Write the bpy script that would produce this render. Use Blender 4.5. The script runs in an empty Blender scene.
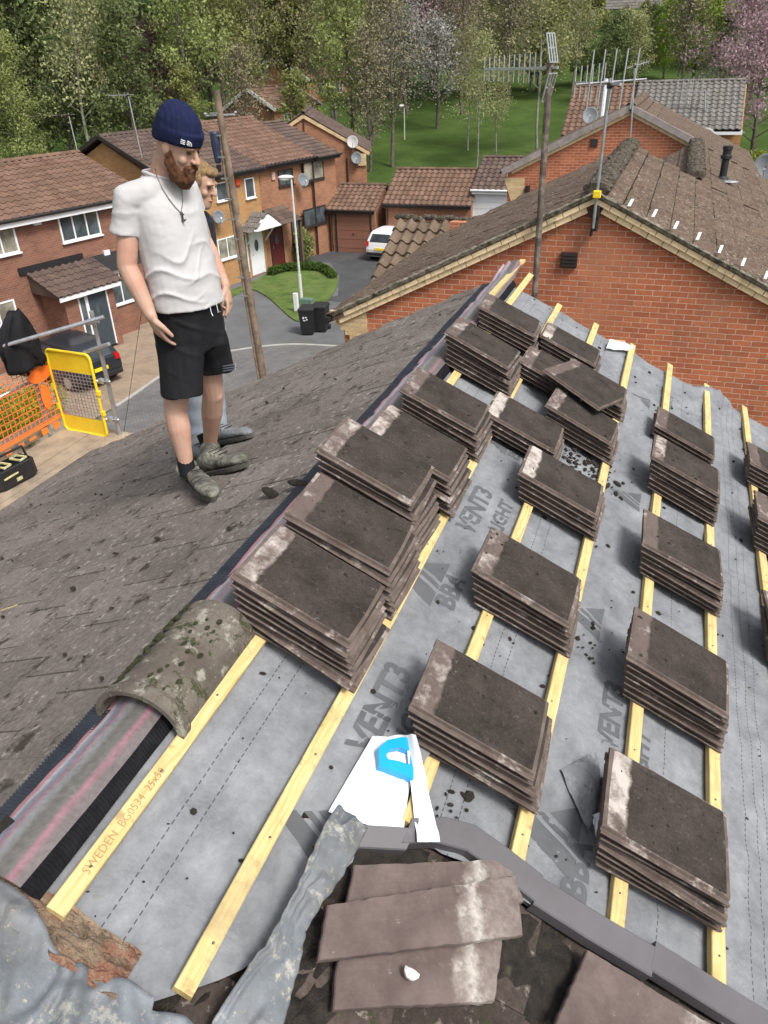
import bpy, bmesh, math, random
import numpy as np
from mathutils import Vector, Matrix, noise
R = math.radians
random.seed(7); rng = np.random.default_rng(7)
scene = bpy.context.scene
col = scene.collection

# ------------------------------------------------------------------ camera maths
F = 762.0
RM = Matrix(((0.94213223, 0.14614644, -0.30170844),
             (0.33387394, -0.49024528, 0.80510108),
             (-0.03014262, -0.8593997, -0.5104151)))
CAM = Vector((1.242, 0, 1.601))
PA = R(25.5); TA, KC, KS = math.tan(PA), math.cos(PA), math.sin(PA)
def ray(px, py): return RM @ Vector((px - 384, py - 512, F))
def hit(px, py, n, d):
    r = ray(px, py); n = Vector(n); return CAM + r * ((d - n.dot(CAM)) / n.dot(r))
def at_z(px, py, z): return hit(px, py, (0, 0, 1), z)
def at_y(px, py, y): return hit(px, py, (0, 1, 0), y)
def at_rs(px, py, h=0): return hit(px, py, (TA, 0, 1), h / KC)
def at_ls(px, py, h=0): return hit(px, py, (-TA, 0, 1), h / KC)
def RS(s, y, h=0): return Vector((s*KC + h*KS, y, -s*KS + h*KC))
def LS(s, y, h=0): return Vector((-s*KC - h*KS, y, -s*KS + h*KC))
def rs_sy(p): return p.x*KC - p.z*KS, p.y
GZ = -7.5

# ------------------------------------------------------------------ materials
MATS = {}
def nt(name):
    m = bpy.data.materials.new(name); m.use_nodes = True
    t = m.node_tree; b = t.nodes['Principled BSDF']; MATS[name] = m
    return m, t, b
def N(t, typ, **kw):
    n = t.nodes.new(typ)
    for k, v in kw.items():
        if k.startswith('i_'): n.inputs[k[2:].replace('_', ' ')].default_value = v
        else: setattr(n, k, v)
    return n
def c4(c): return (c[0], c[1], c[2], 1)
def mixc(t, fac, a, b, mode='MIX'):
    n = t.nodes.new('ShaderNodeMix'); n.data_type = 'RGBA'; n.blend_type = mode
    for sock, v in ((n.inputs[0], fac), (n.inputs[6], a), (n.inputs[7], b)):
        if isinstance(v, (int, float)): sock.default_value = v
        elif isinstance(v, tuple): sock.default_value = c4(v)
        else: t.links.new(v, sock)
    return n.outputs[2]
def ramp(t, src, pts):
    n = t.nodes.new('ShaderNodeValToRGB'); e = n.color_ramp.elements
    while len(e) < len(pts): e.new(.5)
    for i, (p, v) in enumerate(pts):
        e[i].position = p; e[i].color = (v, v, v, 1) if isinstance(v, (int, float)) else c4(v)
    t.links.new(src, n.inputs[0]); return n.outputs[0]
def coords(t, kind, scale=(1, 1, 1), rot=(0, 0, 0)):
    tc = t.nodes.new('ShaderNodeTexCoord'); mp = t.nodes.new('ShaderNodeMapping')
    mp.inputs['Scale'].default_value = scale; mp.inputs['Rotation'].default_value = rot
    t.links.new(tc.outputs[kind], mp.inputs[0]); return mp.outputs[0]
def noi(t, vec, scale, detail=6, rough=.6, dist=0):
    n = N(t, 'ShaderNodeTexNoise'); n.inputs['Scale'].default_value = scale
    n.inputs['Detail'].default_value = detail; n.inputs['Roughness'].default_value = rough
    n.inputs['Distortion'].default_value = dist
    t.links.new(vec, n.inputs['Vector']); return n.outputs['Fac']
def bump(t, b, h, strength=.5, dist=.01):
    n = N(t, 'ShaderNodeBump'); n.inputs['Strength'].default_value = strength
    n.inputs['Distance'].default_value = dist
    t.links.new(h, n.inputs['Height']); t.links.new(n.outputs[0], b.inputs['Normal'])
def math_(t, op, a, b=0.0, c=None):
    n = t.nodes.new('ShaderNodeMath'); n.operation = op
    for i, v in enumerate((a, b) if c is None else (a, b, c)):
        if isinstance(v, (int, float)): n.inputs[i].default_value = v
        else: t.links.new(v, n.inputs[i])
    return n.outputs[0]
def tone(t):
    n = t.nodes.new('ShaderNodeAttribute'); n.attribute_name = 'tone'; return n.outputs['Fac']
def plain(name, c, rough=.6, metal=0, var=.15, scale=8, bmp=.1, kind='Object', c2=None, spec=.5, bd=.004, cov=None):
    """base colour broken up by two octaves of noise, optional second colour in patches"""
    m, t, b = nt(name); v = coords(t, kind)
    n1 = noi(t, v, scale); n2 = noi(t, v, scale*6, 4)
    f = ramp(t, n1, [(.3, 0), (.7, 1)])
    dark = tuple(x*(1-var*1.4) for x in c); lite = tuple(min(1, x*(1+var)) for x in c)
    o = mixc(t, f, dark, lite)
    if c2:
        lo, hi = cov or (.55, .65)
        o = mixc(t, ramp(t, noi(t, v, scale*.6, 8, .7), [(lo, 0), (hi, 1)]), o, c2)
    t.links.new(o, b.inputs['Base Color'])
    b.inputs['Roughness'].default_value = rough; b.inputs['Metallic'].default_value = metal
    b.inputs['Specular IOR Level'].default_value = spec
    if bmp: bump(t, b, n2, bmp, bd)
    return m
def brick(name, c1, c2, mortar, bw=.225, rh=.075, ms=.011, kind='UV', stain=None, rough=.9, c3=None, bmpd=.006):
    m, t, b = nt(name); v = coords(t, kind)
    k = N(t, 'ShaderNodeTexBrick'); t.links.new(v, k.inputs['Vector'])
    k.inputs['Scale'].default_value = 1; k.inputs['Brick Width'].default_value = bw
    k.inputs['Row Height'].default_value = rh; k.inputs['Mortar Size'].default_value = ms*.5
    k.inputs['Mortar Smooth'].default_value = .25; k.inputs['Bias'].default_value = 0
    k.inputs['Color1'].default_value = c4(c1); k.inputs['Color2'].default_value = c4(c2); k.inputs['Mortar'].default_value = c4(mortar)
    o = k.outputs['Color']
    n = noi(t, v, 1.1, 8, .65); nf = noi(t, v, 26, 5)
    o = mixc(t, .8, o, ramp(t, n, [(.3, (.72, .70, .70)), (.5, (1, 1, 1)), (.72, (1.22, 1.18, 1.12))]), 'MULTIPLY')
    o = mixc(t, .7, o, ramp(t, nf, [(.25, .72), (.75, 1.22)]), 'MULTIPLY')
    if c3: o = mixc(t, ramp(t, noi(t, v, .45, 5, .6, .4), [(.56, 0), (.66, .6)]), o, c3)
    if stain: o = mixc(t, ramp(t, noi(t, v, .7, 6, .7), [(.52, 0), (.72, .55)]), o, stain)
    t.links.new(o, b.inputs['Base Color']); b.inputs['Roughness'].default_value = rough
    b.inputs['Specular IOR Level'].default_value = .25
    h = math_(t, 'ADD', math_(t, 'MULTIPLY', k.outputs['Fac'], -1.0), math_(t, 'MULTIPLY', nf, .5))
    bump(t, b, h, .7, bmpd)
    return m
def rooftile(name, c1, c2, lichen, cov=(.56, .66), moss=None, mcov=(.62, .7), rough=.92, lsc=26, stretch=(1, 1, 1), lop=1.0):
    """roof covering: tone per tile + weather patches + lichen blots"""
    m, t, b = nt(name); v = coords(t, 'UV', stretch)
    o = mixc(t, tone(t), c1, c2)
    o = mixc(t, .85, o, ramp(t, noi(t, v, 1.3, 8, .7), [(.28, .6), (.5, 1.0), (.75, 1.35)]), 'MULTIPLY')
    fine = noi(t, v, 55, 6, .7)
    o = mixc(t, .8, o, ramp(t, fine, [(.28, .5), (.7, 1.4)]), 'MULTIPLY')
    l = math_(t, 'MULTIPLY', ramp(t, noi(t, v, lsc, 7, .75, .3), [(cov[0], 0), (cov[1], 1)]), ramp(t, noi(t, v, 2.2, 4, .6), [(.36, .25*lop), (.62, lop)]))
    o = mixc(t, l, o, lichen)
    if moss: o = mixc(t, ramp(t, noi(t, v, 9, 8, .75), [(mcov[0], 0), (mcov[1], 1)]), o, moss)
    t.links.new(o, b.inputs['Base Color']); b.inputs['Roughness'].default_value = rough
    o = mixc(t, math_(t, 'LESS_THAN', tone(t), -.5), o, (.018, .014, .011))  # negative tone: near-black for the painted shadow lines at the laps
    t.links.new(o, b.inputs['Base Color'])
    b.inputs['Specular IOR Level'].default_value = .2
    bump(t, b, fine, .6, .006)
    return m
def foliage(name, dark, light, trans=.35):
    m, t, b = nt(name)
    v = coords(t, 'Object'); o = mixc(t, tone(t), dark, light)
    oi = t.nodes.new('ShaderNodeObjectInfo')
    hs = N(t, 'ShaderNodeHueSaturation'); t.links.new(o, hs.inputs['Color'])
    t.links.new(math_(t, 'MULTIPLY_ADD', oi.outputs['Random'], .03, .485), hs.inputs['Hue'])
    t.links.new(math_(t, 'MULTIPLY_ADD', oi.outputs['Random'], .35, .85), hs.inputs['Value'])
    o = hs.outputs[0]
    t.links.new(o, b.inputs['Base Color']); b.inputs['Roughness'].default_value = .7
    b.inputs['Specular IOR Level'].default_value = .15
    tr = t.nodes.new('ShaderNodeBsdfTranslucent'); t.links.new(o, tr.inputs[0])
    mx = t.nodes.new('ShaderNodeMixShader'); mx.inputs[0].default_value = trans
    t.links.new(b.outputs[0], mx.inputs[1]); t.links.new(tr.outputs[0], mx.inputs[2])
    t.links.new(mx.outputs[0], t.nodes['Material Output'].inputs[0])
    return m

# ------------------------------------------------------------------ objects
MW = {}
def tagp(o, label=None, cat=None, group=None, kind=None):
    if label: o['label'] = label
    if cat: o['category'] = cat
    if group: o['group'] = group
    if kind: o['kind'] = kind
    return o
def empty(name, loc, label, cat, group=None, rot=(0, 0, 0)):
    o = bpy.data.objects.new(name, None); col.objects.link(o)
    o.location = loc; o.rotation_euler = rot; o.empty_display_size = .2
    MW[o.name] = Matrix.LocRotScale(Vector(loc), __import__('mathutils').Euler(rot), None)
    return tagp(o, label, cat, group)
class MB:
    def __init__(s): s.v = []; s.f = []; s.t = []; s.m = []
    def add(s, vs, fs, tone=.5, mi=0):
        b = len(s.v); s.v.extend([tuple(v) for v in vs])
        for f in fs: s.f.append(tuple(i + b for i in f)); s.t.append(tone); s.m.append(mi)
        return s
    def quad(s, a, b, c, d, tone=.5, mi=0): return s.add((a, b, c, d), ((0, 1, 2, 3),), tone, mi)
    def box(s, c, size, M=None, tone=.5, mi=0):
        c = Vector(c); h = [x/2 for x in size]; M = M or Matrix.Identity(3)
        vs = [c + M @ Vector((x*h[0], y*h[1], z*h[2])) for z in (-1, 1) for y in (-1, 1) for x in (-1, 1)]
        return s.add(vs, ((0, 2, 3, 1), (4, 5, 7, 6), (0, 1, 5, 4), (2, 6, 7, 3), (0, 4, 6, 2), (1, 3, 7, 5)), tone, mi)
    def bar(s, a, b, w, h, up=(0, 0, 1), tone=.5, mi=0):
        a, b = Vector(a), Vector(b); x = (b-a); L = x.length; x.normalize()
        y = Vector(up).cross(x).normalized(); z = x.cross(y)
        return s.box((a+b)/2, (L, w, h), Matrix((x, y, z)).transposed(), tone, mi)
    def prism(s, poly, ext, tone=.5, mi=0):
        n = len(poly); p = [Vector(q) for q in poly]; e = Vector(ext)
        nn = (p[1]-p[0]).cross(p[2]-p[1])
        if nn.dot(e) > 0: p.reverse()
        vs = p + [q + e for q in p]
        fs = [tuple(range(n)), tuple(range(2*n-1, n-1, -1))] + [(i, i+n, (i+1) % n + n, (i+1) % n) for i in range(n)]
        return s.add(vs, fs, tone, mi)
    def loft(s, rings, caps=True, tone=.5, closed=True, mi=0):
        n = len(rings[0]); vs = [v for r in rings for v in r]; fs = []
        for i in range(len(rings)-1):
            for j in range(n if closed else n-1):
                k = (j+1) % n
                fs.append((i*n+j, i*n+k, (i+1)*n+k, (i+1)*n+j))
        if caps and closed: fs.append(tuple(range(n-1, -1, -1))); fs.append(tuple((len(rings)-1)*n + j for j in range(n)))
        return s.add(vs, fs, tone, mi)
    def tube(s, pts, rad, seg=8, tone=.5, caps=True, mi=0, flat=None):
        pts = [Vector(p) for p in pts]; rings = []; prev = None
        if isinstance(rad, (int, float)): rad = [rad]*len(pts)
        for i, p in enumerate(pts):
            d = (pts[min(i+1, len(pts)-1)] - pts[max(i-1, 0)]).normalized()
            if prev is None:
                a = Vector((0, 0, 1)) if abs(d.z) < .9 else Vector((1, 0, 0)); x = d.cross(a).normalized()
            else: x = (prev - d*prev.dot(d)).normalized()
            prev = x; y = d.cross(x)
            rings.append([p + (x*math.cos(2*math.pi*j/seg) + y*math.sin(2*math.pi*j/seg))*rad[i] for j in range(seg)])
        return s.loft(rings, caps, tone, True, mi)
    def lathe(s, prof, c=(0, 0, 0), seg=16, M=None, tone=.5, mi=0):
        M = M or Matrix.Identity(3); c = Vector(c)
        rings = [[c + M @ Vector((r*math.cos(2*math.pi*j/seg), r*math.sin(2*math.pi*j/seg), z)) for j in range(seg)] for r, z in prof]
        return s.loft(rings, True, tone, True, mi)
    def sphere(s, c, r, seg=12, rings=8, tone=.5, mi=0, M=None):
        r3 = (r, r, r) if isinstance(r, (int, float)) else r; M = M or Matrix.Identity(3); c = Vector(c)
        rr = []
        for i in range(rings+1):
            a = math.pi*(.02 + .96*i/rings)
            rr.append([c + M @ Vector((r3[0]*math.sin(a)*math.cos(2*math.pi*j/seg), r3[1]*math.sin(a)*math.sin(2*math.pi*j/seg), -r3[2]*math.cos(a))) for j in range(seg)])
        return s.loft(rr, True, tone, True, mi)
    def grid(s, P, tone=.5, mi=0):
        h, w = len(P), len(P[0]); vs = [p for r in P for p in r]
        return s.add(vs, [(i*w+j, i*w+j+1, (i+1)*w+j+1, (i+1)*w+j) for i in range(h-1) for j in range(w-1)], tone, mi)
    def build(s, name, mat, parent=None, origin=None, smooth=False, bevel=0, uv=None, solid=0, sub=0):
        me = bpy.data.meshes.new(name); vs = np.array(s.v, dtype=np.float64).reshape(-1, 3)
        me.from_pydata([tuple(x) for x in vs], [], s.f); me.update()
        nl = len(me.loops); lv = np.empty(nl, dtype=np.int32); me.loops.foreach_get('vertex_index', lv)
        np_ = len(me.polygons); nrm = np.empty(np_*3); me.polygons.foreach_get('normal', nrm); nrm = nrm.reshape(-1, 3)
        tot = np.empty(np_, dtype=np.int32); me.polygons.foreach_get('loop_total', tot)
        pl = np.repeat(np.arange(np_), tot)
        co = vs[lv]
        if uv is None:
            n = nrm[pl]; nz = np.abs(n[:, 2]) > .97
            hx, hy = -n[:, 1], n[:, 0]; L = np.sqrt(hx*hx+hy*hy); L[L < 1e-6] = 1; hx = hx/L; hy = hy/L
            # keep the tangent sign steady so that neighbouring faces agree
            fl = np.where((hx + hy*1.3) < 0, -1, 1); hx *= fl; hy *= fl
            u = co[:, 0]*hx + co[:, 1]*hy; cx = n[:, 1]*0; vx = -n[:, 2]*n[:, 0]/L; vy = -n[:, 2]*n[:, 1]/L; vz = L
            w = co[:, 0]*vx + co[:, 1]*vy + co[:, 2]*vz
            u = np.where(nz, co[:, 0], u); w = np.where(nz, co[:, 1], w)
        else:
            uvv = np.array([uv(Vector(x)) for x in vs]); u = uvv[lv][:, 0]; w = uvv[lv][:, 1]
        ul = me.uv_layers.new(name='UVMap'); ul.data.foreach_set('uv', np.stack([u, w], 1).ravel())
        at = me.attributes.new('tone', 'FLOAT', 'FACE'); at.data.foreach_set('value', np.array(s.t, dtype=np.float32))
        mats = mat if isinstance(mat, (list, tuple)) else [mat]
        for m in mats: me.materials.append(m)
        if len(mats) > 1: me.polygons.foreach_set('material_index', np.array(s.m, dtype=np.int32))
        if smooth: me.polygons.foreach_set('use_smooth', np.ones(np_, dtype=bool))
        o = bpy.data.objects.new(name, me); col.objects.link(o)
        if parent is not None:
            o.parent = parent; M = MW[parent.name]; me.transform(M.inverted()); MW[o.name] = M
        elif origin is not None:
            me.transform(Matrix.Translation(-Vector(origin))); o.location = origin; MW[o.name] = Matrix.Translation(Vector(origin))
        else: MW[o.name] = Matrix.Identity(4)
        if solid: d = o.modifiers.new('s', 'SOLIDIFY'); d.thickness = solid; d.offset = -1
        if bevel: d = o.modifiers.new('b', 'BEVEL'); d.width = bevel; d.segments = 2; d.limit_method = 'ANGLE'
        if sub: d = o.modifiers.new('u', 'SUBSURF'); d.levels = sub; d.render_levels = sub
        return o
def copy_tree(o, loc=None, rot=None, parent=None):
    c = o.copy(); col.objects.link(c)
    if parent is not None: c.parent = parent
    if loc is not None: c.location = loc
    if rot is not None: c.rotation_euler = rot
    for ch in o.children: copy_tree(ch, parent=c)
    return c
def nz(x, y, z=0): return noise.noise(Vector((x, y, z)))
# ------------------------------------------------------------------ camera, light, world
cd = bpy.data.cameras.new('camera'); cam = bpy.data.objects.new('camera', cd); col.objects.link(cam)
cd.sensor_fit = 'VERTICAL'; cd.sensor_height = 24; cd.lens = 24*F/1024; cd.clip_end = 2000; cd.clip_start = .05
rt, dn, fw = RM.col[0], RM.col[1], RM.col[2]
cam.matrix_world = Matrix.Translation(CAM) @ Matrix((rt, -dn, -fw)).transposed().to_4x4()
scene.camera = cam
w = bpy.data.worlds.new('World'); scene.world = w; w.use_nodes = True; t = w.node_tree
sky = t.nodes.new('ShaderNodeTexSky'); sky.sky_type = 'NISHITA'; sky.sun_disc = False
SUN_EL, SUN_AZ = R(52), R(118)     # azimuth clockwise from +Y
sky.sun_elevation = SUN_EL; sky.sun_rotation = SUN_AZ; sky.dust_density = 4; sky.air_density = 1
hs = t.nodes.new('ShaderNodeHueSaturation'); hs.inputs['Saturation'].default_value = .28   # thin white cloud over the blue
t.links.new(sky.outputs[0], hs.inputs['Color']); t.links.new(hs.outputs[0], t.nodes['Background'].inputs[0])
t.nodes['Background'].inputs[1].default_value = .135
sl = bpy.data.lights.new('sun', 'SUN'); so = bpy.data.objects.new('sun', sl); col.objects.link(so)
sl.energy = 2.3; sl.angle = R(16); sl.color = (1, .965, .91)
sd = Vector((math.sin(SUN_AZ)*math.cos(SUN_EL), math.cos(SUN_AZ)*math.cos(SUN_EL), math.sin(SUN_EL)))
so.rotation_euler = (-sd).to_track_quat('-Z', 'Y').to_euler(); so.location = sd*60
vs = scene.view_settings; vs.view_transform = 'Standard'; vs.look = 'None'; vs.gamma = 1; vs.exposure = .45; vs.use_curve_mapping = False
scene.cycles.use_denoising = True
scene.cycles.max_bounces = 5; scene.cycles.diffuse_bounces = 3; scene.cycles.glossy_bounces = 3
scene.cycles.transmission_bounces = 3; scene.cycles.transparent_max_bounces = 6

# ------------------------------------------------------------------ palette
M_LSL = rooftile('weathered_brown_tile', (.145, .126, .113), (.19, .166, .15), (.40, .37, .33), (.56, .62), (.05, .042, .033), (.55, .62), lsc=26, stretch=(.8, .8, 1))
M_NEI = rooftile('brown_neighbour_tile', (.105, .072, .052), (.14, .098, .072), (.42, .38, .31), (.555, .60), (.028, .021, .016), (.565, .60), lsc=17)
M_OLD = rooftile('old_dark_tile', (.05, .038, .033), (.085, .066, .058), (.36, .33, .29), (.57, .64), (.035, .04, .018), (.55, .64), lsc=22)
M_HBR = rooftile('far_brown_tile', (.13, .08, .058), (.21, .13, .095), (.33, .27, .21), (.60, .72), None, lsc=9)
M_HDK = rooftile('far_dark_tile', (.085, .062, .054), (.15, .105, .085), (.30, .26, .22), (.60, .72), None, lsc=9)
M_HGR = rooftile('far_grey_tile', (.13, .12, .115), (.19, .175, .16), (.42, .40, .36), (.52, .64), (.04, .04, .035), (.55, .62), lsc=8)
M_PAN = rooftile('pantile_brown', (.135, .098, .07), (.19, .14, .10), (.40, .36, .28), (.6, .7), (.06, .05, .035), (.6, .7), lsc=12)
M_BRN = brick('red_brick_near', (.52, .18, .088), (.39, .125, .066), (.58, .43, .31), stain=(.22, .15, .11), c3=(.47, .20, .11))
M_BRA = brick('red_brick_far', (.27, .12, .078), (.20, .092, .064), (.29, .215, .17), rough=.9)
M_BRY = brick('yellow_brick', (.45, .245, .10), (.37, .195, .08), (.44, .32, .2))
M_BRO = brick('orange_brick', (.36, .165, .09), (.27, .125, .075), (.42, .29, .2))
M_BUF = brick('buff_brick', (.68, .52, .30), (.57, .41, .22), (.50, .40, .28), stain=(.3, .24, .16))
M_UPVC = plain('white_upvc', (.78, .79, .80), .4, var=.04, scale=3, bmp=0)
M_WOODDK = plain('dark_frame', (.035, .027, .025), .5, var=.2, bmp=0)
M_BLACK = plain('black_plastic', (.018, .018, .02), .5, var=.2, bmp=.05)
M_DGREY = plain('dark_grey_plastic', (.085, .08, .088), .42, var=.15, bmp=.05, c2=(.16, .15, .15), scale=5, cov=(.6, .8))
M_GALV = plain('galvanised_steel', (.50, .52, .55), .38, .75, var=.18, scale=14, c2=(.32, .31, .30), cov=(.6, .75))
M_ALU = plain('aluminium', (.62, .63, .65), .35, .7, var=.1, scale=10)
M_RUST = plain('rusty_steel', (.13, .105, .09), .75, .2, var=.35, scale=12, c2=(.27, .22, .18), cov=(.5, .62), bmp=.4)
M_LEAD = None
M_YEL = plain('yellow_paint', (.86, .62, .03), .4, var=.06, scale=6, c2=(.62, .40, .05), cov=(.68, .8))
M_ORG = plain('orange_mesh', (.95, .20, .03), .5, var=.1)
M_BARK = plain('bark', (.12, .10, .08), .95, var=.4, scale=3, bmp=.5, bd=.02, c2=(.2, .19, .16))
M_BIRCH = plain('birch_bark', (.24, .225, .195), .9, var=.3, scale=4, c2=(.10, .085, .07), cov=(.52, .58))
M_TELE = plain('weathered_pole', (.21, .155, .11), .9, var=.4, scale=4, bmp=.5, c2=(.38, .33, .27), cov=(.56, .66))
def glass(name, c, rough=.06):
    m, t, b = nt(name); v = coords(t, 'Object')
    t.links.new(mixc(t, ramp(t, noi(t, v, 1.6, 3), [(.4, 0), (.6, 1)]), c, tuple(x*2.2 for x in c)), b.inputs['Base Color'])
    b.inputs['Roughness'].default_value = rough; b.inputs['Specular IOR Level'].default_value = .7
    return m
M_GLASS = glass('window_glass', (.045, .055, .06)); M_CURT = glass('curtained_glass', (.16, .15, .12), .12)
M_CARGL = glass('car_glass', (.02, .025, .03), .04)
# timber batten: pale yellow, grain along its length
m, t, b = nt('treated_batten'); v = coords(t, 'UV', (2.2, 34, 1))
g = noi(t, v, 3, 6, .6, .6); v2 = coords(t, 'UV'); sp = noi(t, v2, 18, 5)
o = mixc(t, ramp(t, g, [(.3, 0), (.7, 1)]), (.46, .33, .12), (.70, .56, .27)); o = mixc(t, ramp(t, sp, [(.58, 0), (.68, .6)]), o, (.25, .16, .07)); o = mixc(t, ramp(t, noi(t, v2, 3.5, 8, .75), [(.52, 0), (.68, .6)]), o, (.30, .23, .13))
t.links.new(o, b.inputs['Base Color']); b.inputs['Roughness'].default_value = .75; bump(t, b, g, .25, .002); M_BAT = m
# breather membrane: grey felt, mottled, dashed stitch lines
m, t, b = nt('breather_membrane'); v = coords(t, 'UV')
o = mixc(t, ramp(t, noi(t, v, 4.2, 9, .68), [(.28, 0), (.70, 1)]), (.135, .141, .152), (.27, .28, .297))
o = mixc(t, .7, o, ramp(t, noi(t, v, 22, 6, .7), [(.3, .78), (.7, 1.2)]), 'MULTIPLY')
o = mixc(t, ramp(t, noi(t, v, 7, 8, .75, .5), [(.60, 0), (.74, .5)]), o, (.10, .085, .07))
sx = t.nodes.new('ShaderNodeSeparateXYZ'); t.links.new(v, sx.inputs[0])
dash = math_(t, 'GREATER_THAN', math_(t, 'FRACT', math_(t, 'MULTIPLY', sx.outputs[0], 44.0)), .38)
acc = None
for s0 in (.255, .315, .93, .985, 1.68, 2.02, 2.07, 2.115, 2.9, 2.96):
    q = math_(t, 'LESS_THAN', math_(t, 'ABSOLUTE', math_(t, 'SUBTRACT', sx.outputs[1], s0)), .0018)
    acc = q if acc is None else math_(t, 'MAXIMUM', acc, q)
o = mixc(t, math_(t, 'MULTIPLY', math_(t, 'MULTIPLY', acc, dash), .8), o, (.03, .03, .035))
t.links.new(o, b.inputs['Base Color']); b.inputs['Roughness'].default_value = .62; b.inputs['Specular IOR Level'].default_value = .3
hh = math_(t, 'ADD', noi(t, v, 90, 4), math_(t, 'MULTIPLY', noi(t, v, 5, 4, .5, 1.5), 6.0)); bump(t, b, hh, .45, .004); M_MEM = m
M_WHMEM = plain('membrane_underside', (.74, .76, .80), .6, var=.06, scale=5, c2=(.5, .5, .52), cov=(.66, .8))
M_INK = plain('grey_ink', (.10, .104, .112), .7, var=.1, bmp=0)
# stacked concrete tile
m, t, b = nt('stacked_tile'); v = coords(t, 'Object'); sx = t.nodes.new('ShaderNodeSeparateXYZ'); t.links.new(v, sx.inputs[0])
oi = t.nodes.new('ShaderNodeObjectInfo')
vo = t.nodes.new('ShaderNodeVectorMath'); vo.operation = 'ADD'; t.links.new(v, vo.inputs[0])
cb = t.nodes.new('ShaderNodeCombineXYZ'); rr = math_(t, 'MULTIPLY', oi.outputs['Random'], 37.0)
t.links.new(rr, cb.inputs[0]); t.links.new(rr, cb.inputs[1]); t.links.new(cb.outputs[0], vo.inputs[1]); vv = vo.outputs[0]
geo = t.nodes.new('ShaderNodeNewGeometry')
top = mixc(t, ramp(t, noi(t, vv, 5, 8, .7), [(.35, 0), (.7, 1)]), (.026, .021, .018), (.062, .050, .043))
top = mixc(t, .75, top, ramp(t, noi(t, vv, 110, 4, .7), [(.3, .55), (.7, 1.5)]), 'MULTIPLY')
# the head lap that lay under the next course stays clean: purple grey with lime bloom
edge = math_(t, 'ADD', sx.outputs[0], math_(t, 'MULTIPLY', math_(t, 'SUBTRACT', noi(t, vv, 14, 5), .5), .04))
head = ramp(t, edge, [(.074, 1), (.086, 0)])
lap = mixc(t, ramp(t, math_(t, 'ADD', noi(t, vv, 9, 8, .7), math_(t, 'MULTIPLY', math_(t, 'SUBTRACT', oi.outputs['Random'], .55), .24)), [(.44, 0), (.62, .95)]), (.125, .095, .085), (.50, .45, .41))
top = mixc(t, head, top, lap)
top = mixc(t, ramp(t, noi(t, vv, 11, 8, .75), [(.52, 0), (.66, .6)]), top, (.070, .056, .048))
top = mixc(t, ramp(t, noi(t, vv, 42, 6, .75), [(.62, 0), (.66, .45)]), top, (.22, .20, .17))
top = mixc(t, ramp(t, noi(t, vv, 15, 8, .8), [(.62, 0), (.66, .7)]), top, (.014, .012, .009))
side = mixc(t, ramp(t, noi(t, vv, 12, 7, .7), [(.35, 0), (.7, 1)]), (.085, .064, .055), (.17, .135, .118))
side = mixc(t, ramp(t, noi(t, vv, 8, 7, .75), [(.56, 0), (.66, .85)]), side, (.42, .37, .34))
istop = math_(t, 'GREATER_THAN', sx.outputs[2], .0186)
o = mixc(t, istop, side, top)
t.links.new(o, b.inputs['Base Color']); b.inputs['Roughness'].default_value = .9; b.inputs['Specular IOR Level'].default_value = .25
bump(t, b, noi(t, vv, 120, 5, .7), .55, .004); M_STK = m
# old mossy ridge tile
m, t, b = nt('mossy_ridge'); v = coords(t, 'Object')
o = mixc(t, ramp(t, noi(t, v, 5, 9, .7), [(.35, 0), (.65, 1)]), (.075, .058, .048), (.19, .165, .135))
o = mixc(t, ramp(t, noi(t, v, 16, 8, .75), [(.54, 0), (.62, .9)]), o, (.36, .35, .29))
o = mixc(t, ramp(t, noi(t, v, 11, 9, .8, .5), [(.55, 0), (.6, 1)]), o, (.045, .05, .018))
t.links.new(o, b.inputs['Base Color']); b.inputs['Roughness'].default_value = .95
bump(t, b, noi(t, v, 45, 8, .75), .9, .012); M_RDG = m
# ridge roll fabric: stripes across its width
m, t, b = nt('ridge_roll_fabric'); v = coords(t, 'UV'); sx = t.nodes.new('ShaderNodeSeparateXYZ'); t.links.new(v, sx.inputs[0])
wob = math_(t, 'ADD', sx.outputs[1], math_(t, 'MULTIPLY', math_(t, 'SUBTRACT', noi(t, v, 4, 5), .5), .015))
o = ramp(t, math_(t, 'MULTIPLY_ADD', wob, 5.3, .65), [(.04, (.36, .17, .19)), (.12, (.40, .38, .41)), (.22, (.22, .27, .33)), (.36, (.30, .175, .205)), (.48, (.24, .24, .25)), (.62, (.115, .11, .10)), (.78, (.115, .11, .105)), (.84, (.25, .125, .15)), (.93, (.13, .11, .11))])
o = mixc(t, .7, o, ramp(t, noi(t, v, 60, 5), [(.3, .7), (.7, 1.3)]), 'MULTIPLY')
o = mixc(t, ramp(t, noi(t, v, 9, 7, .7), [(.6, 0), (.8, .6)]), o, (.4, .37, .33))
t.links.new(o, b.inputs['Base Color']); b.inputs['Roughness'].default_value = .55; bump(t, b, noi(t, v, 130, 3), .4, .003); M_ROLL = m
M_PLEAT = plain('black_pleats', (.010, .010, .012), .85, var=.4, scale=20, spec=.15)
M_BUTYL = plain('pleated_butyl', (.022, .026, .036), .4, var=.3, scale=20, c2=(.12, .13, .15), cov=(.62, .75))
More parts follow.
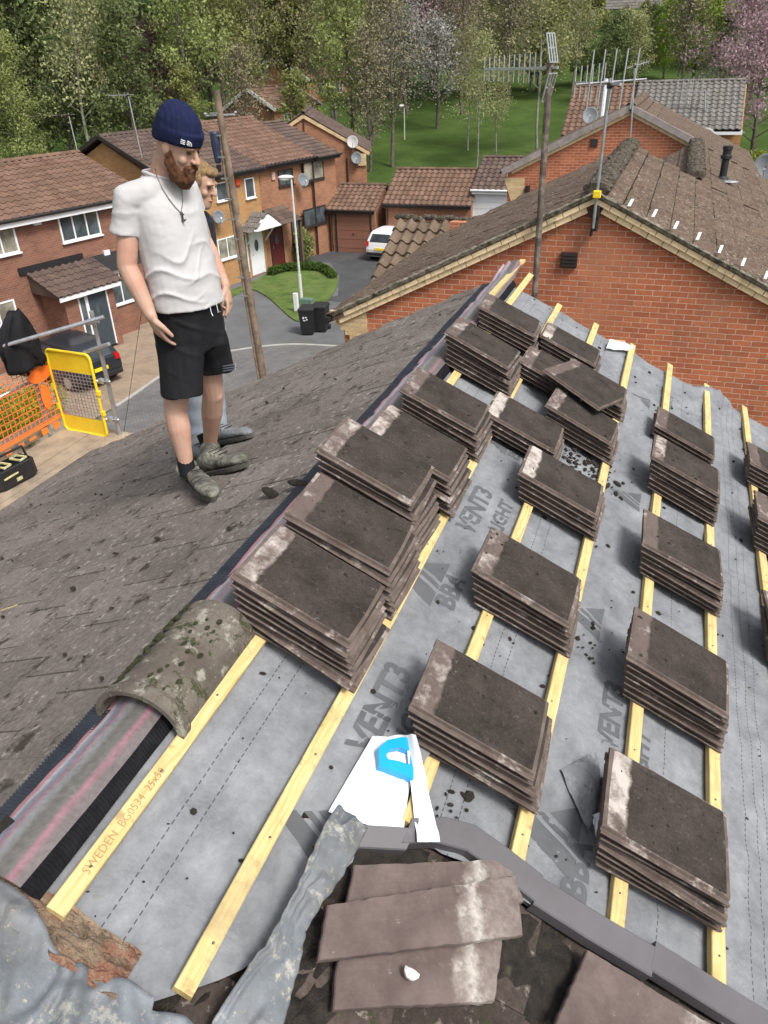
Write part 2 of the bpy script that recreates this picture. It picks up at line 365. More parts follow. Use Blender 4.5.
# lead
m, t, b = nt('lead'); v = coords(t, 'Object')
o = mixc(t, ramp(t, noi(t, v, 4, 8, .65, .4), [(.3, 0), (.7, 1)]), (.075, .085, .095), (.20, .22, .245))
o = mixc(t, ramp(t, noi(t, v, 13, 8, .75), [(.56, 0), (.64, .8)]), o, (.40, .39, .34)); o = mixc(t, ramp(t, noi(t, v, 42, 6, .8), [(.60, 0), (.64, .8)]), o, (.42, .36, .24)); o = mixc(t, ramp(t, noi(t, v, 2.2, 8, .7), [(.50, 0), (.66, .6)]), o, (.10, .085, .065))
t.links.new(o, b.inputs['Base Color']); b.inputs['Roughness'].default_value = .55; b.inputs['Metallic'].default_value = .1
bump(t, b, noi(t, v, 30, 8, .7), .5, .006); M_LEAD = m
M_MORT = plain('rotten_mortar', (.30, .22, .15), .95, var=.35, scale=16, bmp=1, bd=.02, c2=(.27, .12, .075), cov=(.48, .58))
M_DIRT = plain('roof_dirt', (.035, .028, .022), .98, var=.5, scale=25, bmp=1, bd=.02, c2=(.09, .085, .05), cov=(.6, .7))
M_SKIN = plain('skin', (.50, .315, .235), .6, var=.10, scale=9, bmp=.35, bd=.0015, c2=(.50, .22, .16), cov=(.48, .78), spec=.35)
M_SHIRT = plain('white_cotton', (.50, .485, .49), .9, var=.04, scale=6, bmp=.3, bd=.002)
M_SHORT = plain('black_shorts_cloth', (.010, .010, .012), .8, var=.2, scale=8, bmp=.3, spec=.25)
M_NAVY = plain('navy_knit', (.013, .018, .055), .95, var=.15, scale=40, bmp=.5, spec=.15)
M_BEARD = plain('ginger_hair', (.17, .065, .025), .85, var=.4, scale=60, bmp=1, bd=.01)
M_BLOND = plain('fair_hair', (.34, .22, .10), .8, var=.4, scale=60, bmp=1, bd=.01)
M_BOOT = plain('dusty_boot_leather', (.07, .068, .055), .9, var=.4, scale=14, bmp=.9, c2=(.25, .24, .20), cov=(.44, .62), bd=.006)
M_SOLE = plain('boot_rubber', (.07, .066, .055), .9, var=.4, scale=18)
M_GREYT = plain('grey_trainer', (.19, .20, .21), .8, var=.2, scale=14)
M_JEAN = plain('pale_denim', (.33, .37, .42), .9, var=.15, scale=10)
M_GREY = plain('grey_trim', (.28, .32, .40), .7, var=.1)
# ------------------------------------------------------------------ the roof being stripped
YF = 6.40
house = empty('house', (0, 0, GZ), 'house with half its roof stripped to grey membrane and battens, roofers standing on it', 'house')
# left slope: flat interlocking tiles still in place
mb = MB(); ga, tw = .345, .30
ncs = 15
for i in range(ncs):
    s0 = .13 + i*ga; s1 = s0 + ga + .05
    y = -1.6 - (i % 2)*.15
    while y < YF + .05:
        y1 = min(y + tw - .006, YF + .06); 
        if y1 - y < .05: break
        j = [random.uniform(-.0025, .0025) for _ in range(4)]
        tn = random.random(); h0, h1 = .010, .036
        P = []
        for a, (s, h) in enumerate(((s0, h0), ((s0+s1)/2, (h0+h1)/2), (s1, h1))):
            r = []
            for k in range(4):
                yy = y + (y1-y)*k/3
                r.append(LS(s + (random.uniform(-.003, .003) if a == 2 else 0), yy, h + j[0]*(1-k/3) + j[1]*k/3 + nz(s*5, yy*5, 3)*.003 + nz(s*.7, yy*.7, 9)*.012))
            P.append(r)
        mb.grid([r[::-1] for r in P], tn)
        T = P[2]; B = [p - Vector((0, 0, 1))*.022 for p in T]
        mb.grid([T[::-1], B[::-1]], tn*.4)
        mb.quad(P[0][0], P[2][0], P[2][0]-Vector((0, 0, .02)), P[0][0]-Vector((0, 0, .02)), tn*.4)
        mb.quad(P[2][3], P[0][3], P[0][3]-Vector((0, 0, .02)), P[2][3]-Vector((0, 0, .02)), tn*.4)
        y += tw
for i in range(1, ncs):  # ragged dark strip below each course tail, painted as the lap's shadow line
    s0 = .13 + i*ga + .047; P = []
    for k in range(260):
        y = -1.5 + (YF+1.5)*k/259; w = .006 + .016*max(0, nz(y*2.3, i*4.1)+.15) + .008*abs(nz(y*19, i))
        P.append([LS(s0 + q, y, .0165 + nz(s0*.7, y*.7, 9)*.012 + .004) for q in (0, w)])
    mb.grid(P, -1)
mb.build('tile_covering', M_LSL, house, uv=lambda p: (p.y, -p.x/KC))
# deck below (stops light leaks), walls
mb = MB(); mb.prism([RS(0, -1.6, -.10), RS(0, YF, -.10), RS(5.3, YF, -.10), RS(5.3, -1.6, -.10)], (0, 0, -.08))
mb.prism([LS(0, -1.6, -.03), LS(0, YF, -.03), LS(5.25, YF, -.03), LS(5.25, -1.6, -.03)], (0, 0, -.08))
mb.build('roof_deck', M_WOODDK, house)
mb = MB(); mb.prism([(-4.5, YF-.30, GZ), (4.5, YF-.30, GZ), (4.5, YF-.30, -2.42), (0, YF-.30, -.28), (-4.5, YF-.30, -2.42)], (0, .22, 0))
mb.box((-4.55, 2.3, (GZ-2.5)/2), (.22, 7.6, -GZ-2.5)); mb.box((4.55, 2.3, (GZ-2.5)/2), (.22, 7.6, -GZ-2.5))
mb.build('wall', M_BRN, house)
mb = MB(); mb.box((-4.88, 2.3, -2.47), (.12, 8.2, .10)); mb.build('gutter', M_BLACK, house)
# rotten edge of the far left verge and mortar bits
mb = MB()
for k in range(46):
    s = .3 + k*.108 + random.uniform(-.03, .03)
    mb.sphere(LS(s, YF+.03+random.uniform(-.02, .03), .012), (random.uniform(.02, .06), random.uniform(.015, .03), random.uniform(.008, .016)), 7, 5)
tagp(mb.build('verge_mortar', M_MORT, house), kind='stuff')
# membrane: sags between rafters, ragged near edge, wrinkles
def near_y(s):
    pts = [(0, .80), (.1, .72), (.35, .60), (.50, .70), (.62, .86), (.70, 1.12), (.80, 1.38), (5.4, 1.40)]
    for (a, ya), (b, yb) in zip(pts, pts[1:]):
        if s <= b: return ya + (yb-ya)*(s-a)/(b-a)
    return 1.4
def mem_h(s, y):
    sag = -.016*abs(math.sin(math.pi*(y-.1)/.6))*min(1, max(0, (YF-y)*3))*.5
    h = sag + nz(s*2.3, y*2.3, 1)*.010 + nz(s*7, y*5, 4)*.003 + max(0, nz(s*1.2, y*3.0, 7))*.012
    h -= .010*math.exp(-((y-.75)/.25)**2)*(1+nz(s*6, 3))     # droops where nothing carries it
    h += .010*(1-min(1, abs(nz(s*1.6, y*2.4, 21))*7)) + .006*(1-min(1, abs(nz(s*4.0+9, y*2.1, 5))*6))
    return h - .009
mb = MB(); P = []
ns, ny = 96, 150
for i in range(ns+1):
    s = .03 + 3.6*i/ns; r = []
    y0 = near_y(s) + .02*nz(s*9, 5) ; y1 = YF + .05 + .04*nz(s*3.1, 8) + (.14 if 1.78 < s < 2.12 else 0)*math.sin((s-1.78)/.34*math.pi)
    for j in range(ny+1):
        y = y0 + (y1-y0)*j/ny; h = mem_h(s, y)
        if 1.78 < s < 2.12: h += .09*math.exp(-((y-y1+.14)/.11)**2)*math.sin((s-1.78)/.34*math.pi)*(1+.4*nz(s*30, y*9))
        if y > YF-.06: h -= (y-YF+.06)*.5
        r.append(RS(s, y, h))
    P.append(r)
mb.grid(P); mem = mb.build('membrane', M_MEM, house, smooth=True, uv=lambda p: (p.y, p.x*KC - p.z*KS))
mb = MB(); mb.prism([RS(3.6, 1.4, -.01), RS(3.6, YF, -.01), RS(5.3, YF, -.01), RS(5.3, 1.4, -.01)], (0, 0, -.05)); mb.build('lower_membrane', M_MEM, house, uv=lambda p: (p.y, p.x*KC-p.z*KS))
# battens
bats = [(.15, .70, 6.78), (.495, .70, 6.42), (.84, 1.385, 6.45), (1.185, 1.44, 6.44), (1.53, 1.44, 6.46), (1.875, 1.43, 6.46), (2.22, 1.43, 6.44), (2.565, 1.43, 6.42), (2.91, 1.43, 6.42), (3.255, 1.43, 6.42)]
for s, y0, y1 in bats:
    mb = MB(); P = []
    n = 14; rings = []
    for i in range(n+1):
        y = y0 + (y1-y0)*i/n; wv = .004*nz(s*3, y*1.1); hv = .003*nz(s*5, y*1.7, 2)
        rings.append([RS(s-.025+wv, y, .002+hv), RS(s+.025+wv, y, .002+hv), RS(s+.0245+wv, y, .0245+hv), RS(s+.022+wv, y, .027+hv), RS(s-.022+wv, y, .027+hv), RS(s-.0245+wv, y, .0245+hv)])
    mb.loft(rings)
    yy = y0 + .12
    while yy < y1: mb.sphere(RS(s+random.uniform(-.006, .006), yy, .0285), (.0042, .0042, .0016), 8, 4, mi=1); yy += .30
    o = mb.build('batten', [M_BAT, M_RUST], house, uv=lambda p: (p.y + s*3, p.x*KC-p.z*KS + p.z*.5 + s))
ridge_b = MB(); ridge_b.bar(RS(0, 5.55, .03), RS(.02, 6.98, .035), .045, .022, (0, 0, 1)); ridge_b.build('ridge_batten', M_BAT, house, uv=lambda p: (p.y, p.x))
# printing on the felt
def letters(txt, p_from, size, parent=house, mat=M_INK, off=.004, ang=0, spacing=1.0, h=.008, flat=False, bold=.035):
    """text lying on the right slope, reading up the slope's far direction"""
    cu = bpy.data.curves.new('lettering', 'FONT'); cu.body = txt; cu.size = size; cu.offset = bold*size; cu.space_character = spacing; cu.resolution_u = 2
    ob = bpy.data.objects.new('tmp', cu); col.objects.link(ob)
    dg = bpy.context.evaluated_depsgraph_get(); me = bpy.data.meshes.new_from_object(ob.evaluated_get(dg))
    bpy.data.objects.remove(ob); me.materials.clear(); me.materials.append(mat)
    s0, y0 = p_from; ca, sa = math.cos(ang), math.sin(ang)
    for v in me.vertices:
        x, z = v.co.x*ca - v.co.y*sa, v.co.x*sa + v.co.y*ca
        v.co = (y0 + x, s0 - z, 0)
    if flat:
        for v in me.vertices: v.co = RS(v.co.y, v.co.x, h)
    else: drape(me)
    me.transform(MW[parent.name].inverted()); o = bpy.data.objects.new('lettering', me); col.objects.link(o); o.parent = parent; MW[o.name] = MW[parent.name]
    return o
from mathutils.bvhtree import BVHTree
MBV = BVHTree.FromPolygons([MW['house'] @ v.co for v in mem.data.vertices], [tuple(p.vertices) for p in mem.data.polygons])
def drape(me, cell=.016, lift=.0012):
    """cut a flat print (x = y world, y = slope distance) into small cells and lay it on the felt"""
    bm = bmesh.new(); bm.from_mesh(me); bmesh.ops.triangulate(bm, faces=bm.faces[:])
    for ax in (0, 1):
        lo = min(v.co[ax] for v in bm.verts); hi = max(v.co[ax] for v in bm.verts); q = lo + cell
        while q < hi:
            co = [0, 0, 0]; co[ax] = q; no = [0, 0, 0]; no[ax] = 1
            bmesh.ops.bisect_plane(bm, geom=bm.verts[:] + bm.edges[:] + bm.faces[:], plane_co=co, plane_no=no); q += cell
    up = Vector((KS, 0, KC))
    for v in bm.verts:
        p = RS(v.co.y, v.co.x, .15); h_ = MBV.ray_cast(p, -up)[0]; v.co = (h_ if h_ is not None else RS(v.co.y, v.co.x, 0)) + up*lift
    bm.to_mesh(me); bm.free()
def logo_tri(s0, y0, sz, ang=0, sub=True):
    """printed mark: a dark wedge cut by two pale diagonal stripes"""
    mb = MB()
    def q(pts):
        vs = []
        for a, b in pts:
            s, y = s0 - b*sz, y0 + a*sz; vs.append((y, s, 0))
        mb.add(vs, [tuple(range(len(vs)))])
    q([(0, 0), (.34, 0), (.66, .72), (.52, 1.0)]); q([(.42, 0), (.52, 0), (.76, .52), (.70, .62)]); q([(.60, 0), (1.15, 0), (.80, .44)])
    o = mb.build('printed_mark', M_INK, house); o.data.transform(MW['house']); drape(o.data); o.data.transform(MW['house'].inverted())
for (px, py, sz) in ((372, 757, .135), (474, 534, .135), (618, 752, .12)):
    s, y = rs_sy(at_rs(px, py)); letters('VENT3', (s, y), sz)
s, y = rs_sy(at_rs(398, 765)); letters('LIGHT', (s+.02, y+.06), .10)
s, y = rs_sy(at_rs(497, 535)); letters('LIGHT', (s+.02, y+.03), .10)
s, y = rs_sy(at_rs(648, 790)); letters('LIGHT', (s, y), .10)
for (px, py, sz) in ((452, 612, .12), (519, 461, .10), (585, 905, .12)):
    s, y = rs_sy(at_rs(px, py)); letters('BBA', (s, y), sz)
for (px, py, sz) in ((430, 606, .26), (505, 455, .2), (322, 876, .20), (600, 640, .20), (640, 512, .20), (650, 408, .16), (574, 884, .26)):
    s, y = rs_sy(at_rs(px, py)); logo_tri(s, y, sz)
for (px, py, sz) in ((505, 338, .09), (668, 396, .09)):
    s, y = rs_sy(at_rs(px, py)); letters('VENT3', (s+.05, y-.2), sz)
letters('SWEDEN  BG0534  25x50', (.163, .80), .030, h=.0275, flat=True, bold=0, mat=plain('batten_ink', (.33, .22, .09), .8, bmp=0))

# dry ridge roll along the apex, pleated butyl edges
def roll_pt(w, y):
    """w across the roll (-.17 .. .17): hugs both slopes over a rounded apex"""
    a = abs(w); sg = 1 if w > 0 else -1
    wav = .010*nz(y*4, w*6) + .007*nz(y*11, w*9, 3)
    s = a*1.0; h = .030 + .010*math.cos(min(1, a/.09)*math.pi/2) + wav*.9
    p = RS(s, y, h) if sg > 0 else LS(s, y, h)
    if a < .04: p.z = RS(.04, y, h).z + (0.04-a)*.30
    if a > .15: p = (RS if sg > 0 else LS)(s + wav*.8, y, .030 + wav)
    return p
mb = MB(); P = []
for i in range(221):
    y = .70 + (6.80-.70)*i/220; lift = .03*max(0, (y-6.35)/.45)
    P.append([roll_pt(-.122 + (.182 + .012*nz(y*2.3, 4))*j/22, y) + Vector((0, 0, lift*(1+.5*math.sin(j*.9)))) for j in range(23)])
mb.grid(P)
rr_ = tagp(mb.build('ridge_roll', M_ROLL, None, smooth=True, uv=lambda p: (p.y, p.x*1.02)), 'striped pink grey and red breathable roll laid along the ridge', 'roofing roll')
for side, w0, w1 in ((-1, .105, .168), (1, .050, .104)):
    mb = MB(); P = []
    fn = LS if side < 0 else RS
    for i in range(2600):
        y = .70 + 5.67*i/2599; z = (.0032 if side < 0 else .0015)*(1+.6*nz(y*5, side))*math.sin(i*1.25 + 2*nz(y*9, 2))
        o1 = .02*nz(y*2.2, side*5) + (.02 if side < 0 else 0)
        P.append([fn(w0, y, .028), fn((w0+w1)/2+o1*.5, y, .026+z+.012*nz(y*3, 1)), fn(w1+(o1 if side < 0 else o1*.3), y, (.040 if side < 0 else .004)+z)])
    mb.grid(P if side < 0 else P); mb.build('pleated_edge', M_BUTYL if side < 0 else M_PLEAT, rr_, smooth=True)

# the one ridge tile left on the ridge
mb = MB(); seg = 26; yA, yB = 1.235, 1.70
def rt_ring(y, rad, lift, inner):
    r = []
    for j in range(seg+1):
        a = math.pi*(-.06 + 1.12*j/seg); rr = rad - (.018 if inner else 0)
        x = -math.cos(a)*rr*.98; z = math.sin(a)*rr*.88
        r.append(Vector((x + .0, y, -.075 + lift + z + (0 if inner else .004*nz(x*18, y*18)))))
    return r
ys = [yA + (yB-yA)*k/24 for k in range(25)]
radf = lambda y: .142 - .006*(y-yA)/(yB-yA) + (.010 if y < yA+.05 else 0)
outer = [rt_ring(y, radf(y), .036, False) for y in ys]; inner = [rt_ring(y, radf(y), .036, True) for y in ys]
mb.grid([r[::-1] for r in outer]); mb.grid(inner)
mb.grid([outer[0], inner[0]]); mb.grid([inner[-1], outer[-1]])
for k in (0, seg): mb.grid([[o[k] for o in outer], [i_[k] for i_ in inner]][::(1 if k else -1)])
M_RIN = plain('ridge_inside', (.085, .062, .052), .95, var=.3, scale=14, bmp=.6)
o = tagp(mb.build('ridge_tile', M_RDG, None, origin=(0, 1.4, 0), smooth=False), 'mossy half round concrete ridge tile, the only one sitting on the striped roll', 'ridge tile')
mb = MB()
for k in range(110):
    y = random.uniform(yA+.05, yB-.02); x = -.110 + random.uniform(-.02, .03) if k < 90 else random.uniform(.0, .09)
    z = math.sqrt(max(0, 1-(x/.145)**2))*.127 - .040
    q = random.uniform(.003, .009)
    mb.sphere((x, y, z), (q*1.2, q*1.5, q*.6), 6, 4)
M_MOSS = plain('moss', (.05, .052, .02), 1, var=.5, scale=60, bmp=1, bd=.01); tagp(mb.build('moss', M_MOSS, o), kind='stuff')

# ------------------------------------------------------------------ loose tiles
TL, TW, TH, PITCH = .45, .345, .0205, .0268
def tile_mesh(seed):
    """interlocking slab: rounded edges, side lap lip, worn tail, two head nibs beneath"""
    mb = MB(); r = random.Random(seed)
    prof = [(.002, .004), (0, .0095), (.003, .0115), (.008, .0105), (.013, .0055), (.022, .0050), (.025, .0165), (.031, TH), (.5*TW, TH+.0008), (TW-.012, TH), (TW-.004, TH-.004), (TW, .010), (TW-.002, .004), (TW-.03, .001), (TW-.034, .007), (TW-.045, .007), (TW-.05, 0), (.04, 0), (.03, .003)]
    rings = []; n = 16
    for i in range(n+1):
        x = TL*i/n; e = .010 if i in (0, n) else 0
        xx = x + (.0035 if i == 0 else (-.0045 if i == n else 0))
        ring = []
        for (y, z) in prof:
            k = nz(x*22 + seed*9, y*22, z*30)
            dx = (.0035*nz(y*30 + seed, seed*3.1, 0) if i in (0, n) else 0)
            zz = z - (.005 if (i in (0, n) and z > .015) else 0)
            ring.append(Vector((xx+dx, y + .0016*k, zz + .0007*k)))
        rings.append(ring[::-1])
    mb.loft(rings); mb.box((.03, .09, -.006), (.025, .03, .012)); mb.box((.03, .25, -.006), (.025, .03, .012))
    me_o = mb.build('roof_tile', M_STK); me = me_o.data; bpy.data.objects.remove(me_o); return me
TM = [tile_mesh(k) for k in range(5)]
BASE = Matrix(((KC, 0, KS), (0, 1, 0), (-KS, 0, KC)))     # columns: s, y, h
def place_tile(s, y, h, rz=0, tilt=0, label='', grp=None, vert=0.0, mesh=None, rx=0):
    o = bpy.data.objects.new('concrete_tile', mesh or random.choice(TM)); col.objects.link(o)
    m = BASE @ Matrix.Rotation(rz, 3, 'Z') @ Matrix.Rotation(tilt, 3, 'Y') @ Matrix.Rotation(rx, 3, 'X')
    o.matrix_world = Matrix.Translation(RS(s, y, h)) @ m.to_4x4()
    return tagp(o, label, 'roof tile', grp)
ORD = ['bottom', 'second lowest', 'third from bottom', 'fourth from bottom', 'fifth from bottom', 'sixth from bottom', 'seventh from bottom', 'eighth from bottom', 'ninth from bottom']
TOPS = []
def stack(where, s, y, n, lean=-.012, grp='brown roof tiles stacked on the battens', twist=0, jit=1.0, h0=.029):
    twist += R(random.uniform(-1.5, 1.5)); TOPS.append((s+lean*(n-1), y, h0+(n-1)*PITCH+TH))
    for k in range(n):
        pos = 'top' if k == n-1 else ORD[k]
        place_tile(s + lean*k + random.uniform(-.006, .006)*jit, y + random.uniform(-.004, .005)*jit, h0 + k*PITCH, twist + R(random.gauss(0, 1.3))*jit, 0,
                   f'{pos} tile of the stack {where}', grp)
stack('overlapping the dry verge strip at lower right', 1.430, 1.60, 6, lean=-0.014)
stack('second up the lower right column', 1.450, 2.39, 7, lean=-0.014)
stack('third up the lower right column', 1.460, 3.28, 6, lean=-0.014)
stack('fourth up the right column', 1.450, 4.17, 7, lean=-0.014)
stack('farthest back in the right column', 1.445, 4.92, 3, lean=-0.014)
stack('farthest back at the right edge', 2.155, 5.02, 5, lean=-0.014)
stack('second from back at the right edge', 2.145, 4.18, 7, lean=-0.014)
stack('halfway up the right edge', 2.155, 3.16, 7, lean=-0.014)
stack('right beside the blue handsaw', 0.766, 1.63, 6, lean=-0.018)
stack('in the middle column, second from the handsaw', 0.766, 2.42, 6, lean=-0.018)
stack('in the middle column, third from the handsaw', 0.776, 3.33, 5, lean=-0.018)
stack('just past the mossy ridge tile', 0.069, 1.70, 7, lean=-0.0155)
stack('second along the ridge', 0.069, 2.09, 7, jit=.7, lean=-0.0155)
stack('third along the ridge, standing tallest', 0.034, 2.475, 9, lean=-0.0155)
stack('fourth along the ridge', 0.089, 2.86, 7, lean=-0.0155)
stack('fifth along the ridge after a gap', 0.069, 3.42, 6, lean=-0.0155)
stack('sixth along the ridge', 0.059, 4.28, 7, lean=-0.0155)
stack('last along the ridge at the far end', 0.069, 5.08, 5, lean=-0.0155)
stack('of four tiles one column below the ridge', 0.458, 3.77, 4, lean=-0.015)
stack('one column below the ridge, second to last', 0.478, 4.66, 4, lean=-0.015)
stack('one column below the ridge, at the far end', 0.518, 5.25, 4, lean=-0.015)
stack('under the skewed tile', 0.771, 4.20, 5, lean=-0.018)
stack('just behind the skewed tile', 0.781, 4.84, 4, lean=-0.018)
place_tile(.585, 4.56, .029+5*PITCH+.012, R(-23), R(-3), 'brown tile with white limed head lying skewed across two far stacks', None, mesh=TM[2], rx=R(3))

# foreground: old tiles of the next roof in the terrace, same slope
adj = empty('adjoining_house', RS(1, .7, -.05), 'old dark moss-edged tile roof beyond the dry verge strip in the bottom foreground', 'house')
mb = MB(); SX = [.26, .60, .94, 1.28, 1.62, 1.96, 2.3, 2.64, 2.98]
for i, s0 in enumerate(SX):
    y = -1.0 + (i % 2)*.15
    while y < 1.36:
        y1 = min(y + .297, 1.385)
        if y1 - y > .04 and not (s0 < .6 and y > .5):
            tn = random.random(); jj = random.uniform(0, .004); P = []
            for a in range(7):
                s = s0 + .38*a/6; h = -.055 + .024*a/6 + jj
                P.append([RS(s + (random.uniform(-.005, .005) if a == 6 else 0), y + (y1-y)*k/6, h + .003*nz(s*20, y*20+k*3, 2)) for k in range(7)])
            mb.grid(P, tn); T = P[-1]; B = [p - Vector((.003, 0, .026)) for p in T]; mb.grid([T, B], tn*.3)
            mb.quad(P[0][6], P[6][6], P[6][6]-Vector((0, 0, .02)), P[0][6]-Vector((0, 0, .02)), tn*.4)
        y += .30
mb.build('tile_covering', M_OLD, adj, uv=lambda p: (p.y, p.x/KC))
mb = MB(); mb.prism([RS(-.0, -1.5, -.09), RS(0, 1.37, -.09), RS(3.4, 1.37, -.09), RS(3.4, -1.5, -.09)], (0, 0, -.05)); mb.build('underlay', M_DIRT, adj)
mb = MB(); P = []   # dirt and moss bedding along the verge
for i in range(90):
    s = .55 + 2.6*i/89; P.append([RS(s, 1.10 + .3*j/8, -.045 + .030*math.sin(j/8*math.pi)*(1 if s < 1.3 else .45) + .022*nz(s*14, j*.9, 5)) for j in range(9)])
mb.grid(P); mb.build('verge_bedding', M_DIRT, adj)
# dry verge strip
vs_ = empty('dry_verge_strip', RS(1.2, 1.42, 0), 'dark grey plastic dry verge strip running between the membrane and the old tiles', 'verge strip')
def strip(pts, wd=.075, hh=.05):
    mb = MB(); rings = []
    for s, y, up in pts:
        rings.append([RS(s, y+.004, -.01+up), RS(s, y+.004, .036+up), RS(s, y, .040+up), RS(s, y-wd+.004, .022+up), RS(s, y-wd, .018+up), RS(s, y-wd, -.02+up), RS(s, y-wd+.004, -.02+up), RS(s, y-wd+.004, .014+up), RS(s, y-.004, .032+up), RS(s, y-.004, -.01+up)])
    mb.loft(rings); return mb
strip([(.63, 1.25, -.02), (.72, 1.30, -.012), (.86, 1.375, -.006)], .065).build('strip_length', M_DGREY, vs_)
strip([(.84, 1.395, 0), (.93, 1.455, .004), (1.03, 1.485, .006), (1.15, 1.475, .004), (1.27, 1.46, .0)], .078).build('strip_length', M_DGREY, vs_)
strip([(1.265, 1.455, -.004), (1.45, 1.45, -.004), (1.655, 1.45, -.002)], .08).build('strip_length', M_DGREY, vs_)
strip([(1.65, 1.465, .002), (2.0, 1.46, 0), (3.2, 1.46, 0)], .08).build('strip_length', M_DGREY, vs_)
# loose / broken tiles lying in the foreground
def slab(name, pts_px, h, th, label, mat=M_STK, drop=0.012, tilt=None):
    P = [at_rs(px, py, h) for px, py in pts_px]
    o0 = sum(P, Vector())/len(P); ux = (P[1]-P[0]).normalized(); nrm = Vector((KS, 0, KC)); uy = nrm.cross(ux)
    M = Matrix((ux, uy, nrm)).transposed(); Mi = M.transposed(); n = len(P)
    ring = []
    for i in range(n):
        a, b = Mi @ (P[i]-o0), Mi @ (P[(i+1) % n]-o0); k = max(2, int((b-a).length/.02))
        for q in range(k):
            p = a.lerp(b, q/k); w = .004*nz(p.x*60, p.y*60, h*50); ring.append(Vector((p.x+w, p.y-w, 0)))
    mb = MB(); m = len(ring); c = Vector((0, 0, 0))
    lv = [(1.0, 0), (1.0, th*.8), (.985, th), (.6, th+.0015), (.25, th)]
    mb.loft([[Vector((r.x*f + (1-f)*0, r.y*f, z)) for r in ring] for f, z in lv])
    o = mb.build(name, mat); MWm = Matrix.Translation(o0) @ M.to_4x4(); o.matrix_world = MWm; MW[o.name] = MWm
    return tagp(o, label, 'roof tile')
m2, t2, b2 = nt('plum_tile_back'); v_ = coords(t2, 'Object')
o_ = mixc(t2, ramp(t2, noi(t2, v_, 7, 9, .7), [(.35, 0), (.65, 1)]), (.085, .060, .054), (.155, .115, .105))
sxx = t2.nodes.new('ShaderNodeSeparateXYZ'); t2.links.new(v_, sxx.inputs[0])
band = ramp(t2, math_(t2, 'ADD', sxx.outputs[0], math_(t2, 'MULTIPLY', math_(t2, 'SUBTRACT', noi(t2, v_, 16, 6), .5), .16)), [(.10, 0), (.15, 1), (.20, .3)])
o_ = mixc(t2, math_(t2, 'MULTIPLY', band, ramp(t2, noi(t2, v_, 22, 7, .75), [(.38, .1), (.6, 1)])), o_, (.46, .43, .39))
o_ = mixc(t2, ramp(t2, noi(t2, v_, 30, 7, .75), [(.64, 0), (.7, .7)]), o_, (.38, .34, .3))
t2.links.new(o_, b2.inputs['Base Color']); b2.inputs['Roughness'].default_value = .85; bump(t2, b2, noi(t2, v_, 50, 7, .7), .6, .005); M_PLUM = m2
slab('concrete_tile', [(338, 940), (500, 938), (492, 1004), (330, 1012)][::-1], -.012, .019, 'old dark tile half hidden, lowest of the three pieces above the white stone', M_PLUM)
slab('concrete_tile', [(352, 868), (505, 862), (522, 905), (338, 932)][::-1], .012, .019, 'plum coloured tile poking out behind the top foreground piece, beside the lead', M_PLUM)
slab('concrete_tile', [(325, 908), (514, 878), (520, 938), (316, 964)][::-1], .036, .02, 'plum coloured tile with white streaked end, topmost piece left of the dry verge strip', M_PLUM)
slab('concrete_tile', [(584, 952), (730, 1040), (690, 1130), (550, 1030)][::-1], .006, .02, 'loose dark tile with a lime streak in the bottom right corner region', M_PLUM)
mb = MB(); q = [Vector((math.cos(a)*.021*(1+.25*math.sin(a*3)), math.sin(a)*.016*(1+.2*math.cos(a*2)), 0)) for a in [i*math.pi/5 for i in range(10)]]
mb.loft([[v*.9 for v in q], [v + Vector((0, 0, .010)) for v in q], [v*.6 + Vector((0, 0, .017)) for v in q]])
p0 = at_rs(410, 975, .03); o = mb.build('mortar_lump', plain('white_mortar', (.74, .72, .69), .9, scale=30, bmp=.6)); o.matrix_world = Matrix.Translation(p0) @ BASE.to_4x4(); tagp(o, 'small white lump of mortar on the old tiles below the plum tiles', 'mortar lump')
# lead: crumpled sheet at bottom left and a curled strip
mb = MB(); P = []
for i in range(161):
    r = []
    for j in range(111):
        s = -.62 + 1.42*i/160
        ymax = (.665 if s < .45 else .64) + .018*math.sin(s*13.0+.8) + .03*nz(s*7, 1) - .05*max(0, -s)
        y = -.35 + (ymax + .35)*j/110
        cr = lambda a, b, c, w: (1-min(1, abs(nz(a, b, c))*w))
        h = -.005 + .024*nz(s*2.6, y*2.6, 2) + .030*cr(s*3.1, y*2.2, 8, 7) + .016*cr(s*6.5+y*3, y*4, 12, 6) + .008*cr(s*12, y*10+s*5, 31, 5) + .0*(1-min(1, abs(nz(s*3.1, y*2.2, 8))*5)) + .022*(1-min(1, abs(nz(s*2.2+4, y*4.5, 3))*6)) + .010*math.exp(-((s-y*.6)/.05)**2)
        if s < 0: p = LS(-s, y, h+.03)
        else: p = RS(s, y, h)
        if abs(s) < .15: p = Vector((s*KC, y, -abs(s)*KS*.8 + .02 + h - .02))
        r.append(p)
    P.append(r)
mb.grid(P); tagp(mb.build('lead_sheet', M_LEAD, None, smooth=True, solid=.004), 'crumpled grey lead sheet flashing filling the bottom left corner', 'lead flashing')
cl = [(352, 818, .075, .052), (338, 842, .075, .055), (325, 868, .070, .050), (308, 898, .06, .038), (293, 925, .05, .036), (282, 955, .045, .048), (268, 985, .04, .062), (252, 1020, .03, .075), (240, 1050, .02, .085)]
mb = MB(); P = []; C = [at_rs(px, py, h) for px, py, h, _ in cl]
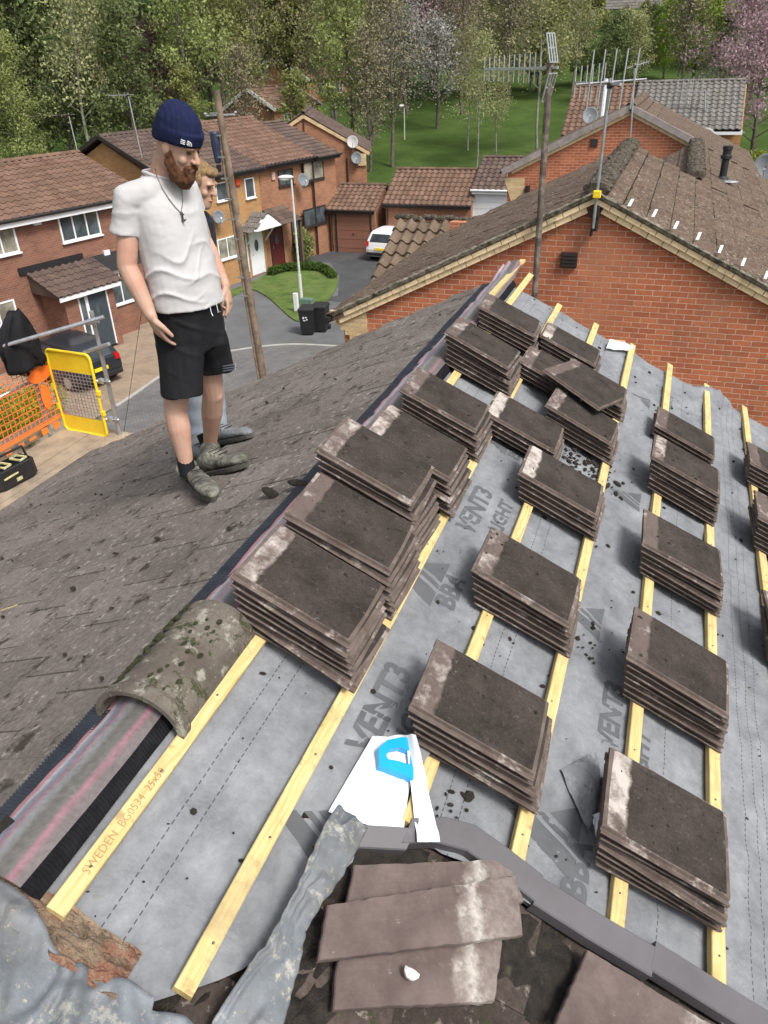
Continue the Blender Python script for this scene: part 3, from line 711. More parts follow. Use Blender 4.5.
for i in range(145):
    f_ = i/144*(len(cl)-1); i = i/3; k = min(int(f_), len(cl)-2); fr = f_-k
    c = C[k].lerp(C[k+1], fr); w = cl[k][3]*(1-fr) + cl[k+1][3]*fr
    d = (C[k+1]-C[k]).normalized(); nrm = Vector((KS, 0, KC)); sd_ = d.cross(nrm).normalized()
    r = []
    for j in range(29):
        a = -1 + 2*j/28; j = j/2; q = c + sd_*a*w + nrm*(.010*(1-a*a) + .016*max(0, a)**3 + .008*nz(i*.12, j*.2) + .006*(1-min(1, abs(nz(i*.07, j*.16, 9))*5))) + sd_*.004*nz(i*.5, 7)
        r.append(q)
    P.append(r)
mb.grid(P); tagp(mb.build('lead_strip', M_LEAD, None, smooth=True, solid=.004), 'long twisted grey lead strip curling up beside the torn white membrane', 'lead strip')
# crumbling masonry between
mb = MB(); P = []
for i in range(50):
    s = -.10 + .95*i/49; P.append([RS(s, .42 + .42*j/14 + max(0, s-.45)*.75, -.035 + .018*nz(s*12, j*.6, 3) + .020*nz(s*30, j*1.4, 6)) for j in range(15)])
mb.grid(P); mb.build('wall_head', M_DIRT, adj)
pw = empty('party_wall_top', RS(.1, .6, 0), 'crumbling orange brick and mortar head exposed beside the first batten', 'brickwork')
mb = MB(); P = []
for i in range(40):
    s = -.16 + .53*i/39; P.append([RS(s, .63 + .11*j/14 - s*.02, .004 + .022*nz(s*14, j*.5, 9) + .016*nz(s*33, j*1.3, 2)) if s >= 0 else LS(-s, .63+.11*j/14, .02) for j in range(15)])
mb.grid(P); mb.build('mortar', M_MORT, pw)
for k, (s, y, rz) in enumerate(()):
    mb = MB(); mb.box((0, 0, 0), (.07, .03, .014)); o = mb.build('brick_piece', plain('orange_brick_piece', (.36, .11, .045), .95, scale=30, bmp=.7), pw, bevel=.008)
    o.data.transform(MW[pw.name]); o.data.transform(Matrix.Translation(RS(abs(s), y, .012) if s > 0 else LS(-s, y, .04)) @ Matrix.Rotation(rz, 4, 'Z')); o.data.transform(MW[pw.name].inverted())
mb = MB(); mb.bar(LS(.02, .52, .03), LS(.01, .66, .05), .05, .025); mb.build('batten_end', M_BAT, pw)
# torn white underside of membrane, folded flap, handsaw
def sheet(name, pts, h, label, mat, parent=None, curl=.0, n=14):
    """four px corners -> slightly curled sheet"""
    a, b, c, d = [at_rs(px, py, hh) for (px, py), hh in zip(pts, h)]
    P = []
    for i in range(n+1):
        r = []
        for j in range(n+1):
            u, v = i/n, j/n; p = (a.lerp(b, u)).lerp(d.lerp(c, u), v)
            r.append(p + Vector((KS, 0, KC))*(curl*math.sin(u*math.pi)*math.sin(v*math.pi) + .006*nz(u*4, v*4, len(name)) + .006*(1-min(1, abs(nz(u*2.2, v*2.2, 7))*6))))
        P.append(r)
    mb = MB(); mb.grid(P); o = mb.build(name, mat, parent, smooth=True)
    if label: tagp(o, label, 'membrane flap')
    return o
sheet('torn_membrane', [(372, 737), (418, 735), (402, 836), (328, 812)], (.012, .03, .022, .012), None, M_WHMEM, house, .010).name = 'torn_membrane'
sheet('folded_flap', [(405, 735), (416, 735), (440, 842), (417, 842)], (.05, .09, .03, .035), None, M_WHMEM, house, .01)
sheet('folded_flap', [(606, 349), (610, 339), (634, 347), (632, 351)], (.015, .05, .035, .015), None, M_WHMEM, house, .03)
sheet('folded_flap', [(560, 770), (596, 752), (604, 795), (588, 832)], (.008, .028, .02, .010), None, M_MEM, house, .035)
sheet('folded_flap', [(592, 815), (602, 812), (606, 838), (596, 840)], (.03, .035, .03, .025), None, M_WHMEM, house, .01)
saw = empty('handsaw', at_rs(395, 755, .04), 'bright blue handsaw handle poking out from under the tile stack on white membrane', 'handsaw')
hp = [(377, 750), (386, 742), (400, 739), (412, 740), (412, 781), (395, 774), (378, 768)]
mb = MB(); out = [at_rs(px, py, .045) for px, py in hp]; mid = sum(out, Vector())/len(out)
hole = [at_rs(px, py, .045) for px, py in [(385, 757), (389, 751), (399, 749), (409, 753), (409, 767), (398, 763), (387, 761)]]
up = Vector((KS, 0, KC))*.012
for (A, B) in ((out, hole),):
    n = len(A)
    for i in range(n):
        k = (i+1) % n
        mb.quad(A[i]+up, A[k]+up, B[k]+up, B[i]+up); mb.quad(A[k]-up, A[i]-up, B[i]-up, B[k]-up)
        mb.quad(A[i]-up, A[k]-up, A[k]+up, A[i]+up); mb.quad(B[k]-up, B[i]-up, B[i]+up, B[k]+up)
mb.build('handle', plain('blue_plastic', (.01, .34, .66), .35, var=.08, bmp=.05), saw, bevel=.003)
mb = MB(); mb.prism([at_rs(410, 742, .045), at_rs(412, 778, .045), at_rs(470, 700, .045), at_rs(466, 690, .045)], Vector((KS, 0, KC))*.002); mb.build('blade', M_ALU, saw)

# debris: moss crumbs, mortar dust over both slopes
def crumbs(name, n, fn, mat, smin, smax, label, flat=.5):
    mb = MB()
    for _ in range(n):
        p = fn(); q = smin + (smax-smin)*random.random()**3
        a = Matrix.Rotation(random.uniform(0, 6.28), 3, 'Z')
        mb.sphere(p, (q*random.uniform(.8, 1.6), q*random.uniform(.6, 1.1), q*flat), 6, 4, M=BASE @ a)
    tagp(mb.build(name, mat), label, 'debris', kind='stuff')
def rs_rand():
    s = random.uniform(.1, 2.6); y = random.uniform(near_y(s)+.03, 6.3); return RS(s, y, mem_h(s, y)+.006)
crumbs('moss_crumbs', 480, rs_rand, M_DIRT, .0025, .012, 'dark moss crumbs scattered over grey membrane')
def on_tops():
    s, y, h = random.choice(TOPS); return RS(s + random.uniform(.03, .43), y + random.uniform(.03, .33), h + .001)
crumbs('tile_moss_crumbs', 420, on_tops, M_DIRT, .002, .010, 'crumbs of moss and grit lying on the stacked tiles')
cl_ = [(1.15, 4.05, .14, 60), (1.12, 4.25, .10, 40), (.95, 4.1, .10, 30), (1.3, 2.6, .08, 12), (.9, 1.42, .2, 30)]
def clus():
    s, y, r, _ = random.choices(cl_, [c[3] for c in cl_])[0]
    s += random.gauss(0, r*.5); y += random.gauss(0, r*.5); return RS(s, max(y, 1.45), mem_h(s, y)+.008)
crumbs('moss_heap', 230, clus, M_DIRT, .005, .022, 'small heaps of broken moss and dirt between the tile stacks')
crumbs('moss_lumps', 260, lambda: LS(random.uniform(.3, 5.1), random.uniform(0, 6.3), .036), M_DIRT, .003, .016, 'dark moss lumps lying on the tiled left slope', .45)
mb = MB()
mb.sphere(at_ls(271, 493, .045), (.05, .028, .016), 10, 6, M=BASE); mb.sphere(at_ls(298, 483, .045), (.055, .025, .015), 10, 6); 
tagp(mb.build('moss_clod', M_DIRT, origin=at_ls(285, 488, .03)), 'two dark moss clods on the left slope beside the boots', 'moss clod')
mb = MB(); mb.bar(at_ls(0, 611, .05), at_ls(17, 605, .05), .006, .004); tagp(mb.build('wood_sliver', M_BAT), 'thin pale wood sliver on the brown tiles at the left edge', 'wood sliver')
# ------------------------------------------------------------------ frames and house kit
class Fr:
    """u along the front, n out of the front, z up (all in metres, world z)"""
    def __init__(s, o, az): s.o = Vector(o); s.U = Vector((math.sin(az), math.cos(az), 0)); s.N = Vector((math.cos(az), -math.sin(az), 0)); s.M = Matrix((s.U, s.N, Vector((0, 0, 1)))).transposed()
    def P(s, u, n, z): return s.o + s.U*u + s.N*n + Vector((0, 0, z))
    def box(s, mb, u0, u1, n0, n1, z0, z1, tone=.5, mi=0): return mb.box(s.P((u0+u1)/2, (n0+n1)/2, (z0+z1)/2), (abs(u1-u0), abs(n1-n0), abs(z1-z0)), s.M, tone, mi)
TER = Fr((0, 0, 0), R(12.76))          # terrace over the road, front facing us from the left
SQ = Fr((0, 0, 0), R(90))              # u = +X, n = -Y : fronts that face the camera
def tile_slope(mb, A, U, D, width, length, prof='flat', gauge=.34, tw=.30, lift=.02, amp=.032, jit=.004):
    """courses of tiles from ridge point A down D, along U"""
    A, U, D = Vector(A), Vector(U).normalized(), Vector(D).normalized(); Nn = U.cross(D)
    if Nn.z < 0: Nn = -Nn
    nc = int(round(length/gauge)); g = length/nc; nt_ = max(1, int(round(width/tw))); w = width/nt_
    flip = U.cross(D).dot(Nn) > 0
    for i in range(nc):
        s0, s1 = i*g, (i+1)*g + .02
        for k in range(nt_):
            tn = random.random()*.8 + .1; j = random.uniform(0, jit)
            if prof == 'flat':
                sh = (.5*w if i % 2 else 0); u0 = k*w - sh + .002; u1 = u0 + w - .004
                u0, u1 = max(0, u0), min(width, u1)
                row = [(u0, 0), (u1, 0)]
            else:
                m = 6; row = [(k*w + w*q/m, amp*(math.sin(math.pi*min(1, q/m/.62))**1 if q/m < .62 else -.18*math.sin(math.pi*(q/m-.62)/.38))) for q in range(m+1)]
            top = [A + U*u + D*s0 + Nn*(z + .0) for u, z in row]; bot = [A + U*u + D*s1 + Nn*(z + lift + j) for u, z in row]
            low = [b - Nn*(lift + .012) for b in bot]
            if flip: mb.grid([top, bot], tn); mb.grid([bot, low], tn*.25)
            else: mb.grid([top[::-1], bot[::-1]], tn); mb.grid([bot[::-1], low[::-1]], tn*.25)
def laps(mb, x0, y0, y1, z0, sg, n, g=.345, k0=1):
    """thin dark strips painting the shadow line below each lap of a slope that runs down x"""
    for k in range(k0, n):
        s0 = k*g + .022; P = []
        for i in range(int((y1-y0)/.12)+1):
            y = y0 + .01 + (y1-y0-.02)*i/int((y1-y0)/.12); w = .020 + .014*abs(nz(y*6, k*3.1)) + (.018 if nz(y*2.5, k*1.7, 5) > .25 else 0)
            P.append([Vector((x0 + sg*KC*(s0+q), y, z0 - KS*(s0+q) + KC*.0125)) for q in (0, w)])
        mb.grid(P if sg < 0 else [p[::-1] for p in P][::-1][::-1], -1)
def ridge_tiles(mb, a, b, r=.12, ln=.45, drop=.03):
    a, b = Vector(a), Vector(b); L = (b-a).length; n = max(1, int(round(L/ln))); d = (b-a)/n; y = d.normalized(); x = y.cross(Vector((0, 0, 1))).normalized()
    for i in range(n):
        p0, p1 = a + d*i, a + d*(i+1); tn = random.random(); rings = []
        for p, rr in ((p0, r*.94), (p1 - y*.012, r)):
            rings.append([p + x*(math.cos(t_)*rr*1.1) + Vector((0, 0, math.sin(t_)*rr*.8 - drop)) for t_ in [math.pi*q/8 for q in range(9)]])
        mb.grid([r_[::-1] for r_ in rings], tn) if True else 0
        mb.add(rings[1] + [p1 - Vector((0, 0, drop))], [tuple(range(10))], tn*.3)
def gable_roof(fr, root, u0, u1, nf, nb, ze, zr, mat, prof='flat', oh=.15, name='roof', rmat=None, nr=None, slopes='fb', rw=.12, ridge=True, **kw):
    """ridge along u; nf/nb eaves positions, nr ridge position"""
    nr = (nf+nb)/2 if nr is None else nr; mb = MB()
    for tag_, ne in (('f', nf), ('b', nb)):
        if tag_ not in slopes: continue
        A = fr.P(u0-oh, nr, zr); D = fr.P(0, ne, ze) - fr.P(0, nr, zr)
        tile_slope(mb, A, fr.U, D, u1-u0+2*oh, D.length, prof, **kw)
        q = [fr.P(u0-oh+.02, nr, zr-.03), fr.P(u1+oh-.02, nr, zr-.03), fr.P(u1+oh-.02, ne, ze-.03), fr.P(u0-oh+.02, ne, ze-.03)]
        mb.prism(q, (0, 0, -.06), .1)
    rf = mb.build(name, mat, root)
    if ridge:
        mb = MB(); ridge_tiles(mb, fr.P(u0-oh, nr, zr+.03), fr.P(u1+oh, nr, zr+.03), rw); mb.build('ridge_tiles', rmat or mat, rf, uv=lambda p: (p.x+p.y, p.z))
    return rf
def walls(fr, root, u0, u1, nf, nb, z0, ze, zr, mat, name='wall', nr=None):
    nr = (nf+nb)/2 if nr is None else nr; mb = MB()
    # long walls
    fr.box(mb, u0, u1, nf-.25, nf, z0, ze); fr.box(mb, u0, u1, nb, nb+.25, z0, ze)
    for u in (u0, u1-.25): 
        q = [fr.P(u, nf-.26, z0), fr.P(u, nf-.26, ze-.02), fr.P(u, nr, zr-.14), fr.P(u, nb+.26, ze-.02), fr.P(u, nb+.26, z0)]
        mb.prism(q, fr.U*.249)
    return mb.build(name, mat, root)
def window(fr, root, u, z, w, h, n, lights=2, mat=None, gl=None, th=.055, name='window', sill=True, cills=.05, trans=0):
    """u,z = lower left corner; frame stands 3 cm proud, panes set back"""
    mat = mat or M_UPVC; mb = MB(); d = .035
    fr.box(mb, u-.01, u+th, n, n+d, z, z+h); fr.box(mb, u+w-th, u+w+.01, n, n+d, z, z+h)
    fr.box(mb, u+th+.001, u+w-th-.001, n, n+d, z, z+th); fr.box(mb, u+th+.001, u+w-th-.001, n, n+d, z+h-th, z+h)
    for k in range(1, lights):
        uu = u + w*k/lights; fr.box(mb, uu-th/2, uu+th/2, n, n+d-.003, z+th+.001, z+h-th-.001)
    if trans: fr.box(mb, u+th+.001, u+w*(1/lights)-th/2-.001, n, n+d-.006, z+h-trans-.03, z+h-trans+.01)
    f = mb.build(name, mat, root)
    mb = MB(); fr.box(mb, u+.03, u+w-.03, n-.02, n+.012, z+.03, z+h-.03); mb.build('pane', gl or M_GLASS, f)
    if sill: mb = MB(); fr.box(mb, u-.05, u+w+.05, n, n+.09, z-cills, z-.001); mb.build('sill', mat, f)
    return f
def gutter(fr, root, u0, u1, n, z, mat, r=.055, dp=None, zg=GZ, name='gutter'):
    mb = MB(); mb.tube([fr.P(u0, n+r, z), fr.P(u1, n+r, z)], r, 8); g = mb.build(name, mat, root)
    if dp is not None: mb = MB(); mb.tube([fr.P(dp, n+r, z-.03), fr.P(dp, n-.17, z-.30), fr.P(dp, n-.17, zg+.1)], .036, 8); mb.build('downpipe', mat, root)
def fascia(fr, root, u0, u1, n, z, h, mat): mb = MB(); fr.box(mb, u0, u1, n-.03, n, z-h, z); return mb.build('fascia', mat, root)
def door(fr, root, u, z, w, h, n, mat, frame, glz=True, name='door'):
    mb = MB(); fr.box(mb, u, u+w, n, n+.03, z, z+h); d = mb.build(name, mat, root)
    mb = MB(); fr.box(mb, u-.06, u-.001, n, n+.05, z, z+h+.06); fr.box(mb, u+w+.001, u+w+.06, n, n+.05, z, z+h+.06); fr.box(mb, u, u+w, n, n+.05, z+h+.001, z+h+.06); mb.build('door_frame', frame, d)
    if glz: mb = MB(); q = [fr.P(u+w*.5+math.cos(a)*w*.17, n+.034, z+h*.68+math.sin(a)*h*.14) for a in [i*math.pi/8 for i in range(16)]]; mb.prism(q, fr.N*.006); mb.build('pane', M_GLASS, d)
    mb = MB(); mb.tube([fr.P(u+.1, n+.05, z+h*.46), fr.P(u+.1, n+.05, z+h*.52)], .015, 6); mb.build('handle', M_ALU, d)
    return d
ZE = -2.6
M_DOORD = plain('slate_door', (.05, .065, .08), .4, bmp=0); M_DOORW = plain('white_door', (.75, .76, .78), .35, var=.03, bmp=0); M_DOORR = plain('dark_red_door', (.10, .018, .02), .4, bmp=0)

# ---- house A: red brick with tiled porch
hA = empty('brick_house', TER.P(17, -24, GZ), 'red brick house with brown pantile roof, white windows and a tiled porch', 'house')
walls(TER, hA, 9.0, 22.0, -24.0, -31.0, GZ, ZE-.1, -1.35, M_BRA, nr=-27.2)
gable_roof(TER, hA, 9.0, 22.0, -23.6, -31.3, ZE, -1.22, M_HBR, 'pan', nr=-27.2, lift=.03, amp=.05)
fascia(TER, hA, 8.9, 22.1, -23.68, ZE-.04, .22, M_UPVC); gutter(TER, hA, 8.9, 22.1, -23.66, ZE-.02, M_BLACK)
def px_win(fr, root, n, pxs, lights, mat=None, gl=None, **kw):
    """corner pixels (lower left, upper right) on the wall plane n"""
    (x0, y0), (x1, y1) = pxs
    c = fr.N.dot(fr.o) + n; a = hit(x0, y0, fr.N, c); b_ = hit(x1, y1, fr.N, c)
    u0, u1 = (a-fr.o).dot(fr.U), (b_-fr.o).dot(fr.U); return window(fr, root, u0, a.z, u1-u0, b_.z-a.z, n, lights, mat, gl, **kw)
def px_uz(fr, n, x, y): p = hit(x, y, fr.N, fr.N.dot(fr.o) + n); return (p-fr.o).dot(fr.U), p.z
px_win(TER, hA, -23.99, [(63, 243), (96, 209)], 3); px_win(TER, hA, -23.99, [(-12, 259), (12, 223)], 2, gl=M_CURT)
px_win(TER, hA, -23.99, [(-16, 331), (13, 299)], 2, gl=M_CURT)
# bay window right of porch
u0, z0 = px_uz(TER, -23.6, 97, 311); mbx = MB(); TER.box(mbx, u0, u0+2.0, -23.98, -23.62, z0-.75, z0+1.22); 
mbx = MB(); mbx.prism([TER.P(u0-.1, -24, GZ), TER.P(u0+.25, -23.55, GZ), TER.P(u0+1.8, -23.55, GZ), TER.P(u0+2.15, -24, GZ)], (0, 0, z0-GZ)); mbx.build('bay_wall', M_BRA, hA)
window(TER, hA, u0+.25, z0, 1.55, 1.2, -23.56, 3, trans=.32)
mbx = MB(); mbx.prism([TER.P(u0-.15, -24, z0+1.2), TER.P(u0+.2, -23.45, z0+1.2), TER.P(u0+1.85, -23.45, z0+1.2), TER.P(u0+2.2, -24, z0+1.2)], (0, 0, .12)); mbx.prism([TER.P(u0-.05, -23.99, z0), TER.P(u0+.24, -23.58, z0), TER.P(u0+.3, -23.58, z0), TER.P(u0+.02, -23.99, z0)], (0, 0, 1.19)); mbx.build('bay_trim', M_UPVC, hA)
mbx = MB(); mbx.prism([TER.P(u0-.3, -24.0, z0+1.33), TER.P(u0-.3, -23.3, z0+1.33), TER.P(u0-.3, -23.99, z0+1.85)][::-1], TER.U*2.8); mbx.build('bay_roof', M_BLACK, hA)
# porch
pu0, pz = px_uz(TER, -22.9, 44, 350); pu0 = 16.75
mbx = MB(); TER.box(mbx, pu0, pu0+.55, -23.98, -22.7, GZ, -5.15); TER.box(mbx, pu0+1.85, pu0+2.15, -23.98, -22.7, GZ, -5.15); mbx.build('porch_wall', M_BRA, hA)
d_ = door(TER, hA, pu0+.98, GZ+.12, .82, 2.02, -22.75, M_DOORD, M_UPVC)
window(TER, hA, pu0+.58, GZ+.2, .34, 1.95, -22.75, 1, sill=False)
mbx = MB(); TER.box(mbx, pu0+.5, pu0+1.9, -23.9, -22.77, GZ, -5.2); mbx.build('porch_side', M_WOODDK, hA)
mbx = MB(); A_ = TER.P(pu0-.35, -23.98, -4.45); D_ = TER.P(0, -22.45, -5.12) - TER.P(0, -23.98, -4.45); tile_slope(mbx, A_, TER.U, D_, 2.85, D_.length, 'pan', lift=.03, amp=.045)
mbx.prism([TER.P(pu0-.3, -23.98, -4.5), TER.P(pu0-.3, -22.5, -5.15), TER.P(pu0-.3, -23.98, -5.15)], TER.U*2.75); mbx.build('porch_roof', M_HDK, hA)
mbx = MB(); TER.box(mbx, pu0-.6, pu0+2.1, -23.99, -23.93, -4.46, -4.22); mbx.build('lead_flashing', M_BLACK, hA)
fascia(TER, hA, pu0-.3, pu0+2.4, -22.47, -5.14, .16, M_UPVC)
u_, z_ = px_uz(TER, -23.99, 35, 220); mbx = MB(); TER.box(mbx, u_-.14, u_+.14, -23.99, -23.87, z_-.16, z_+.16); mbx.build('alarm_box', M_UPVC, hA)
u_, z_ = px_uz(TER, -23.99, 106, 254); mbx = MB(); TER.box(mbx, u_-.13, u_+.13, -23.99, -23.9, z_-.14, z_+.14); mbx.build('alarm_box', M_UPVC, hA)

# ---- B, C, D terrace
hB = empty('yellow_brick_house', TER.P(28, -25, GZ), 'yellow brick end terrace house with white windows and a white gabled door canopy', 'house')
walls(TER, hB, 24.6, 30.3, -25.0, -32.6, GZ, ZE-.1, -1.0, M_BRY, nr=-28.7)
gable_roof(TER, hB, 24.6, 30.3, -24.6, -32.8, ZE, -.88, M_HDK, 'pan', nr=-28.7, oh=.12, lift=.03, amp=.05)
mbx = MB()
for ne in (-24.55, -32.85): mbx.bar(TER.P(24.42, -28.7, -.88), TER.P(24.42, ne, ZE-.02), .05, .16)
mbx.build('bargeboard', M_WOODDK, hB)
gutter(TER, hB, 24.5, 30.3, -24.66, ZE-.02, M_BLACK, dp=24.9); fascia(TER, hB, 24.5, 30.4, -24.68, ZE-.04, .16, M_WOODDK)
px_win(TER, hB, -24.99, [(217, 202), (227, 181)], 1); px_win(TER, hB, -24.99, [(246, 199), (253, 177)], 1); px_win(TER, hB, -24.99, [(219.5, 261), (235, 235)], 2, gl=M_CURT)
bu, bz = px_uz(TER, -25.0, 253, 273)
door(TER, hB, bu, GZ+.1, .86, 2.0, -24.99, M_DOORW, M_UPVC); window(TER, hB, bu-.52, GZ+.35, .28, 1.8, -24.99, 1, sill=False)
mbx = MB(); zc = GZ+2.32
for a, b2_ in ((bu-.35, bu+.45), (bu+1.25, bu+.45)): pass
mbx.prism([TER.P(bu-.45, -24.98, zc), TER.P(bu+1.35, -24.98, zc), TER.P(bu+.45, -24.98, zc+.62)], TER.N*1.0); mbx.build('canopy', M_UPVC, hB)
mbx = MB()
for sg in (-1, 1):
    A_ = TER.P(bu+.45, -24.97, zc+.70); e = TER.P(bu+.45+sg*1.08, -24.97, zc-.04); tile_slope(mbx, A_, TER.N, e-A_, .93, (e-A_).length, 'flat')
mbx.build('canopy_roof', M_HGR, hB)
mbx = MB()
for uu in (bu-.25, bu+1.15): mbx.bar(TER.P(uu, -24.97, zc-.75), TER.P(uu, -24.3, zc-.02), .05, .05); 
mbx.build('canopy_bracket', M_UPVC, hB)
u_, z_ = px_uz(TER, -24.99, 237, 182); mbx = MB(); TER.box(mbx, u_-.16, u_+.16, -24.99, -24.9, z_-.14, z_+.14); mbx.build('alarm_box', plain('red_box', (.55, .07, .03), .5), hB)
hC = empty('brown_brick_house', TER.P(32, -25, GZ), 'brown brick mid terrace house with dark frames and a small lean-to door canopy', 'house')
walls(TER, hC, 30.3, 34.6, -25.15, -32.6, GZ, ZE-.1, -1.0, M_BRO, nr=-28.7)
gable_roof(TER, hC, 30.42, 34.45, -24.75, -32.8, ZE+.04, -.80, M_HBR, 'pan', nr=-28.7, oh=.13, lift=.03, amp=.05)
gutter(TER, hC, 30.4, 34.6, -24.8, ZE, M_BLACK, dp=34.55); fascia(TER, hC, 30.3, 34.6, -24.83, ZE-.02, .16, M_WOODDK)
px_win(TER, hC, -25.14, [(279, 187), (292, 168)], 2, M_WOODDK); u_, z_ = px_uz(TER, -25.14, 272.5, 176); mbx = MB(); TER.box(mbx, u_-.12, u_+.12, -25.14, -25.06, z_-.17, z_+.17); mbx.build('alarm_box', plain('cream_box', (.6, .4, .33), .5), hC)
cu_, cz_ = px_uz(TER, -25.14, 273, 262)
door(TER, hC, cu_, GZ+.1, .88, 2.0, -25.14, M_DOORR, M_WOODDK); window(TER, hC, cu_+1.7, GZ+.9, .9, 1.3, -25.14, 2, M_WOODDK)
mbx = MB(); A_ = TER.P(cu_-.45, -25.13, GZ+2.95); D_ = TER.P(0, -23.95, GZ+2.35) - TER.P(0, -25.13, GZ+2.95); tile_slope(mbx, A_, TER.U, D_, 1.75, D_.length); mbx.prism([TER.P(cu_-.4, -25.13, GZ+2.9), TER.P(cu_-.4, -24.0, GZ+2.33), TER.P(cu_-.4, -25.13, GZ+2.33)], TER.U*1.65); TER.box(mbx, cu_+1.1, cu_+1.22, -24.2, -24.05, GZ, GZ+2.33); mbx.build('canopy', M_HDK, hC)
hD = empty('dark_window_house', TER.P(36, -25, GZ), 'orange brown brick end terrace house with dark framed windows, lower dark roof', 'house')
walls(TER, hD, 34.6, 36.6, -25.0, -31.5, GZ, ZE-.1, -1.2, M_BRO, nr=-28.4)
gable_roof(TER, hD, 34.75, 36.55, -24.6, -31.8, ZE, -1.12, M_HDK, 'flat', nr=-28.4, oh=.14, lift=.03)
gutter(TER, hD, 34.6, 36.7, -24.66, ZE-.03, M_BLACK); fascia(TER, hD, 34.6, 36.7, -24.68, ZE-.04, .18, M_WOODDK)
px_win(TER, hD, -24.99, [(304, 182), (322.5, 159)], 2, M_WOODDK, gl=M_CURT); px_win(TER, hD, -24.99, [(304.5, 228), (325, 204.5)], 2, M_WOODDK)
# ---- E: gable-fronted brick house beyond, turned towards us
EF = Fr((0, 0, 0), R(-21)); pc = at_z(366, 151, -2.85); Eu, En = pc.dot(EF.U), pc.dot(EF.N)
pk = hit(303, 114, EF.U, Eu); Er, Ez = pk.dot(EF.N), pk.z; En2 = 2*Er - En
hE = empty('gable_end_house', EF.P(Eu+3, Er, GZ), 'orange brick house with a big blank gable carrying two satellite dishes', 'house')
walls(EF, hE, Eu, Eu+7, En, En2, GZ, -2.9, Ez-.05, M_BRO, nr=Er)
gable_roof(EF, hE, Eu, Eu+7, En+.3, En2-.3, -2.95, Ez+.05, M_HDK, 'flat', nr=Er, oh=.12, lift=.03)
mbx = MB()
for ne in (En+.2, En2-.2): mbx.bar(EF.P(Eu-.06, Er, Ez-.12), EF.P(Eu-.06, ne, -3.0), .10, .17)
EF.box(mbx, Eu-.1, Eu-.005, En-.5, En, -3.6, -2.98); mbx.build('buff_verge_bricks', M_BUF, hE)
mbx = MB(); mbx.tube([EF.P(Eu-.07, En-1.1, -3.2), EF.P(Eu-.07, En-1.1, GZ)], .05, 8); mbx.tube([EF.P(Eu-.08, Er, Ez-.2), EF.P(Eu-.08, Er, Ez-1.0)], .03, 6); mbx.build('downpipe', M_WOODDK, hE)

# ---- garages facing us
def garage(name, label, u0, u1, nf, depth, ze, zr, wall, roof, dr=None, prof='pan', white=False):
    g = empty(name, SQ.P((u0+u1)/2, nf, GZ), label, 'garage')
    walls(SQ, g, u0, u1, nf, nf-depth, GZ, ze-.06, zr-.1, wall)
    gable_roof(SQ, g, u0, u1, nf+.3, nf-depth-.3, ze, zr, roof, prof, oh=.1, lift=.03, amp=.045)
    fm = M_UPVC if white else M_WOODDK
    fascia(SQ, g, u0-.05, u1+.05, nf+.27, ze-.03, .17, fm); gutter(SQ, g, u0-.1, u1+.1, nf+.27, ze-.02, M_UPVC if white else M_WOODDK, dp=u0+.12 if not white else None)
    if dr:
        a, b_, mat = dr; mb = MB()
        hd = (ze-.30-GZ) if white else 2.09
        for k in range(9): SQ.box(mb, a, b_, nf+.01, nf+.05 + (.012 if k % 2 else 0), GZ+.03+k*hd/9, GZ+.03+(k+1)*hd/9-.006)
        d = mb.build('garage_door', mat, g); mb = MB(); SQ.box(mb, a-.1, a-.001, nf, nf+.07, GZ, GZ+hd+.16); SQ.box(mb, b_+.001, b_+.1, nf, nf+.07, GZ, GZ+hd+.16); SQ.box(mb, a, b_, nf, nf+.07, GZ+hd+.035, GZ+hd+.16); mb.build('door_frame', fm, d)
        mb = MB(); mb.sphere(SQ.P((a+b_)/2, nf+.08, GZ+1.0), .05, 8, 6); mb.build('handle', M_BLACK, d)
    return g
M_GDOOR = plain('pink_brown_door', (.27, .125, .085), .5, var=.06, bmp=0)
gy = at_y(333, 211, 40).y
garage('brown_door_garage', 'brick garage with a pinkish brown up-and-over door, left end of the garage row', -16.35, -13.75, -40.2, 3.6, -5.25, -4.25, M_BRO, M_HBR, (-15.95, -14.05, M_GDOOR))
garage('brick_garage', 'long low brick garage block with brown tiled roof', at_y(383, 204, 40.1).x, at_y(469, 206, 40.1).x, -40.5, 4.4, at_y(425, 205, 40.2).z, at_y(425, 169, 42.7).z, M_BRO, M_HBR)
garage('white_door_garage', 'garage with a white door and white fascia beside the second gable', at_y(472, 190, 40.6).x, -4.5, -41, 4.4, at_y(471, 190, 40.7).z, at_y(472, 157, 43.2).z, M_BRO, M_HDK, (at_y(474, 215, 41).x, at_y(474, 215, 41).x+2.6, M_DOORW), white=True)

# ---- I: neighbour's red gable right in front, its slope shared by the houses behind
zp = lambda x: .02 - TA*(x-.25)       # common right slope
NB = Fr((0, 0, 0), 0)                 # u = +Y, n = +X
hI = empty('neighbour_house', (.25, 11, GZ), 'red brick gable house across the gap, buff verge bricks and mossy brown roof', 'house')
mb = MB(); xl, xr = -3.45, 6.2
zl = lambda x: .02 - TA*(.25-x)
mb.prism([(xl, 11, GZ), (xr, 11, GZ), (xr, 11, zp(xr)-.12), (.25, 11, -.10), (xl, 11, zl(xl)-.12)], (0, .25, 0)); mb.build('wall', M_BRN, hI)
mb = MB(); mb.box((xl+.12, 14.1, (GZ-2)/2), (.22, 5.6, -GZ-2.1)); mb.box((xr-.15, 19, (GZ-2.9)/2), (.22, 15, -GZ-3.2)); mb.box((1.4, 17.1, -4), (9.5, .2, 5)); mb.build('side_wall', M_BRN, hI)
mb = MB(); S3 = Vector((KC, 0, -KS))
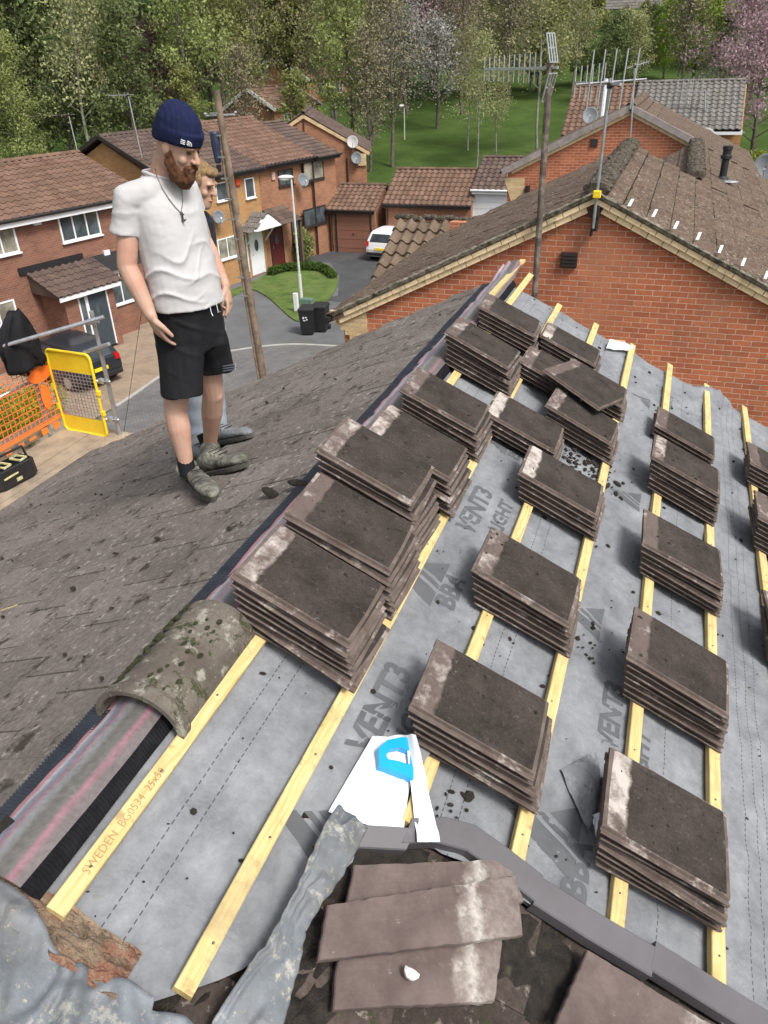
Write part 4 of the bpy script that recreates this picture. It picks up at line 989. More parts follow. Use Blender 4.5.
tile_slope(mb, (.25, 10.86, .03), (0, 1, 0), S3, 6.34, 6.9, 'flat', gauge=.345, lift=.028); laps(mb, .25, 10.86, 17.2, .03, 1, 20)
tile_slope(mb, (.25, 10.86, .03), (0, 1, 0), Vector((-KC, 0, -KS)), 6.34, 4.35, 'flat', gauge=.345, lift=.022, jit=.012)
mb.prism([(.25, 10.9, -.02), (.25, 17.15, -.02), (6.4, 17.15, zp(6.4)-.06), (6.4, 10.9, zp(6.4)-.06)], (0, 0, -.06)); mb.prism([(.25, 10.9, -.02), (.25, 17.15, -.02), (-3.6, 17.15, zl(-3.6)-.06), (-3.6, 10.9, zl(-3.6)-.06)], (0, 0, -.06))
rI = mb.build('roof', M_NEI, hI, uv=lambda p: (p.y, p.x/KC))
def mossy_ridge(x, y0, y1, z, r, root, name='ridge_tiles'):
    mb = MB(); rings = []; n = int((y1-y0)/.05)
    for i in range(n+1):
        y = y0 + (y1-y0)*i/n; st = .012*((y/.45) % 1)
        rings.append([Vector((x + math.cos(a)*(r+st)*1.15 + .012*nz(a*3, y*7), y, z + math.sin(a)*(r+st)*.8 + .02*nz(a*4, y*9, 3) - .03)) for a in [math.pi*(-.05+1.1*q/12) for q in range(13)]])
    mb.grid([r_[::-1] for r_ in rings]); mb.add(rings[0] + [], [tuple(range(12, -1, -1))]); mb.add(rings[-1], [tuple(range(13))])
    for k in range(int((y1-y0)*34)):
        a = random.uniform(.1, 3.0); y = random.uniform(y0, y1); q = random.uniform(.02, .05); mb.sphere((x+math.cos(a)*r*1.15, y, z+math.sin(a)*r*.8-.03), (q, q*1.2, q*.6), 6, 4, random.random())
    return mb.build(name, M_MOSSR, root)
M_MOSSR = plain('lichen_ridge', (.16, .13, .10), 1, var=.6, scale=18, bmp=1, bd=.03, c2=(.055, .05, .03), cov=(.46, .56))
mossy_ridge(.25, 10.95, 17.0, .07, .135, rI)
# verge: buff brick-on-edge band + mortar bedding + clips
mb = MB(); Lr = 6.6; Ll = 4.2
for sg, L_ in ((1, Lr), (-1, Ll)):
    n = int(L_/.225)
    for row, (dz, pr, hh) in enumerate(((-.085, .085, .062), (-.160, .055, .080))):
        for k in range(n):
            s0 = .0 + k*.225 + (.11 if row else 0); a = Vector((.25 + sg*KC*s0, 10.99-pr/2, .02 - KS*s0 + dz)); b_ = a + Vector((sg*KC*.215, 0, -KS*.215))
            mb.bar(a, b_, pr+.02, hh, (0, 0, 1), random.random())
M_VB = plain('buff_verge_brick', (.86, .69, .43), .9, var=.12, scale=9, bmp=.4, c2=(.46, .38, .26), cov=(.54, .7))
mb.build('buff_verge_bricks', M_VB, hI)
mb = MB()
for sg, L_ in ((1, Lr), (-1, Ll)):
    P = []
    for i in range(220):
        s0 = L_*i/219; c = Vector((.25+sg*KC*s0, 0, .02-KS*s0)); w_ = .012*nz(s0*9, sg); w2 = .02*nz(s0*15, sg, 4)
        P.append([c + Vector((0, y_, z_+w_)) for y_, z_ in ((10.87, .045+w2*.5), (10.85+w2*.5, .02), (10.87, -.03), (10.92, -.06))])
    mb.grid(P if sg > 0 else [p[::-1] for p in P])
mb.build('verge_mortar', plain('grey_verge_mortar', (.30, .27, .22), 1, var=.45, scale=14, bmp=1, bd=.02, c2=(.09, .085, .05), cov=(.5, .6)), hI)
for px, py in ((631, 203.5), (655, 214), (676.5, 226), (699, 237), (721, 250), (744, 263), (767, 276)):
    p = at_y(px, py, 10.9); mb = MB(); mb.bar(p + Vector((-.02, -.05, -.03)), p + Vector((.01, .10, .035)), .035, .012); mb.build('verge_clip', M_UPVC, hI)
# buff corner bricks, stepped
mb = MB()
for r_ in range(9):
    x1 = -3.05; x0 = -3.72 + r_*.075 if r_ > 1 else -3.66; z1 = -1.78 - r_*.075
    mb.box(((x0+x1)/2, 10.985, z1-.0375), (x1-x0, .05, .0735), None, random.random())
mb.build('corner_bricks', M_BUF, hI)
mb = MB(); mb.tube([(-3.66, 10.80, -1.90), (-3.60, 16.1, -1.96)], .055, 10); g_ = mb.build('gutter', M_BLACK, hI)
mb = MB(); mb.sphere((-2.93, 10.9, -2.3), (.075, .075, .26), 10, 8); mb.build('vent_cowl', M_BLACK, hI)
p = at_y(569, 260, 10.97); mb = MB(); mb.box(p, (.22, .05, .20)); 
for k in range(4): mb.box(p + Vector((0, -.03, -.07+k*.048)), (.20, .02, .03))
mb.build('air_brick', M_WOODDK, hI)
p = at_y(606, 342, 10.97); mb = MB(); mb.box(p + Vector((-.05, .01, -.12)), (.62, .05, .30)); mb.build('buff_patch', M_BUF, hI)
# flue on the slope
fx, fy = at_rs(0, 0), 0
pf = hit(722, 181, (TA, 0, 1), .02+TA*.25); mb = MB()
mb.lathe([(.16, -.05), (.12, .06), (.075, .10), (.075, .42), (.11, .44), (.11, .50), (.085, .52), (.085, .60), (.10, .61), (.10, .68), (.05, .69)], pf, 16); mb.build('flue', M_BLACK, hI)
mb = MB(); mb.sphere(pf + Vector((.12, -.12, .0)), (.22, .12, .03), 10, 6); mb.build('flue_flashing', M_GALV, hI)
# ---- second neighbour (ridge lower down the shared slope)
h2 = empty('set_back_house', (1.5, 20, GZ), 'middle house of the row with its short mossy ridge lower down the shared brown slope', 'house')
mb = MB(); x2, z2 = 1.5, zp(1.5)
tile_slope(mb, (x2, 17.2, z2+.01), (0, 1, 0), S3, 7.0, 5.5, 'flat', gauge=.345, lift=.022); tile_slope(mb, (x2, 17.2, z2+.01), (0, 1, 0), Vector((-KC, 0, -KS)), 6.8, 5.2, 'flat', gauge=.345, lift=.022)
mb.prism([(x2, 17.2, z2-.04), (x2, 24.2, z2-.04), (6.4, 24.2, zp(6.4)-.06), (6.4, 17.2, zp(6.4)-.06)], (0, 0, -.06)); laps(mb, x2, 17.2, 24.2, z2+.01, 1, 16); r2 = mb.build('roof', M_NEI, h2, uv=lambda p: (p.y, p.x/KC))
mossy_ridge(1.52, 17.15, 23.9, z2+.06, .15, r2)
mb = MB(); mb.box((1.5, 20.6, -5.1), (8.5, 6.9, 4.7)); mb.build('wall', M_BRN, h2)
# cross roof with bold roll tiles on its street side
mb = MB(); tile_slope(mb, (-5.0, 18.3, -1.74), (1, 0, 0), (0, -KC, -KS), 3.9, 3.0, 'pan', gauge=.45, tw=.27, lift=.05, amp=.085)
mb.build('bold_roll_roof', M_PAN, h2, uv=lambda p: (p.x, p.y/KC))
mb = MB()
for k in range(34):
    x = -4.98 + k*.055*2; mb.sphere((x, 18.32 + random.uniform(-.05, .05), -1.68 + random.uniform(-.02, .05)), (.09, .08, .07), 7, 5, random.random())
mb.build('ridge_tiles', M_MOSSR, h2); mb = MB(); mb.box((-3.2, 18.0, -5.2), (3.4, 3.0, 4.6)); mb.build('side_wall', M_BRN, h2)
# ---- H: second red gable
hH = empty('second_gable_house', (-.28, 24.3, GZ), 'red brick gable with pale grey cloaked verge tiles standing behind the near ridge', 'house')
xh, yh = -.28, 24.2; zh = zp(xh); xhl = -3.55; zlh = lambda x: zh - TA*(xh-x)
mb = MB(); mb.prism([(xhl, yh, GZ), (3.0, yh, GZ), (3.0, yh, zp(3.0)-.12), (xh, yh, zh-.12), (xhl, yh, zlh(xhl)-.12)], (0, .25, 0)); mb.box((xhl+.12, yh+3.2, -4.9), (.22, 6.3, 5)); mb.build('wall', M_BRN, hH)
mb = MB(); tile_slope(mb, (xh, yh-.12, zh+.01), (0, 1, 0), S3, 6.2, 3.9, 'flat', gauge=.345, lift=.03); tile_slope(mb, (xh, yh-.12, zh+.01), (0, 1, 0), Vector((-KC, 0, -KS)), 6.2, 3.85, 'flat', gauge=.345, lift=.03)
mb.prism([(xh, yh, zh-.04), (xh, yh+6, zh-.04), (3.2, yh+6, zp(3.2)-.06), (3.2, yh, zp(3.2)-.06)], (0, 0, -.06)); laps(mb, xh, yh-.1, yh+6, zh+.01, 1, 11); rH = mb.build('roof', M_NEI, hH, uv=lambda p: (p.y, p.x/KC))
mb = MB(); ridge_tiles(mb, (xh, yh-.12, zh+.05), (xh, yh+6.1, zh+.05), .14); mb.build('ridge_tiles', M_NEI, rH, uv=lambda p: (p.y, p.x))
mb = MB()
for sg, L_ in ((1, 1.95), (-1, 3.75)):
    n = int(L_/.345)
    for k in range(n+1):
        s0 = k*.345; a = Vector((xh + sg*KC*s0, yh-.10, zh - KS*s0 + .01)); b_ = a + Vector((sg*KC*.34, 0, -KS*.34)); mb.bar(a, b_, .12, .16, (0, 0, 1), random.random())
mb.build('cloaked_verge', plain('pale_verge_tile', (.30, .265, .25), .9, var=.2, scale=5), hH)
mb = MB()
for sg, L_ in ((1, 1.95), (-1, 3.5)): mb.bar((xh, yh-.02, zh-.14), (xh+sg*KC*L_, yh-.02, zh-.14-KS*L_), .06, .075)
mb.build('buff_verge_bricks', M_VB, hH)
mb = MB(); mb.prism([(-3.66, yh-.03, -1.52), (-3.05, yh-.03, -1.52), (-3.05, yh-.03, -2.2), (-3.4, yh-.03, -2.2)][::-1], (0, .03, 0)); mb.build('corner_bricks', M_BUF, hH)
mb = MB(); mb.tube([(-2.93, yh-.07, -1.72), (-2.93, yh-.07, -2.55)], .07, 8); mb.build('vent_cowl', M_BLACK, hH); mb = MB(); mb.box(at_y(594, 143, yh-.01), (.2, .06, .2)); mb.build('air_brick', M_WOODDK, hH)
# ---- two roofs beyond
hW = empty('white_gable_house', (-3, 47, GZ), 'white walled house with brown tiled roof and a grey dish behind the second gable', 'house')
M_REND = plain('white_render', (.72, .74, .77), .9, var=.04, scale=2)
yb = 44.5
a = at_y(566, 128, yb-.3); 
walls(SQ, hW, -4.9, 1.0, -yb, -(yb+6.6), GZ, -2.05, -.05, M_REND); gable_roof(SQ, hW, -4.75, 1.0, -yb+.3, -(yb+6.9), -2.05, .02, M_HBR, 'pan', oh=.12, lift=.03, amp=.05)
hG = empty('grey_roof_house', (2, 46, GZ), 'house with lichen grey tiled roof, white fascia and an aerial at the upper right', 'house')
walls(SQ, hG, -1.0, 3.75, -yb+.2, -(yb+6.6), GZ, -1.85, .1, M_BRY); gable_roof(SQ, hG, -1.4, 3.55, -yb+.5, -(yb+6.9), -1.8, .16, M_HGR, 'pan', oh=.12, lift=.03, amp=.05)
fascia(SQ, hG, -1.6, 3.75, -yb+.5, -1.83, .2, M_UPVC); window(SQ, hG, .75, -3.25, 1.5, 1.2, -yb+.21, 2)
mb = MB(); mb.tube([at_y(601, 122, yb-.1), at_y(606, 80, yb+1.0)], .13, 10); mb.build('flue', M_GALV, hW)
hF = empty('flat_grey_roof_house', (5, 36, GZ), 'low slate grey tiled roof at the right edge behind the brown slope', 'house')
walls(SQ, hF, 2.4, 9, -36, -40, GZ, -3.6, -2.6, M_BRY); gable_roof(SQ, hF, 2.6, 9, -35.8, -40.3, -3.75, -2.5, M_HGR, 'pan', oh=.1, lift=.03, amp=.045)

# ---- satellite dishes
def dish(p, d, r, label, mat=None, wall=None):
    e = empty('satellite_dish', p, label, 'satellite dish'); d = Vector(d).normalized(); Q = d.to_track_quat('Z', 'Y').to_matrix(); p = Vector(p)
    mb = MB(); rings = []
    for k in range(7): rr = r*k/6 + .002; rings.append([p + Q @ Vector((math.cos(a)*rr*.92, math.sin(a)*rr, .28*rr*rr/r)) for a in [i*math.pi/10 for i in range(20)]])
    mb.loft(rings, caps=False); o = mb.build('dish', mat or M_DISH, e, smooth=True, solid=.012)
    mb = MB(); mb.tube([p + Q @ Vector((0, -r*.9, .1)), p + Q @ Vector((0, -r*.4, r*1.05))], .012, 6); mb.box(p + Q @ Vector((0, -r*.35, r*1.08)), (.06, .06, .1), Q); mb.build('feed_arm', M_GALV, e)
    mb = MB(); mb.tube([p, p - Q @ Vector((0, .1, .22)), wall or (p - Q @ Vector((0, .4, .25)))], .02, 6); mb.build('bracket', M_GALV, e)
M_DISH = plain('grey_dish', (.17, .185, .20), .6, var=.15); M_DISHP = plain('pale_dish', (.42, .41, .40), .6, var=.1)
dd = (.75, -.62, .35)
u_, z_ = px_uz(TER, -24.8, 217.5, 217.5); dish(TER.P(u_, -24.75, z_), dd, .30, 'grey satellite dish on the yellow brick front under the left window')
u_, z_ = px_uz(TER, -24.7, 302, 180.5); dish(TER.P(u_, -24.65, z_), dd, .32, 'grey satellite dish on the brown brick front beside the street lamp head')
q_ = lambda px, py: hit(px, py, EF.U, Eu-.2)
dish(q_(352.5, 142.5), (.3, -.85, .35), .34, 'pale satellite dish high on the blank orange gable', M_DISHP); dish(q_(356.5, 158.5), (.3, -.85, .35), .33, 'grey satellite dish lower on the blank orange gable')
dish(at_y(590, 116.5, 44.0), (.1, -.9, .4), .42, 'round grey dish lying over the brown roof of the white gable house'); dish(at_y(705, 140, 36), (.1, -.9, .35), .42, 'pale grey dish beside the yellow brick wall at upper right', M_DISHP)
dish(at_y(765, 168, 30), (-.1, -.9, .3), .42, 'dark grey dish cut by the right edge of the photo')

# ---- aerials
def yagi(name, base, top, boomdir, boomlen, ne, elen, label, refl=True, vert=True, r=.012, mat=None, mr=.017, back=.25, boomz=0, rseg=None, mat2=None, droop=0):
    e = empty(name, base, label, 'tv aerial'); base, top = Vector(base), Vector(top)
    mb = MB(); mb.tube([base, base.lerp(top, .5), top + Vector((0, 0, .06))], mr, 10); mb.build('mast', mat or M_GALV, e)
    b = Vector(boomdir).normalized(); c = top + Vector((0, 0, boomz)); p0 = c - b*back; p1 = c + b*boomlen
    mb = MB(); mb.bar(p0, p1, r*1.6, r*1.6); mb.build('boom', mat2 or M_ALU, e)
    side = Vector((0, 0, 1)) if vert else b.cross(Vector((0, 0, 1))).normalized()
    for k in range(ne):
        q = p1.lerp(c + b*.15, k/(ne-1)); l = elen*(1+.25*k/(ne-1))
        mb = MB(); mb.tube([q - side*l/2, q + side*l/2], r*.42, 6); mb.build('director', mat2 or M_ALU, e)
    if refl:
        w_ = b.cross(Vector((0, 0, 1))).normalized() if vert else Vector((0, 0, 1))
        mb = MB()
        for sg in (-1, 1):
            for dz in (-1, -.5, 0, .5, 1): pass
            f0 = c - b*.05 + side*sg*.06; f1 = c + b*.03 + side*sg*.36
            for k in (-.075, -.025, .025, .075): mb.bar(f0 + w_*k, f1 + w_*k, .013, .013, w_)
            for k in (0, .5, 1): q = f0.lerp(f1, k); mb.bar(q - w_*.08, q + w_*.08, .016, .016)
        mb.build('reflector', mat2 or M_ALU, e)
    mb = MB(); mb.box(c + Vector((0, 0, -.02)), (.07, .07, .06)); mb.sphere(c + Vector((.06, 0, 0)), .025, 8, 6); mb.build('clamp', M_WOODDK, e)
    return e
pb = at_y(535, 300, 10.8); ptp = at_y(550, 68, 10.8)
m_base = Vector((pb.x, 10.8, pb.z-3.5)); 
yagi('rooftop_aerial', m_base, ptp, (-.88, .48, .0), 1.06, 12, .27, 'large comb shaped tv aerial on a rusty leaning mast, left of the pair', mat=M_RUST, mr=.042, back=.12, r=.018)
mb = MB(); 
pb2 = at_y(596, 200, 10.85); pt2 = at_y(610, 84, 10.85)
e2 = yagi('rooftop_aerial', pb2 - Vector((0, 0, .35)), pt2, (-.55, .8, .0), .9, 6, .36, 'silver tv aerial with long upright rods on the neighbour gable peak', refl=False, mr=.020, back=.25, r=.018)
e2c = MB(); 
for k in range(5): 
    q = pt2 + Vector((-.22+.13*k, -.02, .03)); e2c.tube([q - Vector((.03, 0, .30)), q + Vector((.0, 0, .33))], .009, 6)
e2c.tube([pt2 + Vector((-.40, 0, .0)), pt2 + Vector((.42, 0, .04))], .014, 6); e2c.build('rod_array', M_ALU, e2)
mb = MB(); p = at_y(597, 194.5, 10.80); mb.box(p, (.10, .06, .09)); tagp(mb.build('yellow_box', M_YEL, origin=p, bevel=.01), 'small yellow box at the foot of the silver aerial mast', 'box')
mb = MB(); p = at_y(595, 212, 10.92); mb.box(p, (.12, .10, .14)); mb.tube([p - Vector((0, .03, .05)), p - Vector((.02, .03, .30))], .022, 8); mb.tube([p + Vector((.03, .0, -.05)), p + Vector((.03, .0, -.24))], .03, 8); tagp(mb.build('mast_bracket', M_BLACK, origin=p, bevel=.01), 'black mast bracket under the neighbour gable peak', 'bracket')
mb = MB(); pts = [at_y(545, 195, 10.9)]
yagi('rooftop_aerial', at_y(629, 160, 24.0), at_y(635, 66, 24.0), (.95, .2, .25), .35, 4, .12, 'small grey aerial standing on the second gable peak', refl=False, mr=.025, back=.2, r=.012)
yagi('rooftop_aerial', hit(142, 158, TER.U, 24.5), hit(128, 95, TER.U, 24.5), (-.9, -.1, .0), .9, 4, .16, 'thin aerial leaning above the yellow gable, left of the beanie', mr=.024, refl=False, r=.018)
yagi('rooftop_aerial', TER.P(22.1, -27.2, -1.2), TER.P(22.2, -27.4, .10), (-.9, -.45, 0), 1.5, 10, .18, 'long low aerial above the right end of the red brick house roof', mr=.016, refl=False, r=.012, mat2=M_RUST)
yagi('rooftop_aerial', at_y(705, 110, 45.3), at_y(705, 92, 45.3), (-1, .05, .02), 1.3, 6, 1.1, 'pale aerial with slanting rods on the grey lichen roof', mr=.04, refl=False, r=.03, vert=True, back=.3)
# ------------------------------------------------------------------ ground
m, t, b = nt('grass'); v = coords(t, 'Object')
o = mixc(t, ramp(t, noi(t, v, .35, 8, .7), [(.3, 0), (.7, 1)]), (.036, .068, .015), (.082, .128, .032)); o = mixc(t, .6, o, ramp(t, noi(t, v, 9, 6, .8), [(.3, .5), (.7, 1.5)]), 'MULTIPLY')
t.links.new(o, b.inputs['Base Color']); b.inputs['Roughness'].default_value = .95; b.inputs['Specular IOR Level'].default_value = .1; bump(t, b, noi(t, v, 14, 6, .8), 1, .06); M_GRASS = m
M_LAWN = plain('mown_grass', (.10, .155, .042), .95, var=.28, scale=2.2, bmp=1, bd=.03, c2=(.14, .175, .06), cov=(.45, .65), spec=.1)
M_TAR = plain('tarmac', (.135, .14, .145), .9, var=.16, scale=.9, bmp=.4, c2=(.10, .10, .10), cov=(.45, .7), bd=.004)
M_DRIVE = plain('dark_tarmac', (.062, .064, .068), .9, var=.2, scale=.8, bmp=.4, c2=(.09, .09, .088), cov=(.5, .65))
M_PAVE = brick('grey_block_paving', (.19, .18, .175), (.15, .145, .145), (.085, .085, .085), bw=.2, rh=.1, ms=.012, bmpd=.008)
M_TAN = brick('tan_block_paving', (.36, .275, .20), (.29, .225, .165), (.19, .15, .11), bw=.2, rh=.1, ms=.01, bmpd=.006)
M_KERB = plain('kerb', (.40, .385, .355), .9, var=.12, scale=3)
def hill(x, y):
    b_ = max(0, y-50 + max(0, -x-20)*.35)
    z = GZ + .13*min(b_, 60) + .30*max(0, min(b_-60, 45)) + .12*max(0, b_-105) + 1.0*nz(x*.02, y*.02)*min(1, b_/20)
    return z
mb = MB(); P = []
gx = [-700, -400, -260] + [-200 + 8*i for i in range(46)] + [220, 400, 700]; gy_ = [-300, -60, 0, 30, 48] + [52 + 7*i for i in range(34)] + [330, 420, 600, 1200]
for x in gx: P.append([Vector((x, y, min(hill(x, y), 34))) for y in gy_])
mb.grid(P[::-1]); tagp(mb.build('ground', M_GRASS, smooth=True), kind='structure')
def sheet_g(name, pts, dz, mat, thick=0, uvrot=0):
    mb = MB(); P = [Vector((p[0], p[1], GZ+dz)) for p in pts]
    ar = sum(P[i].x*P[(i+1) % len(P)].y - P[(i+1) % len(P)].x*P[i].y for i in range(len(P)))
    if ar < 0: P.reverse()
    if thick: mb.prism(P, (0, 0, -thick))
    else: mb.add(P, [tuple(range(len(P)))])
    ca, sa = math.cos(uvrot), math.sin(uvrot)
    return tagp(mb.build(name, mat, uv=lambda p: (p.x*ca+p.y*sa, -p.x*sa+p.y*ca)), kind='structure')
g2 = lambda px, py: tuple(at_z(px, py, GZ))[:2]
kerbline = [g2(*p) for p in ((116, 407), (136, 394), (162, 376), (190, 362), (213, 354), (235, 351), (263, 347), (295, 345), (341, 347))]
def smooth_line(pts, n=5):
    out = []
    for i in range(len(pts)-1):
        p0, p1, p2, p3 = (Vector(pts[max(0, i-1)]), Vector(pts[i]), Vector(pts[i+1]), Vector(pts[min(len(pts)-1, i+2)]))
        for k in range(n):
            t_ = k/n; out.append(.5*((2*p1) + (p2-p0)*t_ + (2*p0-5*p1+4*p2-p3)*t_*t_ + (3*p1-p0-3*p2+p3)*t_**3))
    out.append(Vector(pts[-1])); return out
kl = smooth_line(kerbline)
sheet_g('road', [(-30, 16), (-30, 31), (-21, 33), (-19.0, 40), (-17, 41), (-2, 41), (-2, 20)], .010, M_TAR)
sheet_g('block_paving', [tuple(p) for p in kl] + [(-3.7, 24.5), (-3.7, -10), (-15, -10), (-14.5, 8), (-14, 14)], .018, M_PAVE, uvrot=R(40))
mb = MB()
for a, b_ in zip(kl, kl[1:]):
    mb.bar(Vector((a.x, a.y, GZ+.015)), Vector((b_.x, b_.y, GZ+.015)), .13, .05, (0, 0, 1))
tagp(mb.build('kerb', M_KERB), kind='structure')
tanp = [g2(116, 407), g2(136, 394), g2(162, 376), g2(190, 362), g2(213, 354)]
f0 = TER.P(22.5, -23.95, 0); f1 = TER.P(12, -23.95, 0)
sheet_g('driveway', tanp + [g2(222, 330), (f0.x, f0.y), (f1.x, f1.y), (-20.5, 10), (-14.6, 10)], .022, M_TAN, uvrot=R(15))
sheet_g('garage_forecourt', [g2(318, 300), g2(338, 296), g2(339, 275), g2(330, 263), g2(308, 262), g2(303, 250), (-16.6, 40.1), (-6, 40.1), (-6, 30)], .016, M_DRIVE)
lawn = smooth_line([g2(*p) for p in ((224, 303), (236, 296), (250, 290), (266, 297), (279, 308), (290, 318), (301, 322), (318, 310), (331, 298), (338, 284), (334, 270), (318, 263), (296, 263), (276, 268), (262, 278), (240, 288), (228, 292))])
sheet_g('lawn', [tuple(p) for p in lawn], .06, M_LAWN, thick=.06)
# ------------------------------------------------------------------ foliage kit
def leaves(centers, radii, n, size, squash=1.0, droop=0, up=.4):
    """n little leaf faces spread through clumps; returns verts, faces, tones"""
    c = np.array(centers); r = np.array(radii); k = rng.integers(0, len(c), n)
    d = rng.normal(size=(n, 3)); d /= np.linalg.norm(d, axis=1)[:, None]; rad = r[k]*np.cbrt(rng.random(n))**.7
    p = c[k] + d*rad[:, None]*np.array([1, 1, squash])
    p[:, 2] -= droop*rng.random(n)**2*r[k]
    a = rng.normal(size=(n, 3)); a /= np.linalg.norm(a, axis=1)[:, None]; b_ = np.cross(a, rng.normal(size=(n, 3))); b_ /= np.linalg.norm(b_, axis=1)[:, None]
    s = size*(.5+rng.random(n))[:, None]
    v = np.stack([p-a*s, p+b_*s*.55, p+a*s, p-b_*s*.55], 1).reshape(-1, 3)
    f = np.arange(n*4).reshape(n, 4)
    ct = rng.random(len(c)); tn = np.clip(ct[k]*.55 + rng.random(n)*.45, 0, 1)
    return v, f, tn
def mesh_np(name, v, f, tn, mat):
    me = bpy.data.meshes.new(name); me.vertices.add(len(v)); me.vertices.foreach_set('co', v.ravel().astype(np.float32))
    me.loops.add(f.size); me.loops.foreach_set('vertex_index', f.ravel().astype(np.int32)); me.polygons.add(len(f))
    me.polygons.foreach_set('loop_start', np.arange(0, f.size, f.shape[1]).astype(np.int32))
    me.update(calc_edges=True); at = me.attributes.new('tone', 'FLOAT', 'FACE'); at.data.foreach_set('value', tn.astype(np.float32)); me.materials.append(mat); return me
def branches(H, crown0, spread, nb, seed, lean=0, r0=.16, upward=.7, twigs=3):
    r = random.Random(seed); mb = MB(); tips = []
    pts = [Vector((lean*z/H + .12*math.sin(z*.8+seed), .1*math.cos(z*.6+seed), z)) for z in [H*i/8 for i in range(9)]]
    mb.tube(pts, [r0*(1-.85*i/8) + .012 for i in range(9)], 7, .3)
    for k in range(nb):
        f = crown0 + (1-crown0)*(k+.5)/nb*.97; z = H*f; i = min(7, int(f*8)); p0 = pts[i].lerp(pts[i+1], f*8-i)
        a = k*2.399 + r.uniform(-.5, .5); ln = spread*(1.05 - .75*(max(0, f-crown0)/(1-crown0))**1.3)*r.uniform(.6, 1.15); el = upward*r.uniform(.5, 1.3)
        d = Vector((math.cos(a), math.sin(a), el)).normalized(); p1 = p0 + d*ln*.5; p2 = p1 + (d + Vector((0, 0, r.uniform(-.15, .35)))).normalized()*ln*.5
        rb = r0*.36*(1-.6*f); mb.tube([p0, p1, p2], [rb, rb*.6, .012], 5, .3); tips += [p2, p1.lerp(p2, .4), p1]
        for q in range(twigs):
            s0 = p0.lerp(p2, r.uniform(.35, .95)); d2 = (d + Vector((r.gauss(0, .7), r.gauss(0, .7), r.gauss(.2, .4)))).normalized(); e = s0 + d2*ln*.38*r.uniform(.5, 1.2)
            mb.tube([s0, e], [rb*.4, .008], 4, .3); tips.append(e)
    tips.append(pts[-1]); return mb, tips
def tree_proto(seed, H=13, crown0=.3, spread=3.2, nb=22, nl=9000, size=.14, mat=None, bark=None, cl=.75, droop=0, upward=.7, r0=.16, twigs=3, lean=0):
    mb, tips = branches(H, crown0, spread, nb, seed, lean, r0, upward, twigs); bo = mb.build('trunk', bark or M_BARK); bm_ = bo.data; bpy.data.objects.remove(bo)
    rs = [cl*(.5 + 1.0*random.random()) for _ in tips]
    v, f, tn = leaves([tuple(p) for p in tips], rs, nl, size, .9, droop)
    return bm_, mesh_np('crown', v, f, tn, mat)
F_MID = foliage('spring_green', (.15, .175, .06), (.40, .435, .16)); F_PALE = foliage('pale_olive_green', (.21, .215, .10), (.47, .47, .23))
F_DARK = foliage('dark_green', (.07, .10, .04), (.25, .29, .12)); F_BRIGHT = foliage('lime_green', (.13, .19, .025), (.38, .46, .07))
F_BROWN = foliage('brown_twiggy', (.13, .11, .075), (.30, .26, .17), .1); F_PINK = foliage('pink_blossom', (.26, .17, .17), (.68, .48, .53)); F_WHITE = foliage('white_blossom', (.10, .11, .05), (.62, .60, .60))
F_PLUM = foliage('purple_leaf', (.05, .032, .034), (.14, .09, .08)); F_HEDGE = foliage('hedge_green', (.035, .065, .014), (.10, .165, .035))
F_GREYG = foliage('grey_green', (.10, .12, .065), (.27, .30, .18))
PROT = {
 'mid': [tree_proto(k, 13+k, .22, 3.6, 26, 9500, .105, F_MID, cl=.8) for k in (1, 2)],
 'pale': [tree_proto(k, 13, .25, 3.4, 28, 7500, .085, F_PALE, M_BIRCH, cl=.85, droop=1.0, upward=1.0, r0=.11) for k in (3, 4)],
 'dark': [tree_proto(k, 13, .1, 3.6, 28, 11000, .12, F_DARK, cl=.85) for k in (5, 6)],
 'bright': [tree_proto(7, 12, .12, 4.2, 28, 12000, .12, F_BRIGHT, cl=.95)],
 'brown': [tree_proto(k, 14, .2, 3.6, 40, 3800, .075, F_BROWN, cl=.9, twigs=6, upward=1.1) for k in (8, 9)],
 'pink': [tree_proto(10, 9, .18, 3.8, 26, 8000, .09, F_PINK, cl=.8, twigs=4)],
 'white': [tree_proto(11, 8, .2, 3.2, 26, 3600, .09, F_WHITE, cl=.75, twigs=5)],
 'plum': [tree_proto(12, 9, .15, 3.4, 24, 6500, .10, F_PLUM, cl=.8)],
 'birch': [tree_proto(k, 11, .34, 2.4, 24, 3400, .08, F_PALE, M_BIRCH, cl=.75, droop=.9, upward=.9, r0=.09, lean=.5) for k in (13, 14)],
 'greyg': [tree_proto(15, 9, .1, 4.0, 26, 9000, .10, F_GREYG, cl=.9)],
}
def tree(kind, x, y, h=1.0, label=None, group=None, cat='tree', name=None, wid=1.0, z=None):
    ms = random.choice(PROT[kind]); z = hill(x, y)-.1 if z is None else z
    e = empty(name or 'tree', (x, y, z), label, cat, group, (0, 0, random.uniform(0, 6.28))); e.scale = (h*wid, h*wid, h)
    for nm, me in zip(('trunk', 'crown'), ms):
        o = bpy.data.objects.new(nm, me); col.objects.link(o); o.parent = e
    return e
def px_at(px, Y, z=None):
    r_ = ray(px, 100); t_ = Y/r_.y; return CAM.x + r_.x*t_
G1 = 'bushy green trees along the far side of the grass'
